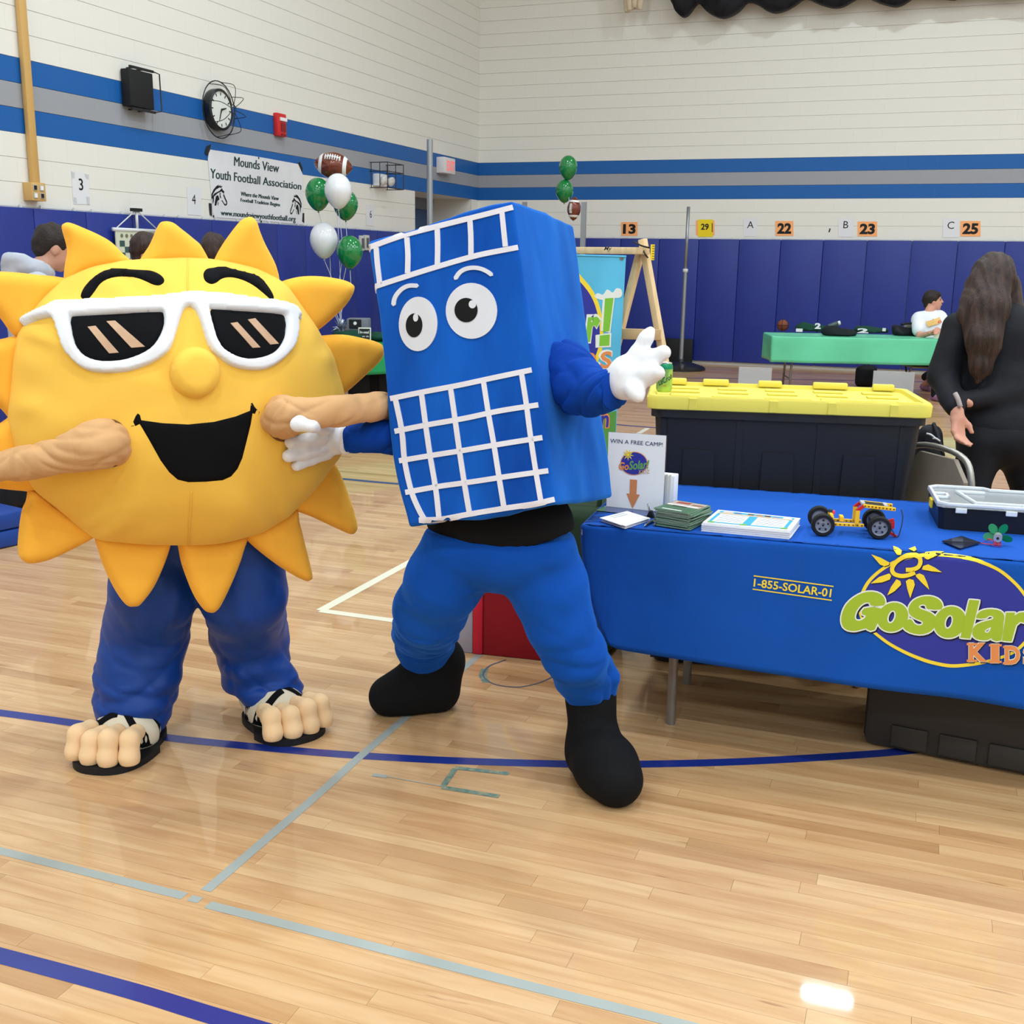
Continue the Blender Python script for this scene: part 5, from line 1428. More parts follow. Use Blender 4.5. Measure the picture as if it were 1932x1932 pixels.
b = MB(); b.tube(spline([cq[2], cq[2]+np.array([.03, -.012, .002]), cq[2]+np.array([.045, .0, .004]), cq[2]+np.array([.02, .02, .012]), mh+np.array([-.01, .005, .016]), hub], 6), .0014, 6); b.build('wire', mat('wire_red', (200, 40, 60), .4), fan, True)
b = MB(); b.tube(spline([cq[2], cq[2]+np.array([.02, .02, .006]), mh+np.array([-.02, -.02, .004]), mh+np.array([.012, -.02, .003]), hub], 6), .0014, 6); b.build('wire', mat('wire_violet', (90, 50, 150), .4), fan, True)
# ================================================================== behind the table: storage totes, can, chair, bags
LID = mat('tote_lid_yellow', (226, 210, 90), 0.45, 0.4, bump=0.04, bscale=120)
TBK = mat('tote_black', (30, 31, 36), 0.45, 0.4, bump=0.03, bscale=100)
def tote(base, ex, L, D, H, label, group, z0=0.0, lidcol=True):
    ex = unit(ex); ey = np.array([-ex[1], ex[0], 0]); R = np.stack((ex, ey, ZZ), 1)
    Q = lambda x, y, z: base*np.array([1, 1, 0])+ex*x+ey*y+ZZ*(z0+z)
    t = thing('storage_tote', label, 'tote', Q(0, D/2, 0), group)
    # tub: tapered rounded body
    def ring(l, d, z, r=.05, n=6):
        P = []
        for sx, sy, a0 in ((1, -1, -90), (1, 1, 0), (-1, 1, 90), (-1, -1, 180)):
            for k in range(n+1):
                a = math.radians(a0+90*k/n); P.append(Q(sx*(l/2-r)+r*math.cos(a), D/2+sy*(d/2-r)+r*math.sin(a), z))
        return P
    b = MB(); rings = [ring(L*.86, D*.84, 0), ring(L*.87, D*.86, .03), ring(L*.925, D*.94, H-.09), ring(L*.925, D*.94, H-.085), ring(L*.955, D*.985, H-.085), ring(L*.955, D*.985, H-.05)]
    n = len(rings[0]); V = [p for r_ in rings for p in r_]; Fc = [(k*n+i, k*n+(i+1) % n, (k+1)*n+(i+1) % n, (k+1)*n+i) for k in range(len(rings)-1) for i in range(n)]
    Fc += [tuple(range(n))[::-1], tuple(range((len(rings)-1)*n, len(rings)*n))]
    b.add(V, Fc); tub = b.build('tub', TBK, t, 'auto')
    for x in (-.30, -.02, .26):           # raised ribs and panels on the long side
        b = MB(); c0, c1 = Q(L*x, D*.5-D*.432, .02), Q(L*x, D*.5-D*.462, H*.62)
        pn = unit(np.cross(ex, c1-c0)); wv_ = .065
        b.prism([c0-ex*wv_, c0+ex*wv_, c1+ex*wv_*.9, c1-ex*wv_*.9], pn, .006); b.build('panel_relief', TBK, tub, 'auto')
    for x in (-.43, -.16, .12, .40):
        b = MB(); c0, c1 = Q(L*x, D*.5-D*.43, .02), Q(L*x, D*.5-D*.468, H-.09); pn = unit(np.cross(ex, c1-c0))
        b.prism([c0-ex*.012, c0+ex*.012, c1+ex*.012, c1-ex*.012], pn, .004); b.build('rib', TBK, tub, 'auto')
    # lid: skirt, sunken deck, raised border and ribs
    b = MB(); rings = [ring(L*.975, D*1.0, H-.055, .045), ring(L*.985, D*1.01, H-.052, .045), ring(L*.99, D*1.015, H-.012, .045), ring(L*.975, D*1.0, H-.002, .04), ring(L*.93, D*.92, H-.002, .035), ring(L*.925, D*.91, H-.016, .03)]
    V = [p for r_ in rings for p in r_]; Fc = [(k*n+i, k*n+(i+1) % n, (k+1)*n+(i+1) % n, (k+1)*n+i) for k in range(len(rings)-1) for i in range(n)]
    Fc += [tuple(range(n))[::-1], tuple(range((len(rings)-1)*n, len(rings)*n))]
    b.add(V, Fc); lid_ = b.build('lid', LID, t, 'auto')
    for x, w_ in ((-.40, .09), (-.24, .10), (-.03, .09), (.20, .13), (.40, .08)):
        b = MB(); b.box(Q(L*x, D*.955, H+.002), (L*w_, .03, .026), R, bev=.006); b.build('lid_block', LID, lid_, 'auto')
    for x, w_ in ((-.36, .10), (-.22, .09), (.0, .16), (.24, .12), (.41, .08)):
        b = MB(); b.box(Q(L*x, D*.03, H-.001), (L*w_, .02, .007), R, bev=.003); b.build('lid_block', LID, lid_, 'auto')
    for y in (.25, .5, .75):
        for x in (-.36, -.18, .0, .18, .36):
            b = MB(); b.box(Q(L*x, D*y, H-.012), (L*.11, .05, .008), R, bev=.003); b.build('lid_rib', LID, lid_)
    for x in (-.33, -.05, .15, .36):
        b = MB(); b.box(Q(L*x, -D*.008, H-.03), (.03, .008, .045), R, bev=.002); b.build('lid_tab', LID, lid_)
    return t, R, Q
te = unit((onz(1765, 764, 1.085)-onz(1220, 746, 1.085))*np.array([1, 1, 0])); tpos = (onz(1765, 764, 1.085)+onz(1220, 746, 1.085))/2
TL = float(np.linalg.norm((onz(1765, 764, 1.085)-onz(1220, 746, 1.085))[:2]))*1.01
tb = tpos*np.array([1, 1, 0])
tote_low, _, _ = tote(tb, te, TL, .54, .545, 'black storage tote with yellow lid, lower of the two stacked behind the table', None, 0.0)
tote_up, TRt, TQ = tote(tb, te, TL, .54, .545, 'black storage tote with yellow lid holding the green soda can', None, 0.543)
# big black tote under the table, seen below the cloth
u0, u1 = onz(1640, 1413), onz(1932, 1472); ue = unit(u1-u0); un_ = np.array([-ue[1], ue[0], 0]); UR = np.stack((ue, un_, ZZ), 1)
ut = thing('storage_bin', 'charcoal plastic bin under the table, seen below the cloth hem', 'tote', u0+ue*.42+un_*.2)
b = MB(); b.box(u0+ue*.40+un_*.235+ZZ*.2, (.86, .44, .40), UR, bev=.035); b.build('tub', mat('bin_charcoal', (52, 48, 46), .6, .3), ut, 'auto')
for x in (.12, .27, .42, .57, .72):
    b = MB(); b.box(u0+ue*x+un_*.012+ZZ*.06, (.115, .012, .075), UR, bev=.005); b.build('foot_block', mat('bin_charcoal', (44, 40, 39)), ut, 'auto')
b = MB(); b.box(u0+ue*.40+un_*.235+ZZ*.40, (.9, .48, .03), UR, bev=.012); b.build('bin_lid', MATS['bin_charcoal'], ut, 'auto')

# soda can on the lid
cb_ = onz(1252.5, 739, 1.0875); can = thing('soda_can', 'green sparkling water can standing on the yellow tote lid', 'can', cb_)
CANM = mat('can_lime', (172, 204, 84), 0.3, 0.5, metal=.25, var=.35, vscale=14, var2=(92, 148, 96)); ALU = mat('aluminium', (206, 208, 210), .25, metal=.9)
rc_ = .031; b = MB(); b.lathe([(.024, 0), (.029, .006), (rc_, .012), (rc_, .090)], cb_, ZZ, 28); b.build('can_body', CANM, can, 'auto')
b = MB(); b.lathe([(rc_, .090), (rc_, .100), (.027, .111)], cb_, ZZ, 28); b.build('can_band', mat('can_green', (10, 138, 96), .3, .5, metal=.25), can, 'auto')
b = MB(); b.lathe([(.027, .111), (.0275, .114), (.0255, .115), (.024, .111), (0, .111)], cb_, ZZ, 28); b.box(cb_+ZZ*.1125, (.012, .02, .0015)); b.build('can_top', ALU, can, 'auto')
cf = unit((EYE-cb_)*np.array([1, 1, 0])); cs = np.cross(ZZ, cf)
def can_wrap(W):
    q = W-cb_; a_ = (q@cs)/rc_; return cb_+cs*(np.sin(a_)*(rc_+.0006))[:, None]+cf*(np.cos(a_)*(rc_+.0006))[:, None]+ZZ*(q@ZZ)[:, None]
GRI = mat('can_ink', (22, 62, 52), .4)
tilt = unit(cs+ZZ*.55); lettering('LaCroix', cb_+cs*.006+ZZ*.052, tilt, np.cross(cf, tilt), .022, GRI, can, width=.072, bold=.01, shear=.35, wrap=can_wrap)
b = MB(); b.add(can_wrap(np.array([cb_+cs*x+ZZ*z for x, z in ((-.004, .08), (.022, .08), (.018, .055), (.002, .055))])), [(0, 1, 2, 3)]); b.build('glass_print', mat('can_print', (200, 214, 150), .35), can)
lettering('LIME', cb_+ZZ*.026, cs, ZZ, .006, mat('can_red', (190, 90, 60), .4), can, wrap=can_wrap)

# folding chair right of the tote
ck = 4.35; chp = dep(1760, 920, ck); cbse = np.array([chp[0], chp[1], 0]); cyw = math.radians(-52); CHR = rotz(cyw); cX, cY = CHR[:, 0], CHR[:, 1]
chair = thing('folding_chair', 'beige folding chair with a padded back behind the blue table', 'chair', cbse)
CHM = mat('chair_beige', (168, 154, 138), .45, .4); CHT = mat('chair_tube', (170, 166, 160), .3, .5, metal=.6)
Cq = lambda x, y, z: cbse+cX*x+cY*y+ZZ*z
zb = chp[2]
out = [(-.20, -.16), (-.20, .06), (-.12, .15), (.12, .15), (.20, .06), (.20, -.16)]
b = MB(); b.prism([Cq(x*.86, .0, zb+z*.86) for x, z in out], cY, .02); b.build('backrest', CHM, chair, 'auto')
b = MB(); b.tube(spline([Cq(-.19, .03, .0), Cq(-.20, .02, zb-.2), Cq(-.20, .01, zb+.06), Cq(-.12, .01, zb+.15), Cq(.12, .01, zb+.15), Cq(.20, .01, zb+.06), Cq(.20, .02, zb-.2), Cq(.19, .03, 0)], 5), .0125, 8); b.build('frame', CHT, chair, True)
b = MB(); b.box(Cq(0, -.20, .44), (.38, .38, .03), CHR, bev=.012); b.build('seat', CHM, chair, 'auto')
for sx in (-.17, .17):
    b = MB(); b.cyl(Cq(sx, .0, .48), Cq(sx, -.40, .0), .0125, n=8); b.build('leg', CHT, chair, True)
b = MB(); b.cyl(Cq(-.17, -.30, .12), Cq(.17, -.30, .12), .009, n=8); b.build('stretcher', CHT, chair, True)
# black backpack leaning behind the chair back
bk = 4.62; bpx = dep(1765, 850, bk); bb_ = np.array([bpx[0], bpx[1], 0])
bag = thing('backpack', 'black backpack with reflective streaks between the tote and the long-haired person', 'bag', bb_)
BAGM = mat('nylon_black', (20, 22, 30), .6, .3, bump=.1, bscale=80)
blob_obj('bag_body', [('b', bb_+ZZ*.30, (.14, .10, .28), rotz(-.4), .07), ('c', bb_+ZZ*.45, dep(1752, 822, bk), .10, .05), ('c', bb_+np.array([.02, -.05, .2]), bb_+np.array([.02, -.08, .4]), .09, .07)], BAGM, bag, h=.014, k=.05, disp=wrinkle(.006, 18, 5))
for p_, q_ in (((1760, 827), (1773, 832)), ((1748, 818), (1764, 826))):
    b = MB(); b.tube(spline([dep(*p_, bk-.115), dep((p_[0]+q_[0])/2, (p_[1]+q_[1])/2-2, bk-.125), dep(*q_, bk-.115)], 5), .004, 6); b.build('highlight_streak', mat('highlight', (210, 214, 220), .3), bag, True)  # pale streaks stand in for white reflections on the black nylon
b = MB(); b.tube(spline([dep(1761, 808, bk), dep(1762, 800, bk-.02), dep(1766, 812, bk-.06), dep(1780, 860, bk-.1)], 6), .008, 6); b.build('strap', BAGM, bag, True)

# red and grey canvas bin seen between the blue costume's legs
r0, r1 = onz(820, 1226), onz(1095, 1255); re_ = unit(r1-r0); rn = np.array([-re_[1], re_[0], 0]); RL = float(np.linalg.norm(r1-r0))
rb = thing('canvas_bin', 'red and grey canvas bin on the floor behind the blue costume', 'bin', r0+re_*RL/2+rn*.2)
hgt = .30; rx = float((onz(898, 1233)-r0)@re_)
for nm, a_, c_, m, e in (('grey_panel', 0, rx-.012, mat('canvas_grey', (168, 164, 178), .8, .2, var=.12, vscale=8, bump=.1, bscale=30), 0), ('red_panel', rx+.03, RL, mat('canvas_red', (150, 30, 38), .8, .2, var=.1, vscale=8, bump=.1, bscale=30), 0), ('red_binding', rx-.012, rx+.03, mat('binding_red', (206, 40, 58), .7, .2), .006)):
    b = MB(); b.box(r0+re_*(a_+c_)/2+rn*(.17-e/2)+ZZ*hgt/2, (c_-a_, .34+e, hgt), np.stack((re_, rn, ZZ), 1), bev=.008); b.build(nm, m, rb, 'auto')
# olive bag beyond the table's left end
ob = dep(1100, 985, 4.55); ob0 = np.array([ob[0], ob[1], 0])
ol = thing('canvas_bag', 'dark olive bag standing behind the left end of the blue table', 'bag', ob0)
OLV = mat('olive_canvas', (44, 62, 44), .8, .2, bump=.1, bscale=40)
blob_obj('bag_body', [('b', ob0+ZZ*.31, (.17, .13, .31), None, .06)], OLV, ol, h=.014, k=.0, disp=wrinkle(.006, 14, 8))
b = MB(); b.tube(spline([ob0+np.array([-.08, -.05, .60]), ob0+np.array([-.07, -.05, .69]), ob0+np.array([.07, -.05, .69]), ob0+np.array([.08, -.05, .60])], 6), .010, 6); b.build('handle', OLV, ol, True)

# second table farther back with two clear sign stands
PLT = mat('table_plastic', (190, 188, 182), 0.6)
def plain_table(c, ex, L, D, z, label, top_m=PLT, group=None):
    ex = unit(ex); ey = np.array([-ex[1], ex[0], 0]); R = np.stack((ex, ey, ZZ), 1); c = np.array([c[0], c[1], 0.])
    t = thing('folding_table', label, 'table', c, group); Q = lambda x, y, zz: c+ex*x+ey*y+ZZ*zz
    b = MB(); b.box(Q(0, 0, z-.02), (L, D, .04), R, bev=.01); b.build('tabletop', top_m, t, 'auto')
    for sx in (-L/2+.25, L/2-.25):
        for sy in (-D/2+.08, D/2-.08):
            b = MB(); b.cyl(Q(sx, sy, 0), Q(sx*.98, sy*.8, z-.04), .014, n=10); b.build('leg', GREYT, t, True)
        b = MB(); b.cyl(Q(sx, -D/2+.08, .22), Q(sx, D/2-.08, .22), .009, n=8); b.build('stretcher', GREYT, t, True)
    return t, Q, R
p0 = dep(1420, 720, 5.9); p1 = dep(1690, 728, 5.9)
plain_table((p0+p1)/2+np.array([0, .1, 0]), (p1-p0)*np.array([1, 1, 0]), 1.0, .5, .735, 'plain white folding table behind the storage totes with two clear sign stands')
def clear_sign(x0, x1, yt, k, label, sheet):
    c = dep((x0+x1)/2, yt, k); base = np.array([c[0], c[1], .736]); n_ = unit((EYE-base)*np.array([1, 1, 0])); s_ = np.cross(ZZ, n_); w_ = (x1-x0)*pxm(k); h_ = c[2]-.736
    t = thing('sign_holder', label, 'sign', base)
    b = MB(); b.box(base+ZZ*(h_/2+.003), (w_, .006, h_), np.stack((s_, -n_, ZZ), 1)); b.box(base+ZZ*.0015-n_*.04, (w_, .09, .003), np.stack((s_, -n_, ZZ), 1)); b.build('acrylic_panel', mat('acrylic_hazy', (226, 228, 232), .12, .5, trans=.55, ior=1.15), t)
    b = MB(); b.box(base+ZZ*(h_*sheet/2+.003)-n_*.004, (w_*.9, .001, h_*sheet*.97), np.stack((s_, -n_, ZZ), 1)); b.build('sheet', PAPER, t)
clear_sign(1395, 1456, 694, 5.75, 'clear sign stand behind the tote lid, the emptier left one', .55)
clear_sign(1650, 1724, 702, 5.75, 'clear sign stand with a white sheet behind the tote lid, nearer the long-haired person', .97)
# ================================================================== wooden frame with the sky-blue banner
WOOD = mat('pine_stud', (222, 192, 150), .7, .2, var=.14, vscale=6, stretch=(6, 6, 1.2))
WOODX = mat('pine_stud_dark', (200, 166, 124), .7, .2, var=.14, vscale=6)
fk = 6.2
apx = dep(1212, 458, fk); base0 = np.array([apx[0], apx[1], 0])
fx_ = unit(_rt*np.array([1, 1, 0])); fy_ = unit(_fw*np.array([1, 1, 0]))
bdir = unit(-fx_*.75+fy_*.66); sprd = unit(fx_*.97-fy_*.2)
frm = thing('banner_stand', 'pine A-frame stand with crossbar holding up the sky blue banner', 'frame', base0)
def stud(nm, p, q, w, d, ref, m=WOOD):
    p, q = np.array(p), np.array(q); t = unit(q-p); s_ = unit(np.cross(ref, t)); r_ = np.cross(t, s_)
    b = MB(); b.box((p+q)/2, (w, d, np.linalg.norm(q-p)), np.stack((s_, r_, t), 1), bev=.004); return b.build(nm, m, frm, 'auto')
BL_ = 1.22
for off in (0.0, BL_):
    A = apx+bdir*off
    # legs: right one reaches forward-right, left one back-left
    hR = onz(1262+(560-470)*.21+24, 1010) if False else None
    zA = A[2]
    lr = A-ZZ*zA+sprd*.385; ll = A-ZZ*zA-sprd*.37
    stud('leg', lr, A+ZZ*.02, .040, .040, bdir); stud('leg', ll, A-ZZ*.03+fy_*.045, .040, .040, bdir)
    t_ = 0.30
    c0, c1 = A*(1-t_)+ll*t_, A*(1-t_)+lr*t_
    stud('cross_brace', c0*.98+c1*.02-fy_*.045, c1*1.02-c0*.02-fy_*.045, .06, .03, fy_, WOODX)
beam = stud('top_beam', apx+bdir*-.02-ZZ*.045-fy_*.05, apx+bdir*(BL_+.08)-ZZ*.045-fy_*.05, .075, .038, ZZ)
BKM = mat('marker_black', (24, 24, 26), .6)
lettering('My', dep(1146, 470, fk-.11), fx_, ZZ, .03, BKM, frm, shear=.4, lift=.03, bold=.01)
for i, (p_, q_) in enumerate((((1195, 456), (1228, 468)), ((1213, 470), (1222, 486)))):
    b = MB(); b.tube(spline([dep(*p_, fk-.05), dep((p_[0]+q_[0])/2, (p_[1]+q_[1])/2+2, fk-.09), dep(*q_, fk-.06)], 4), .005, 6); b.build('zip_tie', BKM, frm, True)
# yellow tape measure card hanging from the frame
yc = dep(1231, 476, fk-.07); yt = thing('ruler_tag', 'small yellow ruler tag tied at the top of the pine frame', 'tag', yc)
b = MB(); b.box(yc, (.022, .006, .085), np.stack((fx_, fy_, ZZ), 1)); b.build('tag', mat('tag_yellow', (236, 206, 40), .5), yt)
for k in range(6):
    b = MB(); b.box(yc+ZZ*(-.034+.0135*k)-fy_*.0035+fx_*.004, (.012, .001, .003), np.stack((fx_, fy_, ZZ), 1)); b.build('tick_mark', BKM, yt)
# banner, hanging from the beam, following the slope of the far leg
bnk = fk-.10
qR0, qR1 = dep(1181, 484, bnk), dep(1159, 868, bnk+.02)
bn_n = unit(-fx_*.5-fy_*.85+ZZ*.06)
BNP = plane_place(qR0, bn_n)
bnr = thing('banner', 'sky blue printed banner hanging from the pine frame behind the blue costume', 'banner', np.array([qR0[0]-.4, qR0[1], .3]))
def bpoly(L, m, lift=0.0, t=.0006, nm='print', sm=0):
    L = np.array(L, float)
    if sm: L = spline(L, sm, True)
    Q, N_ = BNP(L); b = MB(); b.prism(Q+N_*lift, bn_n, t); return b.build(nm, m, bnr)
bpoly([(930, 478), (1181, 484), (1159, 868), (930, 860)], mat('banner_sky', (92, 184, 224), .6, .2, var=.25, vscale=2.0), -.0015, .0015, 'banner_sheet')
b = MB(); b.tube([BNP(np.array([p]))[0][0] for p in ((930, 478), (1181, 484))], .006, 6); b.build('hem', mat('banner_sky', (92, 184, 224)), bnr, True)
gq = BNP(np.array([(1173, 487)]))[0][0]; b = MB(); b.lathe([(.005, 0), (.012, .002), (.014, .001)], gq+bn_n*.001, bn_n, 16); b.build('grommet', STEEL, bnr, True)
bpoly([(930, 800), (1000, 790), (1080, 796), (1163, 775), (1159, 868), (930, 860)], PR('banner_grass', (84, 146, 66)), .0006)
bpoly([(1068, 500), (1100, 525), (1125, 560), (1138, 610), (1136, 660), (1118, 700), (1090, 735), (1040, 750), (960, 700), (950, 600), (985, 520)], YLW, .0006, sm=4)
bpoly([(1066, 508), (1095, 532), (1119, 566), (1131, 612), (1129, 656), (1112, 692), (1086, 726), (1040, 742), (968, 696), (958, 600), (990, 528)], LPURP, .0013, sm=4)
bpoly([(1122, 560), (1128, 553), (1138, 556), (1146, 546), (1156, 552), (1163, 544), (1172, 546), (1174, 556), (1168, 562), (1150, 562), (1136, 566)], LWHITE, .0012, sm=3)
bpoly([(1138, 557), (1161, 556), (1152, 628), (1134, 624)], LWHITE, .0022); bpoly([(1142, 563), (1158, 562), (1150, 625), (1138, 626)], PR('banner_lime', (124, 190, 62)), .0030)
bpoly([(1124, 632), (1154, 628), (1153, 655), (1124, 656)], LWHITE, .0022); bpoly([(1132, 633), (1151, 631), (1150, 652), (1131, 653)], PR('banner_lime', (124, 190, 62)), .0030)
def btext(s, q, m, lift, bold=.03, sh=.1):
    return text_px(s, q, lift, 'logo_letter', m, bnr, place=BNP, bold=bold, shear=sh)
btext('r', [(1104, 592), (1136, 592), (1133, 648), (1101, 648)], LWHITE, .0024, .08); btext('r', [(1107, 598), (1134, 597), (1129, 645), (1104, 645)], PR('banner_lime', (124, 190, 62)), .0032, .05)
btext('a', [(1070, 600), (1106, 597), (1102, 648), (1066, 648)], PR('banner_lime', (124, 190, 62)), .0030, .05)
btext('S', [(1130, 660), (1158, 659), (1156, 698), (1128, 699)], LWHITE, .0024, .05, 0); btext('S', [(1134, 664), (1156, 662), (1154, 694), (1132, 696)], LORANGE, .0032, .03, 0)
btext('KID', [(1070, 668), (1127, 664), (1124, 696), (1066, 700)], LORANGE, .0032, .03, 0)
btext('n', [(1132, 780), (1152, 779), (1150, 808), (1130, 809)], LORANGE, .0024, .06, 0); btext('n', [(1135, 784), (1150, 783), (1148, 806), (1133, 807)], LPURP, .0032, .02, 0)

# ================================================================== posts and panel near the back wall
GAL = mat('galvanised', (156, 160, 166), .35, .5, metal=.7)
def post(px, pytop, k, r, label, base=False, joint=None, flat=False):
    top = dep(px, pytop, k); g = np.array([top[0], top[1], 0.])
    t = thing('game_post', label, 'post', g)
    b = MB()
    if flat: b.box(g+ZZ*(top[2]/2+.02), (r*2, r*1.4, top[2]-.04))
    else: b.cyl(g+ZZ*.02, g+ZZ*(top[2] if joint is None else joint), r, n=14)
    b.build('pole', GAL, t, 'auto')
    if joint:
        b = MB(); b.cyl(g+ZZ*joint, g+ZZ*top[2], r*.78, n=14); b.build('upper_pole', GAL, t, True)
        b = MB(); b.cyl(g+ZZ*(joint-.03), g+ZZ*(joint+.02), r*1.25, n=14); b.build('collar', mat('collar_white', (210, 210, 212), .4), t, True)
    b = MB()
    if base: b.lathe([(.0, .17), (.05, .16), (.06, .12), (.20, .10), (.34, .055), (.37, .03), (.37, 0)], g, ZZ, 28)
    else: b.lathe([(.0, .03), (.11, .025), (.12, 0)], g, ZZ, 20)
    b.build('base', mat('rubber_base_black', (26, 27, 30), .35, .5), t, 'auto')
    for d_ in ((-.1, -.33), (.1, -.33)):
        if base:
            b = MB(); b.cyl(g+np.array([d_[0]-.02, d_[1], .06]), g+np.array([d_[0]+.02, d_[1], .06]), .05, n=14); b.build('wheel', mat('wheel_grey', (70, 70, 74), .5), t, 'auto')
    for f_ in (.3, .5, .7) if flat else ():
        b = MB(); b.box(g+ZZ*top[2]*f_-np.array([0, r*.72, 0]), (r*.5, .004, .05)); b.build('slot', mat('hole_black', (30, 32, 36), .7), t)
kb_ = depth_of(onz(1292, 704))
post(1299, 390, kb_, .031, 'tall steel post on a black domed wheel base before the blue wall pads', True, joint=dep(1294, 510, kb_)[2])
post(811, 263, 13.2, .037, 'steel post rising beside the lit exit sign', False)
post(1102, 381, 13.6, .030, 'slotted steel post behind the pine frame, left of orange sign 13', False, flat=True)
post(990, 381, 14.4, .028, 'steel post whose top shows just above the blue box costume', False, flat=True)
bp_ = ony(1273, 660, YB-.14); bpn = thing('black_panel', 'square black panel leaning on the wall pads behind the domed post base', 'panel', np.array([bp_[0], bp_[1], 0]))
w_ = 68*pxm(depth_of(bp_))
b = MB(); b.box(np.array([bp_[0], bp_[1], bp_[2]-.02]), (w_, .05, .40), rotx(-.06), bev=.008); b.build('board', mat('board_black', (22, 22, 24), .6, .3), bpn, 'auto')
for sx in (-.35, .35):
    b = MB(); b.box(np.array([bp_[0]+sx*w_, bp_[1]-.0, .06]), (.03, .06, .12)); b.build('foot', BLKP, bpn)

# ================================================================== far green table
gk = onz(1456, 634, .74); gk2 = onz(1760, 640, .74)
ge = unit((gk2-gk)*np.array([1, 1, 0])); gey = np.array([-ge[1], ge[0], 0]); GL_ = 2.44; GD = .72
gmid = gk+ge*GL_/2+gey*GD/2
GREENC = mat('plastic_green', (100, 202, 160), .35, .4, var=.08, vscale=3, trans=.0)
GREENF = mat('plastic_green_skirt', (76, 176, 130), .4, .4, var=.12, vscale=3)
plain_table(gmid, ge, GL_-.04, GD-.04, .735, 'folding table under the pale green plastic cloth near the back wall')
def green_cloth(c0, ex, L, D, drop, m, label, seed):
    ey = np.array([-ex[1], ex[0], 0]); base = np.array([c0[0], c0[1], 0.])
    V, Fc = draped(L, D, .742, drop, lambda x, y, z: base+ex*x+ey*y+ZZ*z, amp=.02, seed=seed, freq=5, step=.04, nd=8)
    b = MB(); b.add(V, Fc); o = b.build('tablecloth', m, None, True); so = o.modifiers.new('thick', 'SOLIDIFY'); so.thickness = .001
    return tag(o, label, 'tablecloth')
green_cloth(gk, ge, GL_, GD, .315, GREENC, 'pale green plastic tablecloth under the basketball and jerseys', 4)
GT = lambda px, py: onz(px, py, .745)
bc = GT(1476, 624)+ZZ*.0; rb_ = 10.3*pxm(depth_of(bc)); ball = thing('basketball', 'brown basketball at the left end of the pale green table', 'ball', bc)
BBM = mat('basketball_brown', (124, 66, 50), .7, .3, bump=.2, bscale=200)
b = MB(); b.ell(bc+ZZ*rb_, (rb_,)*3, None, 24, 14); b.build('ball', BBM, ball, True)
for ax in ((1, 0, 0), (0, 1, 0), (0, 0, 1)):
    e1, e2 = frame(np.array(ax, float)); a = np.linspace(0, 2*math.pi, 32, endpoint=False); P = [bc+ZZ*rb_+(e1*math.cos(t)+e2*math.sin(t))*rb_ for t in a]
    b = MB(); b.tube(P, .004, 5, closed=True); b.build('seam_line', INK, ball, True)
DGR = mat('jersey_green', (24, 66, 50), .8, .2, bump=.1, bscale=60); DBK = mat('jersey_black', (26, 34, 36), .8, .2, bump=.1, bscale=60); WHN = mat('jersey_white', (232, 234, 236), .7)
def jersey(x0, y0, x1, y1, h, m, label, num, seed):
    c = GT((x0+x1)/2, y1); k = depth_of(c); w_ = (x1-x0)*pxm(k)
    t = thing('jersey', label, 'jersey', c, 'jerseys on the pale green table')
    prims = [('e', c+ge*w_*-.2+gey*.12+ZZ*h*.4, (w_*.32, .14, h*.6), None), ('e', c+ge*w_*.2+gey*.14+ZZ*h*.3, (w_*.32, .15, h*.45), None), ('e', c+gey*.1+ZZ*.02, (w_*.5, .16, .03), None)]
    blob_obj('cloth', prims, m, t, h=.014, k=.04, disp=wrinkle(.010, 22, seed), cut=lambda P: .745-P[..., 2])
    for (px, py, s_, wd, hg) in num:
        o_ = dep(px, py, k-.10); n_ = unit((EYE-o_)*np.array([1, 1, 0])+ZZ*.5); s2 = unit(np.cross(ZZ, n_))
        lettering(s_, o_, s2, np.cross(n_, s2), hg*pxm(k), WHN, t, width=wd*pxm(k), bold=.05)
jersey(1505, 612, 1560, 625, .10, DGR, 'dark green jersey with a white number next to the basketball', [(1543, 615, '2', 11, 11), (1508, 623, '1', 12, 6)], 3)
jersey(1556, 612, 1615, 634, .11, DBK, 'blackish green jersey hanging over the edge of the pale green table', [], 5)
jersey(1618, 618, 1675, 628, .08, DGR, 'dark green jersey with a white 2 left of the black sports bag', [(1628, 624, '2', 20, 9), (1668, 622, '1', 6, 6)], 7)
bt0 = GT(1562, 624); bt = thing('water_bottle', 'grey sports bottle lying tilted on the dark jersey', 'bottle', bt0)
d_ = unit(ge*.9+ZZ*.35); c_ = dep(1562, 617, depth_of(bt0)-.05)
b = MB(); b.lathe([(.0, 0), (.032, .002), (.034, .02), (.034, .12), (.026, .135)], c_, d_, 16); b.build('bottle_body', mat('bottle_grey', (60, 78, 82), .3), bt, True)
b = MB(); b.lathe([(.028, .135), (.028, .165), (.0, .168)], c_, d_, 16); b.build('cap', mat('bottle_cap_white', (220, 222, 224), .4), bt, 'auto')
sb_ = GT(1716, 634); kx_ = depth_of(sb_); spx = lambda x, y, dk=0.: dep(x, y, kx_+dk)
bg = thing('sports_bag', 'black sports bag with grey trim on the pale green table before the boy', 'bag', sb_)
blob_obj('bag_body', [('c', spx(1692, 625, .1), spx(1740, 627, .1), 9*pxm(kx_), 8*pxm(kx_)), ('c', spx(1688, 618, .15), spx(1694, 622, .1), 6*pxm(kx_), 9*pxm(kx_)), ('c', spx(1700, 629, .05), spx(1748, 630, .1), 6*pxm(kx_), 4*pxm(kx_))], BAGM, bg, h=.014, k=.03, cut=lambda P: .745-P[..., 2])
b = MB(); b.tube(spline([spx(1700, 612), spx(1715, 610), spx(1735, 612), spx(1748, 620), spx(1754, 630)], 5), .016, 6); b.build('bag_handle', BAGM, bg, True)
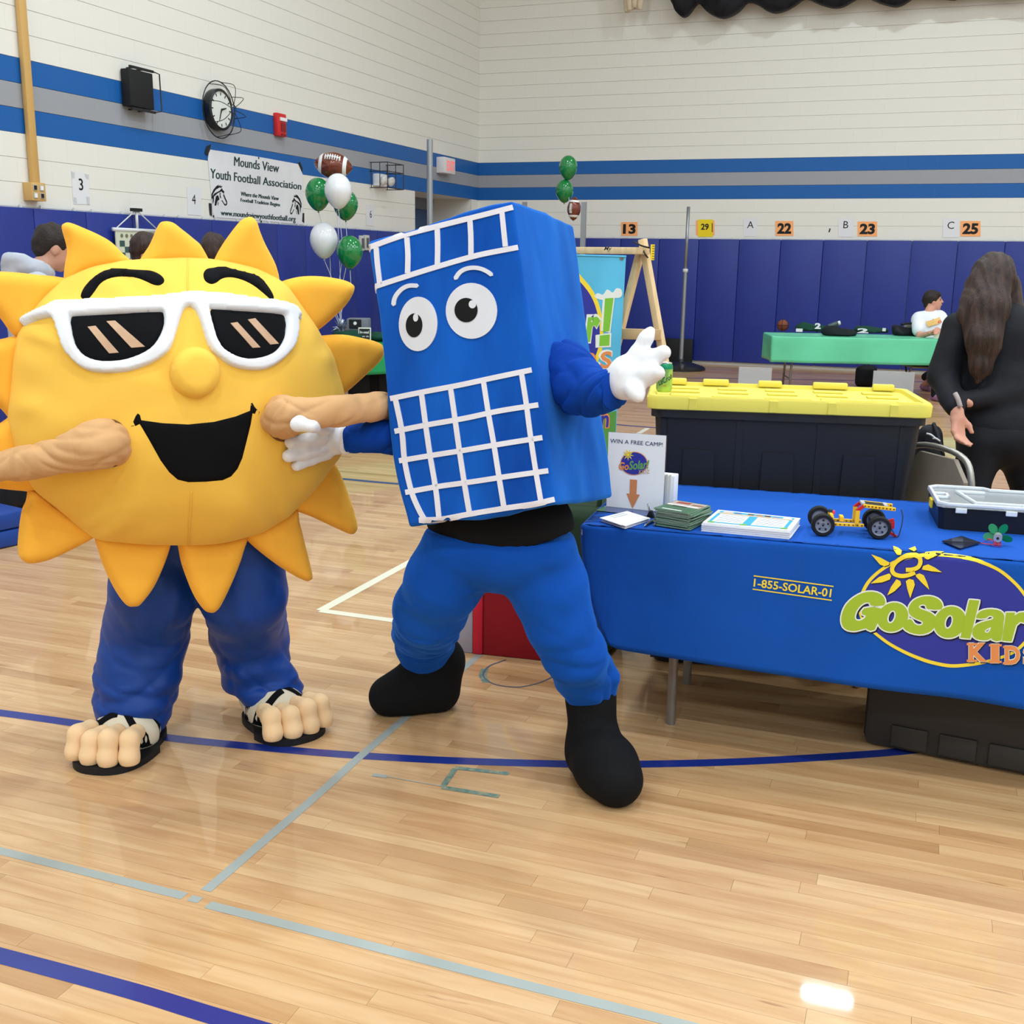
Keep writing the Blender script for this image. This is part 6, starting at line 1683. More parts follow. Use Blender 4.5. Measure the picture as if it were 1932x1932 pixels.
b = MB(); b.tube([spx(1726, 628, -.0), spx(1752, 629, .02)], .02, 6); b.build('grey_trim', mat('bag_grey', (150, 156, 156), .5), bg, True)
fb_ = onz(1632, 729); k_ = depth_of(fb_); fbg = thing('duffel_bag', 'small black bag on the floor under the pale green table', 'bag', fb_)
blob_obj('bag_body', [('b', fb_+ZZ*.14, (.13, .10, .14), None, .06)], BAGM, fbg, h=.016, k=0, disp=wrinkle(.008, 20, 2))
b = MB(); b.tube(spline([fb_+np.array([-.05, 0, .26]), fb_+np.array([0, 0, .33]), fb_+np.array([.05, 0, .26])], 5), .01, 6); b.build('handle', BAGM, fbg, True)

# ================================================================== green table on the left with the football club's things
lk = onz(610, 655, .74); lk2 = onz(760, 648, .74); le = unit((lk2-lk)*np.array([1, 1, 0])); ley = np.array([-le[1], le[0], 0]); lstart = lk-le*.9
plain_table(lstart+le*1.2+ley*.36, le, 2.36, .68, .735, 'folding table under the bright green plastic cloth beside the left wall')
green_cloth(lstart, le, 2.4, .72, .30, mat('plastic_green_dark', (22, 146, 88), .35, .4, var=.08, vscale=3), 'bright green plastic tablecloth behind the sun costume', 9)
LTp = lambda px, py, z=0.: onz(px, py, .745+z)
lz = depth_of(LTp(700, 640))
LP_ = lambda x, y, dk=0.: dep(x, y, lz+dk)
lp2 = lambda x: np.array([*LP_(x, 640)[:2], .745])
wt = thing('balloon_weight', 'silver tinsel balloon weight on the bright green table', 'balloon weight', lp2(645))
TIN = mat('tinsel_silver', (206, 212, 224), .2, metal=.9)
wb0 = lp2(645); b = MB(); b.lathe([(.04, 0), (.05, .03), (.03, .08), (0, .09)], wb0, ZZ, 12); b.build('weight', TIN, wt, True)
rt_ = random.Random(5)
for k in range(46):
    a_ = rt_.uniform(0, 6.28); e_ = rt_.uniform(.15, 1.35); L_ = rt_.uniform(.10, .17)
    d_ = np.array([math.cos(a_)*math.cos(e_), math.sin(a_)*math.cos(e_), math.sin(e_)]); s_ = unit(np.cross(d_, ZZ))*.006; q = wb0+ZZ*.08
    b = MB(); b.add([q-s_*.3, q+s_*.3, q+d_*L_*.6+s_*2+ZZ*.01, q+d_*L_-ZZ*.02, q+d_*L_*.6-s_*2+ZZ*.01], [(0, 1, 2, 3, 4)]); b.build('tinsel_strip', TIN, wt)
def lbox(nm, x0, x1, yt, dpt, m, label, cat, z0=.745):
    c = lp2((x0+x1)/2); w_ = (x1-x0)*pxm(lz); h_ = LP_(700, yt)[2]-z0
    t = thing(nm, label, cat, c); R = np.stack((fx_, fy_, ZZ), 1)
    b = MB(); b.box(c+ZZ*(h_/2+z0-.745), (w_, dpt, h_), R, bev=.012); b.build('body', m, t, 'auto'); return t, c, w_, h_, R
t, c, w_, h_, R = lbox('cash_box', 657, 698, 600, .2, mat('case_grey', (110, 116, 126), .5, .4), 'grey hard case with a black flap on the bright green table', 'case')
b = MB(); b.box(c+ZZ*h_*.75-fy_*.105-fx_*w_*.1, (w_*.55, .02, h_*.42), R, bev=.004); b.build('flap', BLKP, t); b = MB(); b.cyl(c+ZZ*h_*.78-fy_*.115-fx_*w_*.1, c+ZZ*h_*.78-fy_*.12-fx_*w_*.1, .018, n=12); b.build('badge', PAPER, t)
b = MB(); b.box(c+ZZ*h_*.3-fy_*.108-fx_*w_*.18, (w_*.5, .02, h_*.32), R, bev=.004); b.build('panel', mat('case_dark', (44, 56, 54), .5), t)
lc = LP_(688, 629, -.35); lb = thing('letter_board', 'small black letter board sign with white writing on the bright green table', 'sign', np.array([lc[0], lc[1], .745]))
lw, lh = 24*pxm(lz-.35), 26*pxm(lz-.35); LR = np.stack((fx_, fy_, ZZ), 1)@rotx(-.12)
lcz = np.array([lc[0], lc[1], .745+lh/2])
b = MB(); b.box(lcz, (lw, .02, lh), LR, bev=.004); b.build('frame', mat('frame_white', (222, 222, 214), .5), lb)
b = MB(); b.box(lcz-fy_*.009, (lw*.84, .008, lh*.84), LR); b.build('letter_panel', BLKP, lb)
lettering('In-seal', lcz-fy_*.014+ZZ*lh*.18, fx_, ZZ, lh*.2, PAPER, lb, width=lw*.7, bold=.02); lettering('Pgm: do', lcz-fy_*.014-ZZ*lh*.15, fx_, ZZ, lh*.2, PAPER, lb, width=lw*.7, bold=.02)
cq_ = lp2(712)-fy_*.1; cat_ = thing('knit_garland', 'yellow green knobbly garland at the right end of the bright green table', 'garland', cq_)
for k in range(9):
    p = LP_(702+k*2.6, 632, -.2); p[2] = .745+.035; b = MB(); b.ell(p, (.022, .022, .035), None, 8, 6); b.build('knob', mat('garland_yellow', (206, 200, 44), .7), cat_, True)
bin_ = lp2(668)-fy_*.25; b_t = thing('folded_shirt', 'dark folded shirts beside the letter board', 'shirt', bin_)
blob_obj('cloth', [('e', bin_+ZZ*.05, (.20, .12, .06), None), ('e', bin_+fx_*.25+ZZ*.04, (.16, .1, .05), None)], DGR, b_t, h=.014, k=.03, disp=wrinkle(.008, 25, 8), cut=lambda P: .745-P[..., 2])
# black crates under that table
for i, x in enumerate((690, 728)):
    g_ = np.array([*LP_(x, 640, .3)[:2], 0.]); t = thing('storage_bin', ('black bin under the bright green table, nearer the sun costume', 'black bin under the bright green table, nearer the blue costume')[i], 'tote', g_)
    b = MB(); b.box(g_+ZZ*.20, (.36, .34, .40), R, bev=.02); b.build('tub', BLKP, t, 'auto'); b = MB(); b.box(g_+ZZ*.405, (.39, .37, .03), R, bev=.01); b.build('bin_lid', BLKP, t, 'auto')

# ================================================================== balloons
def latex(px, py, rx, ry, k, col, label, anchor, grp='balloons'):
    c = dep(px, py, k); r = rx*pxm(k); h = ry*pxm(k)
    t = thing('balloon', label, 'balloon', c-ZZ*h, grp)
    prof_ = [(0, h*.98)]
    for i in range(1, 15):
        a = math.pi*i/15; z = math.cos(a); w_ = math.sin(a)
        prof_.append((r*w_*(1.0 if z > 0 else (1-.22*(-z)**1.5)), h*(z if z > 0 else z*1.06)))
    prof_.append((.004, -h*1.05)); prof_.append((.012, -h*1.13)); prof_.append((.0, -h*1.12))
    b = MB(); b.lathe(prof_[::-1], c, ZZ, 24); b.build('bulb', col, t, True)
    p0 = c-ZZ*h*1.1; P = spline([p0, p0*.66+anchor*.34+fx_*.03, p0*.3+anchor*.7-fx_*.03, anchor], 6)
    b = MB(); b.tube(P, .0035, 5); b.build('string', mat('ribbon_string', (196, 200, 214), .4), t, True)
    return t
BGRN = mat('latex_green', (14, 122, 62), .12, .5, coat=.6); BWHT = mat('latex_white', (226, 228, 234), .15, .5, coat=.5, sss=.1); FOIL = mat('foil_brown', (112, 52, 36), .16, .5, metal=.25, coat=.5); FOILW = mat('foil_white', (226, 226, 226), .2, .5)
bk1 = lz-.1; anc = wb0+ZZ*.09
latex(600, 366, 24, 30, bk1, BGRN, 'green balloon highest left in the cluster by the football banner', anc)
latex(652, 386, 23.5, 28, bk1+.1, BGRN, 'green balloon tucked behind the upper white balloon', anc)
latex(638, 360, 26, 32, bk1-.28, BWHT, 'white balloon just under the foil football', anc)
latex(611, 453, 26.5, 33, bk1-.05, BWHT, 'lower white balloon just above the sun costume', anc)
latex(660, 475, 24.5, 30, bk1-.15, BGRN, 'lowest green balloon beside the blue box costume', anc)
def football(px, py, rx, ry, k, ang, label, anchor):
    c = dep(px, py, k); L_, r = rx*pxm(k), ry*pxm(k)
    ax = unit(fx_*math.cos(ang)+ZZ*math.sin(ang)); t = thing('balloon', label, 'balloon', c-ZZ*r, 'balloons')
    up_ = unit(np.cross(fy_, ax)); up_ = up_ if up_[2] > 0 else -up_
    pf = [(max(.0, r*(1-abs(s)**1.9)**.75), L_*s) for s in np.linspace(-1, 1, 25)]; pf[0] = (0, -L_); pf[-1] = (0, L_)
    b = MB(); b.lathe(pf, c, ax, 24, scale=(1, 1)); b.build('foil_body', FOIL, t, True)
    for s in (-.62, .62):
        q = [((r*(1-abs(u)**1.9)**.75)*1.02, L_*u) for u in np.linspace(s-.09, s+.09, 5)]
        b = MB(); b.lathe(q, c, ax, 24); b.build('white_stripe', FOILW, t, True)
    n_ = unit(-fy_+up_*.7); 
    b = MB(); b.tube([c+ax*L_*u+n_*(r*(1-abs(u)**1.9)**.75+.004) for u in np.linspace(-.4, .4, 9)], .012*r/.2, 6); b.build('lacing', FOILW, t, True)
    for u in np.linspace(-.36, .36, 7):
        rr_ = r*(1-abs(u)**1.9)**.75+.004; b = MB(); b.tube([c+ax*L_*u+unit(n_+up_*v)*rr_ for v in (-.28, 0, .28)], .012*r/.2, 5); b.build('lacing', FOILW, t, True)
    p0 = c-ZZ*r; b = MB(); b.tube(spline([p0, p0*.6+anchor*.4+fx_*.02, anchor], 6), .0035, 5); b.build('string', mat('ribbon_string', (196, 200, 214)), t, True)
football(629, 312, 37, 25, bk1, -.12, 'foil football balloon at the top of the balloon cluster', anc)
k2 = 14.6; a2 = dep(1078, 560, k2); anc2 = np.array([a2[0], a2[1], .2])
latex(1072, 316, 17.5, 22, k2, BGRN, 'upper green balloon high before the back wall stripes', anc2)
latex(1065, 360, 17, 21, k2+.1, BGRN, 'second green balloon just above the small foil football', anc2)
football(1083, 394, 22, 13, k2-.2, 1.52, 'small upright foil football balloon above the blue box costume', anc2)
wgt = thing('balloon_weight', 'balloon weight standing on the floor behind the banner frame', 'balloon weight', np.array([a2[0], a2[1], 0]))
b = MB(); b.lathe([(.07, 0), (.08, .06), (.03, .18), (0, .2)], np.array([a2[0], a2[1], 0]), ZZ, 14); b.build('weight', TIN, wgt, True)

# ================================================================== on the left wall
WX = np.array([0, -1.0, 0]); WXL = np.array([0, 1.0, 0])    # reading direction on the left wall is +y
def lw(px, py, off=.0): return onx(px, py, XL+off)
nL = np.array([1.0, 0, 0])
def wall_plate(b, px, off, t):   # polygon given in photo pixels, thickness outwards
    P = np.array([lw(x, y, off) for x, y in px]); b.prism(P, nL, t); return P
def sheet_sign(px, s, label, m=PAPER, bold=0.0, h=.5, wfun=lw, n=nL, ex=WXL, tcol=INK, tc=None, tw=None, group=None, tapes=True, twd=.0):
    P = np.array([wfun(x, y) for x, y in px]); 
    t = thing('number_sign', label, 'sign', P.mean(0)-ZZ*(P[:, 2].max()-P[:, 2].min())/2, group)
    b = MB(); b.prism(P+n*.002, n, .0015); b.build('sheet', m, t)
    c = P.mean(0) if tc is None else wfun(*tc)
    hh = (P[:, 2].max()-P[:, 2].min())*h
    lettering(s, c+n*.004, ex, ZZ, hh, tcol, t, lift=.001, bold=bold, width=tw)
    return t, P
WSH = mat('paper_on_wall', (222, 222, 228), .6)
TAPEC = mat('clear_tape', (196, 200, 206), .3)
t, P = sheet_sign([(134, 322), (167, 329), (169, 386), (138, 385)], '3', 'white sheet with a big 3 right of the outlet box', WSH, .01, .36, tc=(152, 348), group='white number sheets on the left wall')
for px in (((135, 324), (141, 326), (141, 336), (136, 335)), ((160, 328), (167, 329), (168, 337), (162, 336)), ((139, 372), (144, 373), (145, 383), (140, 382)), ((163, 371), (169, 372), (169, 386), (165, 385))):
    b = MB(); wall_plate(b, px, .005, .0005); b.build('tape', TAPEC, t)
t, P = sheet_sign([(352, 352), (378, 355), (380, 407), (354, 405)], '4', 'white sheet with a 4 left of the football banner', WSH, .0, .34, tc=(365, 376), group='white number sheets on the left wall')
t, P = sheet_sign([(690, 387), (706, 389), (705, 427), (690, 425)], '6', 'white sheet with a 6 right of the balloon cluster', WSH, .0, .36, tc=(699, 404), group='white number sheets on the left wall')
# football banner
BNM = mat('vinyl_banner_white', (222, 222, 228), .5, .3, var=.06, vscale=2.5, bump=.15, bscale=6)
PB = [(395, 282), (488, 296), (565, 310), (571, 330), (573, 424), (490, 416), (404, 410), (401, 398), (392, 300)]
pb3 = np.array([lw(x, y) for x, y in PB]); fbn = thing('football_banner', 'white vinyl banner of a youth football association taped to the left wall', 'banner', pb3.mean(0)-ZZ*.5)
b = MB(); wall_plate(b, PB, .004, .002); b.build('vinyl_sheet', BNM, fbn)
BT = mat('gaffer_tape', (22, 22, 24), .5)
for px in (((387, 285), (390, 276), (398, 272), (396, 284), (391, 294), (387, 290)), ((562, 308), (566, 305), (571, 318), (570, 326)), ((394, 383), (399, 384), (400, 408), (396, 405)), ((571, 402), (574, 402), (574, 421), (570, 418))):
    b = MB(); wall_plate(b, px, .007, .001); b.build('tape', BT, fbn)
WP = lambda off: (lambda P: (np.array([lw(x, y, off) for x, y in P]), np.tile(nL, (len(P), 1))))
CBn = lambda L: [(380+x*.11387, 270+y*.11387) for x, y in L]
DKG = mat('banner_ink', (26, 56, 58), .5)
for s, q, bd in (('Mounds View', [(545, 222), (1285, 345), (1280, 490), (540, 375)], .0), ('Youth Football Association', [(150, 420), (1655, 660), (1650, 775), (150, 580)], .0), ('Where the Mounds View', [(655, 803), (1282, 888), (1277, 950), (650, 872)], .0), ('Football Tradition Begins', [(650, 912), (1302, 992), (1297, 1068), (650, 986)], .0), ('www.moundsviewyouthfootball.org', [(320, 1108), (1562, 1212), (1556, 1330), (325, 1222)], .0)):
    for w_ in (-3.0, 3.0): text_px(s, CBn([(x+w_, y) for x, y in q]), .0015+.0002*w_, 'lettering', DKG, fbn, place=WP(.0065), bold=bd)
horse = [[(165, 850), (200, 770), (250, 710), (290, 690), (285, 715), (325, 690), (310, 715), (350, 710), (330, 740), (300, 735), (240, 770), (200, 830), (170, 900)],
         [(300, 790), (340, 745), (355, 780), (380, 800), (372, 840), (350, 820), (330, 800), (270, 830), (215, 880), (170, 930), (165, 895), (220, 830)],
         [(240, 880), (275, 860), (290, 900), (300, 935), (265, 960), (245, 1035), (218, 1038), (225, 960)],
         [(372, 840), (395, 900), (425, 965), (428, 1010), (412, 1035), (385, 1035), (355, 985), (330, 950), (345, 945), (380, 1000), (405, 1015), (412, 985), (385, 925), (360, 865)],
         [(185, 900), (210, 890), (205, 960), (190, 1020), (186, 960)], [(300, 830), (320, 815), (315, 860), (330, 920), (305, 900)], [(270, 985), (284, 960), (278, 1030), (268, 1030)]]
for L in horse:
    b = MB(); wall_plate(b, CBn(L), .0068, .0006); b.build('horse_emblem', INK, fbn)
for L in horse:
    L2 = [(1660-(x-165)*.73, 850+(y-690)*.96) for x, y in L]
    b = MB(); wall_plate(b, CBn(L2), .0068, .0006); b.build('horse_emblem', INK, fbn)
for q in ((488, 298), (493, 418), (403, 408)):
    p = lw(*q, .007); b = MB(); b.cyl(p, p+nL*.002, .012, n=10); b.build('grommet', INK, fbn)
# conduit with outlet box
CON = mat('conduit_tan', (204, 164, 100), .45, .4)
cp0, cp1 = lw(30, -40, .03), lw(66, 350, .03); cp0[1] = cp1[1]
con = thing('conduit', 'tan conduit running down the left wall to an outlet box', 'conduit', cp1)
b = MB(); b.box((cp0+cp1)/2+ZZ*.5, (.05, .085, cp0[2]-cp1[2]+1.0), bev=.012); b.build('raceway', CON, con, 'auto')
bx0 = lw(65, 362, .05); b = MB(); b.box(bx0, (.10, .16, .15), bev=.006); b.build('outlet_box', CON, con, 'auto')
for i, (dy, dz, m) in enumerate(((-.045, .032, BLKP), (.03, .032, PAPER), (-.045, -.032, PAPER), (.03, -.032, BLKP))):
    b = MB(); b.box(bx0+np.array([.052, dy, dz]), (.008, .05, .05), bev=.002); o = b.build('socket', STEEL if False else mat('socket_plate', (180, 170, 156), .4), con); b = MB(); b.box(bx0+np.array([.057, dy, dz]), (.006, .03, .034)); b.build('socket_face', m, o)
# caged speaker
sp_px = [(233, 127), (277, 140), (282, 207), (238, 199)]
S3 = np.array([lw(x, y, .05) for x, y in sp_px]); sc_ = S3.mean(0); sy0, sy1 = S3[:, 1].min(), S3[:, 1].max(); sz0, sz1 = S3[0][2]-.0, S3[3][2]
sz0, sz1 = lw(255, 203, .05)[2], lw(255, 134, .05)[2]
spk = thing('wall_speaker', 'black wall speaker in a wire cage on the left wall', 'speaker', np.array([XL, sc_[1], sz0]))
b = MB(); b.box(np.array([XL+.06, (sy0+sy1)/2, (sz0+sz1)/2]), (.10, sy1-sy0, sz1-sz0), bev=.008); b.build('grille', mat('speaker_black', (30, 31, 33), .7, .3, bump=.2, bscale=300), spk, 'auto')
CAGE = mat('cage_black', (22, 22, 24), .4)
W_ = sy1-sy0
for dz in (sz0-.02, sz1+.02):
    b = MB(); b.box(np.array([XL+.10, (sy0+sy1)/2+.02, dz]), (.02, W_, .022)); b.build('cage_bar', CAGE, spk)
    for q in (.3, .7): 
        b = MB(); b.box(np.array([XL+.05, sy0+W_*q, dz]), (.10, .015, .012)); b.build('cage_bar', CAGE, spk)
b = MB(); b.tube([np.array([XL+.11, sy1, sz1+.02]), np.array([XL+.11, sy1+.10, sz1+.01]), np.array([XL+.11, sy1+.11, sz0]), np.array([XL+.11, sy1, sz0-.02])], .007, 6); b.build('cage_loop', CAGE, spk, True)
# caged clock
cc = lw(402, 207, .0); ckx = thing('wall_clock', 'round black rimmed clock in a wire cage on the left wall', 'clock', np.array([XL, cc[1], cc[2]-.3]))
k_ = depth_of(cc); crr = 36*pxm(k_)
cc = np.array([XL, cc[1]+.02, cc[2]])
b = MB(); b.lathe([(crr, 0), (crr*1.04, .02), (crr*1.04, .09), (crr*.92, .10), (crr*.90, .085)], cc, nL, 36, cap=False); b.build('rim', mat('clock_rim', (26, 28, 32), .35), ckx, 'auto')
b = MB(); b.lathe([(crr*.93, .086), (0, .087)], cc, nL, 36); b.build('dial', mat('dial_white', (226, 230, 226), .4), ckx)
for a_, L_, w2_ in ((math.radians(200), .62, .012), (math.radians(75), .45, .018)):
    d_ = np.array([0, math.sin(a_), math.cos(a_)]); b = MB(); b.cyl(cc+nL*.092, cc+nL*.092+d_*crr*L_, w2_*.6, w2_*.25, 6); b.build('hand', INK, ckx)
for k in range(12):
    a_ = 2*math.pi*k/12; d_ = np.array([0, math.sin(a_), math.cos(a_)]); b = MB(); b.box(cc+nL*.089+d_*crr*.78, (.003, .010, .03), rotx(-a_)); b.build('hour_mark', INK, ckx)
big = [cc+nL*.06+np.array([0, math.sin(t), math.cos(t)])*crr*1.42 for t in np.linspace(0, 2*math.pi, 36, endpoint=False)]
b = MB(); b.tube(big, .006, 6, closed=True); b.build('cage_ring', CAGE, ckx, True)
sm = [cc+nL*.24+np.array([0, math.sin(t), math.cos(t)])*crr*.22 for t in np.linspace(0, 2*math.pi, 16, endpoint=False)]
b = MB(); b.tube(sm, .005, 6, closed=True); b.build('cage_ring', CAGE, ckx, True)
for k in range(8):
    a_ = 2*math.pi*k/8+.2; d_ = np.array([0, math.sin(a_), math.cos(a_)])
    b = MB(); b.tube(spline([cc+nL*.24+d_*crr*.22, cc+nL*.25+d_*crr*.8, cc+nL*.22+d_*crr*1.25, cc+nL*.06+d_*crr*1.42], 4), .004, 5); b.build('cage_wire', CAGE, ckx, True)
# fire alarm
FA = [lw(x, y) for x, y in ((515, 214), (532, 216), (533, 258), (516, 256))]; fc_ = np.mean(FA, 0); fw_ = abs(FA[1][1]-FA[0][1]); fh = lw(523, 214)[2]-lw(523, 257)[2]
fa = thing('fire_alarm', 'red fire alarm strobe on the left wall stripes', 'alarm', np.array([XL, fc_[1], fc_[2]-fh/2]))
REDP = mat('alarm_red', (200, 40, 44), .4, .4)
b = MB(); b.box(np.array([XL+.03, fc_[1], fc_[2]]), (.06, fw_, fh), bev=.01); b.build('housing', REDP, fa, 'auto')
b = MB(); b.box(np.array([XL+.065, fc_[1]+fw_*.1, fc_[2]+fh*.24]), (.03, fw_*.7, fh*.16), bev=.006); b.build('strobe_lens', PAPER, fa)
b = MB(); b.box(np.array([XL+.06, fc_[1]+fw_*.1, fc_[2]-fh*.1]), (.015, fw_*.5, fh*.36)); b.build('grille', mat('alarm_dark', (130, 22, 26), .5), fa)
b = MB(); b.box(np.array([XL+.06, fc_[1]+fw_*.1, fc_[2]-fh*.42]), (.02, fw_*.5, fh*.06)); b.build('grille', mat('alarm_dark', (130, 22, 26), .5), fa)
# emergency light in a cage
ec = lw(711, 340); ek = pxm(depth_of(ec)); el = thing('emergency_light', 'white emergency light with two lamps in a wire cage on the left wall', 'light', ec-ZZ*.1)
b = MB(); b.box(ec+nL*.05, (.10, 26*ek*1.3, 22*ek), bev=.01); b.build('battery_box', PAPER, el, 'auto')
for dy in (-.07, .15):
    b = MB(); b.lathe([(0, .0), (.05, .01), (.065, .05), (.06, .06), (0, .065)], ec+np.array([.11, dy, -.0]), unit([1, -.2, -.3]), 16); b.build('lamp_head', mat('lamp_white', (222, 222, 220), .3), el, True)
cz0, cz1 = lw(711, 356)[2], lw(711, 309)[2]; cy0, cy1 = ec[1]-.22, ec[1]+.26
for (x_, y_) in ((.03, cy0), (.03, cy1), (.28, cy0), (.28, cy1), (.28, (cy0+cy1)/2), (.16, cy0), (.16, cy1)):
    b = MB(); b.tube([np.array([XL+x_, y_, cz0]), np.array([XL+x_, y_, cz1])], .006, 5); b.build('cage_wire', CAGE, el)
for z_ in (cz0, (cz0*.35+cz1*.65), cz1):
    b = MB(); b.tube([np.array([XL+.01, cy0, z_]), np.array([XL+.28, cy0, z_]), np.array([XL+.28, cy1, z_]), np.array([XL+.01, cy1, z_])], .006, 5); b.build('cage_wire', CAGE, el)
# exit sign
e0, e1 = lw(829, 298, .06), lw(851, 329, .06); exy = (e0[1]+e1[1])/2; exz = lw(840, 313, .06)[2]; exw, exh = .42, lw(840, 299, .06)[2]-lw(840, 329, .06)[2]
ex_t = thing('exit_sign', 'white lit exit sign with red letters above the door recess', 'sign', np.array([XL, exy, exz-exh/2]))
b = MB(); b.box(np.array([XL+.07, exy, exz]), (.14, exw, exh), bev=.01); b.build('housing', mat('exit_white', (224, 220, 222), .4), ex_t, 'auto')
lettering('EXIT', np.array([XL+.141, exy+.03, exz]), WXL, ZZ, exh*.62, mat('exit_red', (236, 120, 120), .4, emit=.5), ex_t, width=exw*.72, bold=.03, lift=.002)
# electrical boxes on the pads
for (x, y, lab) in ((681, 459, 'grey outlet box on the left wall pads, nearer the green balloon'), (690, 458, 'white framed outlet box on the left wall pads beside the blue box costume')):
    p = lw(x, y, .06); t = thing('outlet_box', lab, 'outlet', p-ZZ*.1)
    b = MB(); b.box(p, (.06, .12 if x > 685 else .09, .20), bev=.008); b.build('plate', mat('outlet_plate', (196, 196, 190), .4), t, 'auto'); b = MB(); b.box(p+nL*.031, (.004, .07, .13)); b.build('socket_face', mat('outlet_dark', (90, 92, 96), .5), t)
# hanging chess demonstration board
hk = lw(257, 396, .10); q0, q1 = lw(217, 433, .10), lw(300, 436, .10); zt = (q0[2]+q1[2])/2; qy0, qy1 = q0[1], q1[1]
chs = thing('chess_board', 'hanging chess demonstration board with dark green squares on the left wall', 'board', np.array([XL+.1, (qy0+qy1)/2, zt-.8]))
BW_ = qy1-qy0; cwid = BW_
b = MB(); b.box(np.array([XL+.10, (qy0+qy1)/2, zt-.40]), (.012, BW_, .80)); b.build('board', mat('board_cream', (206, 208, 188), .6), chs)
b = MB(); b.cyl(np.array([XL+.10, qy0-.03, zt]), np.array([XL+.10, qy1+.03, zt]), .018, n=10); b.build('top_bar', mat('bar_white', (214, 216, 220), .4), chs, True)
for a_, c_, r_ in ((np.array([XL+.10, qy0, zt]), hk, .006), (np.array([XL+.10, qy1, zt]), hk, .006), (np.array([XL+.10, hk[1], zt]), hk, .014)):
    b = MB(); b.cyl(a_, c_, r_, n=6); b.build('hanger', mat('bar_white', (214, 216, 220)), chs, True)
b = MB(); b.box(hk, (.05, .12, .03)); b.build('hook', BT, chs)
sq = BW_*.86/8
for i in range(8):
    for j in range(8):
        if (i+j) % 2 == 0:
            b = MB(); b.box(np.array([XL+.108, qy0+BW_*.07+sq*(i+.5), zt-.10-sq*(j+.5)*.8]), (.004, sq*.98, sq*.78)); b.build('square', mat('board_green', (52, 82, 84), .5), chs)
    b = MB(); b.lathe([(.0, .0), (.018, .001), (.018, .004), (0, .004)], np.array([XL+.107, qy0+BW_*.07+sq*(i+.5), zt-.055]), nL, 8); b.build('piece_token', mat('token_dark', (110, 112, 90), .5), chs)
# ================================================================== number signs on the back wall
nB = np.array([0, -1.0, 0]); EXB = np.array([1.0, 0, 0])
def bw(px, py): return ony(px, py, YB-.002)
ORS = mat('paper_orange', (250, 172, 112), .6); YES = mat('paper_yellow', (236, 208, 26), .6)
def rect(x0, y0, x1, y1): return [(x0, y0), (x1, y0), (x1, y1), (x0, y1)]
for s, r_, lab in (('13', (1172, 419, 1203, 445), 'orange sheet with a bold 13 above the pine frame'), ('22', (1463, 417, 1497, 445), 'orange sheet with a bold 22 beside the letter A'), ('23', (1618, 418, 1655, 446), 'orange sheet with a bold 23 beside the letter B'), ('25', (1812, 417, 1850, 446), 'orange sheet with a bold 25 beside the letter C')):
    P = np.array([bw(x, y) for x, y in rect(*r_)]); w_ = (P[1]-P[0])[0]*.78
    sheet_sign(rect(*r_), s, lab, ORS, .045, .72, bw, nB, EXB, tw=w_, group='orange number sheets on the back wall')
t, P = sheet_sign(rect(1317, 414, 1345, 447), '29', 'yellow sheet with 29 beside the tall steel post', YES, .03, .36, bw, nB, EXB, tc=(1330, 428))
b = MB(); b.prism(np.array([bw(x, y) for x, y in rect(1313, 416, 1348, 444)])+nB*.0006, nB, .001); b.build('backing', ORS, t)
b = MB(); b.prism(np.array([bw(x, y) for x, y in rect(1343, 421, 1344.5, 438)])+nB*.004, nB, .001); b.build('rule_line', INK, t)
for s, r_, c_, lab in (('A', (1403, 412, 1428, 446), (1416, 424), 'white sheet with the letter A beside orange 22'), ('B', (1582, 412, 1610, 447), (1596, 424), 'white sheet with the letter B beside orange 23'), ('C', (1779, 412, 1810, 448), (1794, 425), 'white sheet with the letter C beside orange 25')):
    sheet_sign(rect(*r_), s, lab, WSH, .0, .38, bw, nB, EXB, tc=c_, group='white letter sheets on the back wall')
tk = thing('tape_scrap', 'scrap of black tape on the back wall left of letter B', 'tape', bw(1564, 434)); b = MB(); b.prism(np.array([bw(x, y) for x, y in ((1563, 438), (1565, 431), (1567.5, 431), (1565.5, 438))]), nB, .004); b.build('tape', BT, tk)
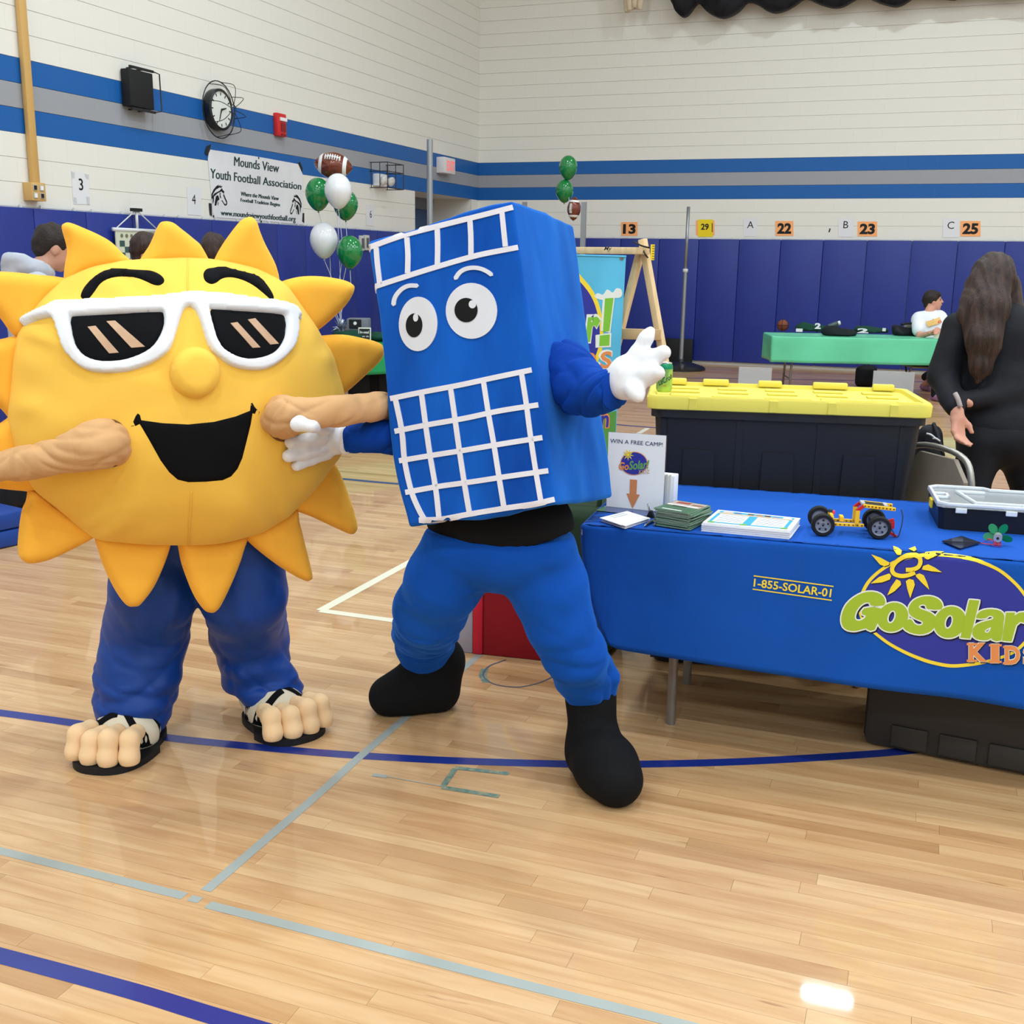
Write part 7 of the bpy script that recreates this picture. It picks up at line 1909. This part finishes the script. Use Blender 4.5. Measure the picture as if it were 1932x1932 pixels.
# ================================================================== gathered black curtain near the ceiling, and its beige end
def swag():
    y_ = YB-.30
    P0 = lambda px, py: ony(px, py, y_)
    V = []; Fc = []; 
    pts = [(1262, -30, -60), (1285, 30, 10), (1320, 6, -30), (1365, 32, 4), (1412, 4, -30), (1462, 24, -2), (1512, -6, -36), (1570, 14, -10), (1622, -12, -40), (1690, 11, -12), (1745, -14, -44), (1800, -2, -24), (1860, -26, -50), (1932, -10, -34), (2010, -34, -60)]
    X = []; 
    lows = [(1268, 4), (1276, 22), (1287, 31), (1298, 26), (1310, 10), (1318, 5), (1330, 18), (1345, 28), (1362, 33), (1378, 29), (1395, 18), (1410, 3), (1430, 8), (1445, 18), (1462, 23), (1482, 18), (1500, 8), (1520, -4), (1545, 6), (1570, 13), (1590, 11), (1610, 0), (1630, -8), (1660, 4), (1688, 11), (1706, 6), (1730, -8), (1760, -10), (1800, -2), (1850, -16), (1900, -6), (1950, -20), (2000, -12)]
    b = MB(); L = spline(np.array(lows, float), 3); nz = 14; n = len(L)
    top = dep(1300, -140, 17)[2]
    Z = [P0(x, y) for x, y in L]
    zt_ = P0(1400, -150)[2]
    for j in range(nz+1):
        t = j/nz
        for i, p in enumerate(Z):
            z = p[2]*(1-t)+zt_*t
            low = max(0, P0(L[i][0], 33)[2]-p[2])
            bul = .16*math.sin(math.pi*min(1, t*1.4+.12))*(1+.3*math.sin(p[0]*9))+.035*math.sin((z-p[2]*.0)*42+6*math.cos(p[0]*5.5))
            V.append((p[0], y_-bul, z))
    for j in range(nz):
        for i in range(n-1): Fc.append((j*n+i, j*n+i+1, (j+1)*n+i+1, (j+1)*n+i))
    k = len(V); V += [(x, y_+.12, z) for x, y, z in V]
    Fc += [tuple(q+k for q in f[::-1]) for f in Fc]
    Fc += [(i+1, i, k+i, k+i+1) for i in range(n-1)]
    b.add(V, Fc); return b
cur = thing('divider_curtain', 'black gathered curtain bunched up high before the back wall', 'curtain', ony(1500, 0, YB-.30)-ZZ*.2)
swag().build('swag', mat('curtain_black', (22, 23, 30), .7, .3, sheen=.2), cur, True)
c0 = ony(1196, 22, YB-.35); bgc = thing('tied_curtain', 'beige tied curtain end hanging left of the black gathered curtain', 'curtain', c0)
BEI = mat('curtain_beige', (206, 190, 166), .8, .2); k_ = pxm(depth_of(c0))
for i in range(6):
    x = c0[0]+(-14+5.4*i)*k_; b = MB(); b.tube(spline([np.array([x*.9+c0[0]*.1, c0[1]-.02*(i % 2), c0[2]+6*k_-abs(i-3)*k_*2]), np.array([x, c0[1]-.03*(i % 2), c0[2]+20*k_]), np.array([x+(i-2.5)*3*k_, c0[1], c0[2]+80*k_])], 6), np.linspace(5, 9, 13)*k_, 8); b.build('fold', BEI, bgc, True)
# ================================================================== low left corner: folded blue mat and a small bag
m0, m1 = onz(-130, 1066), onz(60, 1024); me_ = unit(m1-m0); mn = np.array([-me_[1], me_[0], 0]); MR = np.stack((me_, mn, ZZ), 1); ML = float(np.linalg.norm(m1-m0))
mt = thing('folded_mat', 'folded blue gym mat on the floor left of the sun costume', 'mat', m0+me_*ML/2+mn*.3)
for k in range(2):
    b = MB(); b.box(m0+me_*ML/2+mn*.3+ZZ*(.05+.098*k), (ML, .6, .094), MR, bev=.015); b.build('mat_panel', mat('mat_blue', (22, 62, 142), .45, .4), mt, 'auto')
pb_ = onz(2, 960); pk = thing('pink_bag', 'pink and black bag on the floor at the far left edge', 'bag', pb_)
blob_obj('bag_body', [('b', pb_+ZZ*.10, (.16, .12, .10), None, .06)], BAGM, pk, h=.014, k=0, disp=wrinkle(.006, 20, 4))
blob_obj('pink_pocket', [('b', pb_+np.array([-.02, -.10, .16]), (.11, .05, .07), None, .04)], mat('pink_nylon', (206, 90, 160), .6), pk, h=.012, k=0)
# ================================================================== people
SKIN = mat('skin_light', (208, 152, 132), .55, .35, sss=.15); SKIN2 = mat('skin_warm', (198, 148, 126), .55, .35, sss=.15)
HAIRB = mat('hair_dark_brown', (64, 44, 36), .5, .4, bump=.5, bscale=60, stretch=(6, 6, .6), var=.35, vscale=9, var2=(30, 22, 22))
HAIRD = mat('hair_black_brown', (44, 36, 34), .6, .3, bump=.5, bscale=90)
EYEM = mat('eye_dark', (34, 24, 22), .2, .5); LIPM = mat('lip', (176, 96, 90), .5)
def head(c, face, up, s=1.0, tall=.115):
    """prims of a head with nose, jaw, ears; face = unit direction it looks"""
    f = unit(face); up = unit(up-f*np.dot(up, f)); r_ = np.cross(f, up)
    R = np.stack((r_, f, up), 1); H = lambda x, y, z: c+R@np.array([x, y, z])*s
    pr = [('e', H(0, -.012, .025), (.074*s, .094*s, .092*s), R), ('e', H(0, .020, -.035), (.060*s, .070*s, .078*s), R), ('c', H(0, .055, -.085), H(0, .058, -.09), .024*s, .022*s),
          ('c', H(0, .088, .012), H(0, .106, -.022), .010*s, .013*s), ('e', H(0, .086, -.056), (.020*s, .012*s, .009*s), R),
          ('e', H(.074, -.008, -.01), (.010*s, .020*s, .031*s), R), ('e', H(-.074, -.008, -.01), (.010*s, .020*s, .031*s), R),
          ('c', H(.036, .076, .030), H(-.036, .076, .030), .014*s, .014*s)]
    return pr, H, R
def face_parts(H, R, s, parent, brow=HAIRD):
    for sx in (-1, 1):
        b = MB(); b.ell(H(sx*.031, .081, .008), (.011*s, .007*s, .006*s), R, 10, 6); b.build('eye', EYEM, parent, True)
        b = MB(); b.tube([H(sx*.016, .092, .030), H(sx*.034, .090, .034), H(sx*.05, .080, .028)], .0038*s, 6); b.build('eyebrow', brow, parent, True)
    b = MB(); b.tube([H(-.022, .092, -.055), H(0, .0985, -.057), H(.022, .092, -.055)], .0045*s, 6); b.build('mouth', LIPM, parent, True)
def hand_prims(w, d, palm_n, s=1.0, curl=.5, thumb=1):
    """five fingers: w wrist, d direction of the hand, palm_n palm normal"""
    d = unit(d); n = unit(palm_n-d*np.dot(palm_n, d)); sd = np.cross(d, n)*thumb
    Hh = lambda a, b_, c: w+(d*a+sd*b_+n*c)*s
    pr = [('c', Hh(-.02, 0, 0), Hh(.02, 0, 0), .024*s, .028*s), ('c', Hh(.03, .014, 0), Hh(.078, .026, 0), .018*s, .014*s), ('c', Hh(.03, -.012, 0), Hh(.076, -.026, 0), .018*s, .013*s), ('c', Hh(.03, 0, 0), Hh(.08, 0, 0), .019*s, .014*s)]
    for y, L_, r in ((.031, .068, .0092), (.011, .078, .0095), (-.010, .072, .0092), (-.030, .056, .0082)):
        a0, a1 = curl*.55, curl*1.25
        p0 = Hh(.082, y*.92, 0); p1 = p0+(d*math.cos(a0)+n*math.sin(a0))*L_*.5*s; p2 = p1+(d*math.cos(a1)+n*math.sin(a1))*L_*.5*s
        pr += [('c', p0, p1, r*s, r*s), ('c', p1, p2, r*s, r*.82*s)]
    t0, t1, t2 = Hh(.015, .024, .006), Hh(.048, .050, .018), Hh(.078, .058, .026)
    pr += [('c', t0, t1, .0125*s, .011*s), ('c', t1, t2, .0105*s, .009*s)]
    return pr

# --- long-haired person in black, seen from behind
wk = 4.75
W = lambda x, y, dk=0.0: dep(x, y, wk+dk)
u_ = pxm(wk); wfw = fy_               # she looks away from the camera
wc = W(1880, 760); wom = thing('person', 'person with very long brown hair in black, seen from behind with hands at the back', 'person', np.array([wc[0], wc[1], 0]))
hp, HW, RW = head(W(1871, 535), unit(wfw+fx_*.1), ZZ, 1.02)
skin = hp+[('c', W(1874, 560, .01), W(1878, 600, .02), .052, .058)]
JK = mat('jacket_black', (24, 25, 32), .7, .25, bump=.12, bscale=50); TK = mat('trousers_black', (20, 21, 27), .75, .25, bump=.1, bscale=60)
# left arm hangs, right forearm crosses behind the back
lsh, lel, lwr = W(1800, 618), W(1779, 712, .02), W(1806, 778, -.14)
rsh, rel, rwr = W(1958, 622), W(1972, 730, -.02), W(1822, 757, -.10)
skin += [('c', lsh, lel, .035, .032), ('c', lel, lwr, .032, .024), ('c', rsh, rel, .035, .032), ('c', rel, rwr, .032, .024), ('c', W(1880, 625, .03), W(1884, 830, .03), .07, .08), ('c', lsh, W(1880, 615, .03), .03, .05), ('c', rsh, W(1880, 615, .03), .03, .05)]
skin += hand_prims(lwr+ZZ*-.005, unit(W(1808, 828, -.15)-lwr), unit(-wfw*.8+fx_*.5), 1.0, .75, -1)
skin += hand_prims(rwr, unit(W(1790, 745, -.05)-rwr), unit(wfw), .85, .9, 1)
skin += [('c', W(1852, 830), W(1832, 960, .02), .06, .045), ('c', W(1832, 960, .02), np.array([*W(1826, 960, .05)[:2], .10]), .045, .036), ('c', W(1912, 830), W(1948, 960, .05), .06, .045), ('c', W(1948, 960, .05), np.array([*W(1952, 960, .15)[:2], .10]), .045, .036)]
blob_obj('body', skin, SKIN, wom, h=.0075, k=.012)
face_parts(HW, RW, 1.02, wom, HAIRB)
jw = wrinkle(.0045, 17, 41, (1, 1, 1.3))
jk = [('c', W(1838, 612, .03), W(1922, 612, .03), .085, .085), ('e', W(1880, 665, .02), (.20, .125, .22), None), ('e', W(1884, 740, .02), (.175, .125, .20), None), ('e', W(1886, 800, .02), (.185, .135, .14), None),
      ('c', lsh+fx_*.02, lel, .072, .058), ('c', lel, lwr+(lel-lwr)*.12, .058, .042), ('c', rsh-fx_*.01, rel, .072, .058), ('c', rel, rwr+(rel-rwr)*.08, .058, .042), ('c', W(1874, 578, .02), W(1876, 600, .02), .062, .075)]
blob_obj('jacket', jk, JK, wom, h=.010, k=.035, disp=jw)
tk_ = [('e', W(1886, 828, .02), (.185, .135, .13), None), ('c', W(1850, 840, .01), W(1830, 940, .02), .098, .075), ('c', W(1830, 940, .02), np.array([*W(1826, 960, .05)[:2], .09]), .075, .058), ('c', W(1920, 840, .02), W(1950, 940, .05), .098, .075), ('c', W(1950, 940, .05), np.array([*W(1952, 960, .15)[:2], .09]), .075, .058)]
blob_obj('trousers', tk_, TK, wom, h=.011, k=.03, disp=jw)
for q in (W(1826, 960, .05), W(1952, 960, .15)):
    g_ = np.array([*q[:2], .045]); blob_obj('shoe', [('c', g_-wfw*.06, g_+wfw*.14, .045, .040)], BLK, wom, h=.01, k=0, cut=lambda P: .001-P[..., 2])
def strands(amp, fr):
    def g(P):
        lx = (P-W(1871, 535).astype(np.float32))@fx_.astype(np.float32); z = P[..., 2]
        return amp*np.sin(lx*fr+2.5*np.sin(z*5)+1.2*np.sin(lx*fr*.31+z*3))+amp*.6*np.sin(lx*fr*2.3+z*4)
    return g
hr = [('e', HW(0, -.012, .034), (.088, .108, .100), RW), ('c', W(1869, 535, -.05), W(1862, 580, -.10), .088, .082), ('c', W(1862, 580, -.10), W(1856, 640, -.13), .078, .060), ('c', W(1856, 640, -.13), W(1850, 690, -.12), .058, .036), ('c', W(1850, 690, -.12), W(1845, 722, -.11), .034, .010),
      ('c', W(1835, 545, -.01), W(1822, 595, -.06), .038, .034), ('c', W(1822, 595, -.06), W(1836, 650, -.11), .032, .024), ('c', W(1908, 540, .0), W(1917, 585, -.03), .042, .034), ('c', W(1915, 590, -.03), W(1945, 616, -.04), .030, .016),
      ('c', W(1852, 560, -.08), W(1842, 640, -.12), .050, .034), ('c', W(1842, 640, -.12), W(1834, 700, -.11), .032, .008), ('c', W(1880, 580, -.09), W(1868, 660, -.13), .050, .030), ('c', W(1868, 660, -.13), W(1862, 705, -.12), .030, .008)]
def hair_flat(P): return strands(.0028, 150.0)(P)
blob_obj('hair', hr, HAIRB, wom, h=.0075, k=.030, disp=hair_flat)
b = MB(); b.tube(spline([W(1802, 742, -.16), W(1807, 752, -.17), W(1812, 768, -.17)], 4), .010, 8); b.build('cuff', mat('cuff_grey', (170, 158, 158), .7), wom, True)
b = MB(); b.ell(W(1803, 774, -.15), (.005, .004, .008), None, 8, 6); b.build('bracelet_stud', PAPER, wom, True)

# --- boy in a white T-shirt sitting at the far green table
bkk = depth_of(GT(1740, 640))+.55
Bo = lambda x, y, dk=0.0: dep(x, y, bkk+dk); ub_ = pxm(bkk)
bcn = Bo(1748, 640); boy = thing('person', 'boy in a white printed T-shirt sitting at the far green table, looking right', 'person', np.array([bcn[0], bcn[1], 0]))
fdir = unit(fx_*.95-fy_*.25+ZZ*.12)
hp, HB, RB = head(Bo(1761, 568), fdir, ZZ, 1.0)
sk = hp+[('c', Bo(1757, 578), Bo(1751, 595), .055, .060)]
ls, le_, lw_ = Bo(1732, 602, .05), Bo(1735, 634, -.12), Bo(1758, 628, -.30)
rs_, re2, rw2 = Bo(1774, 598, .05), Bo(1786, 630, -.10), Bo(1768, 622, -.30)
sk += [('c', ls, le_, .045, .038), ('c', le_, lw_, .038, .027), ('c', rs_, re2, .045, .038), ('c', re2, rw2, .038, .027), ('c', Bo(1752, 606, .03), Bo(1750, 650, .03), .06, .07)]
sk += hand_prims(lw_, unit(fx_-fy_*.3), -ZZ, 1.0, .8, 1)+hand_prims(rw2, unit(-fx_*.4-fy_), -ZZ, 1.0, .8, -1)
hipb = np.array([bcn[0], bcn[1], .48])
kneeL, kneeR = hipb+fx_*.02-fy_*.40+ZZ*.03, hipb+fx_*.26-fy_*.38+ZZ*.03
ftL, ftR = np.array([*(kneeL-fy_*.02)[:2], .08]), onz(1744, 737)+ZZ*.08
sk += [('c', hipb, kneeL, .08, .06), ('c', kneeL, ftL, .055, .04), ('c', hipb+fx_*.1, kneeR, .08, .06), ('c', kneeR, ftR, .055, .04)]
blob_obj('body', sk, SKIN, boy, h=.0095, k=.015)
face_parts(HB, RB, 1.0, boy)
TEE = mat('tshirt_white', (226, 228, 236), .8, .2)
ts = [('c', Bo(1735, 603, .04), Bo(1772, 600, .04), .085, .085), ('c', Bo(1746, 599, .02), Bo(1760, 598, .02), .080, .080), ('e', Bo(1753, 620), (.165, .115, .19), None), ('e', Bo(1752, 645), (.165, .12, .16), None), ('c', ls, ls*.35+le_*.65, .075, .078), ('c', rs_, rs_*.35+re2*.65, .075, .075)]
blob_obj('tshirt', ts, TEE, boy, h=.012, k=.04, disp=wrinkle(.006, 16, 51), cut=lambda P: .46-P[..., 2])
Vt, Qt = blob(ts, .014, .04); TBV = bvh_of(Vt, Qt)
for L, m in (([(1746, 607), (1756, 605), (1772, 599), (1773, 610), (1764, 613), (1750, 617)], mat('shirt_print_tan', (226, 184, 112), .7)), ([(1756, 606), (1761, 602), (1763, 606), (1758, 610)], mat('shirt_print_brown', (110, 72, 52), .7)), ([(1767, 611), (1772, 602), (1776, 609)], mat('shirt_print_red', (196, 70, 60), .7))):
    print_px([np.array(L, float)], .012, 'shirt_print', m, boy, TBV, step=3)
hb = [('e', HB(0, -.022, .044), (.086, .104, .092), RB), ('c', HB(-.05, .062, .075), HB(.05, .062, .075), .026, .026), ('c', HB(0, -.07, .0), HB(0, -.072, -.04), .058, .045), ('c', HB(.066, .01, .03), HB(.068, -.03, .0), .022, .022), ('c', HB(-.066, .01, .03), HB(-.068, -.03, .0), .022, .022)]
blob_obj('hair', hb, HAIRD, boy, h=.009, k=.02, disp=wrinkle(.003, 60, 6))
tr = [('c', hipb, kneeL, .10, .075), ('c', kneeL, ftL, .07, .055), ('c', hipb+fx_*.1, kneeR, .10, .075), ('c', kneeR, ftR+ZZ*.1, .07, .055), ('e', hipb+ZZ*.04, (.18, .14, .12), None)]
blob_obj('trousers', tr, TK, boy, h=.013, k=.03)
for q in (ftL, ftR):
    g_ = np.array([*q[:2], .05]); blob_obj('shoe', [('c', g_+fy_*.04, g_-fy_*.12+fx_*.03, .05, .045)], mat('shoe_mauve', (150, 110, 150), .6), boy, h=.012, k=0, cut=lambda P: .001-P[..., 2])
b = MB(); b.box(Bo(1770, 634, -.35), (.10, .006, .12), np.stack((fx_, fy_, ZZ), 1)); b.build('card', mat('card_cream', (226, 222, 200), .6), boy)
chb = thing('folding_chair', 'dark folding chair under the boy at the far green table', 'chair', np.array([bcn[0], bcn[1], 0]))
b = MB(); b.box(hipb-ZZ*.10+fx_*.0, (.42, .40, .03), np.stack((fx_, fy_, ZZ), 1), bev=.01); b.build('seat', GREYT, chb, 'auto')
for sx in (-.19, .19):
    for sy in (-.18, .18):
        b = MB(); b.cyl(hipb*np.array([1, 1, 0])+fx_*sx*1.1+fy_*sy*1.2, hipb-ZZ*.11+fx_*sx-fy_*sy*.6, .012, n=8); b.build('leg', GREYT, chb, True)
b = MB(); b.box(hipb+fy_*.24+ZZ*.30, (.42, .02, .2), np.stack((fx_, fy_, ZZ), 1), bev=.008); b.build('backrest', GREYT, chb, 'auto')

# --- background visitors partly behind the sun costume: standing, simple clothes, full bodies
def visitor(px, py, k, face, label, top_m, hair_m, hood=False, lean=0.0, hm=None, leg_m=None, scale=1.0, sd=1, zsink=None):
    c = dep(px, py, k); g = np.array([c[0], c[1], 0.]); f = unit(np.array(face)*np.array([1, 1, 0])); r_ = np.cross(f, ZZ)
    t = thing('person', label, 'person', g-f*.02)
    hh = c[2]                                        # head centre height
    hp, HH, RR = head(c, unit(np.array(face)), ZZ, scale)
    ch = g-f*lean+ZZ*(hh-.22); hip = g-f*(lean*1.1)+ZZ*(hh*.55)
    sh = lambda s_: ch+r_*s_*.17*scale+ZZ*.02
    sk = hp+[('c', c-ZZ*.05-f*.02, ch+ZZ*.08, .055, .06)]
    el = lambda s_: sh(s_)+r_*s_*.05-ZZ*.27+f*.02
    wr_ = lambda s_: el(s_)-r_*s_*.03-ZZ*.16+f*.17
    for s_ in (-1, 1):
        sk += [('c', sh(s_), el(s_), .042, .037), ('c', el(s_), wr_(s_), .036, .026)]+hand_prims(wr_(s_), unit(f*.8-ZZ*.5), -r_*s_, 1.0, .7, s_)
        sk += [('c', hip+r_*s_*.09, g+r_*s_*.10+ZZ*.45, .075, .055), ('c', g+r_*s_*.10+ZZ*.45, g+r_*s_*.10+ZZ*.08, .052, .038)]
    sk += [('c', ch, hip, .10, .11)]
    blob_obj('body', sk, SKIN2, t, h=.010, k=.015); face_parts(HH, RR, scale, t)
    tp_ = [('c', sh(-1)*.8+sh(1)*.2, sh(1)*.8+sh(-1)*.2, .085, .085), ('c', ch-ZZ*.05, hip, .155, .15)]
    for s_ in (-1, 1): tp_ += [('c', sh(s_), el(s_), .070, .058), ('c', el(s_), wr_(s_), .056, .042)]
    blob_obj('hoodie' if hood else 'shirt', tp_, top_m, t, h=.012, k=.05, disp=wrinkle(.006, 15, sd))
    if hood:
        hd = ch-f*.03+ZZ*.115
        ring_ = [hd+r_*math.cos(a_)*.13+f*math.sin(a_)*.105*(1 if math.sin(a_) > 0 else .8)+ZZ*(.012-.03*math.sin(a_)) for a_ in np.linspace(0, 2*math.pi, 14, endpoint=False)]
        pr = [('c', ring_[i], ring_[(i+1) % 14], .038, .038) for i in range(14)]+[('e', hd-f*.07-ZZ*.04, (.12, .06, .10), np.stack((r_, f, ZZ), 1))]
        blob_obj('hood', pr, top_m, t, h=.010, k=.03, disp=wrinkle(.007, 28, sd+1))
    hb = [('e', HH(0, -.022, .045), (.086*scale, .103*scale, .092*scale), RR), ('c', HH(-.045, .066, .078), HH(.045, .066, .078), .026, .026), ('c', HH(0, -.072, .0), HH(0, -.07, -.03), .055, .045)]
    blob_obj('hair', hb, hair_m, t, h=.008, k=.02, disp=wrinkle(.004, 55, sd+2))
    tr = [('e', hip, (.17, .13, .12), None)]
    for s_ in (-1, 1): tr += [('c', hip+r_*s_*.085, g+r_*s_*.10+ZZ*.45, .095, .075), ('c', g+r_*s_*.10+ZZ*.45, g+r_*s_*.10+ZZ*.09, .072, .060)]
    blob_obj('trousers', tr, leg_m or TK, t, h=.014, k=.03, disp=wrinkle(.005, 15, sd+3))
    for s_ in (-1, 1):
        q = g+r_*s_*.10+ZZ*.045; blob_obj('shoe', [('c', q-f*.05, q+f*.14, .045, .04)], BLK, t, h=.012, k=0, cut=lambda P: .001-P[..., 2])
    return t
HOOD = mat('hoodie_grey', (178, 182, 194), .85, .2, bump=.1, bscale=80, var=.08, vscale=12)
visitor(104, 470, 6.2, fx_*.9+fy_*.55-ZZ*.42, 'boy with short dark hair in a grey hoodie behind the sun costume, head bowed', HOOD, HAIRD, True, .13, sd=3)
visitor(283, 478, 7.2, fy_*.4+fx_-ZZ*.1, 'person whose dark hair shows in front of the chess board, mostly hidden', mat('shirt_navy', (30, 36, 64), .8), HAIRB, sd=7)
visitor(404, 479, 7.2, fy_-fx_*.2, 'person whose brown hair shows between two sun rays, mostly hidden', mat('shirt_maroon', (84, 34, 40), .8), HAIRB, sd=11)
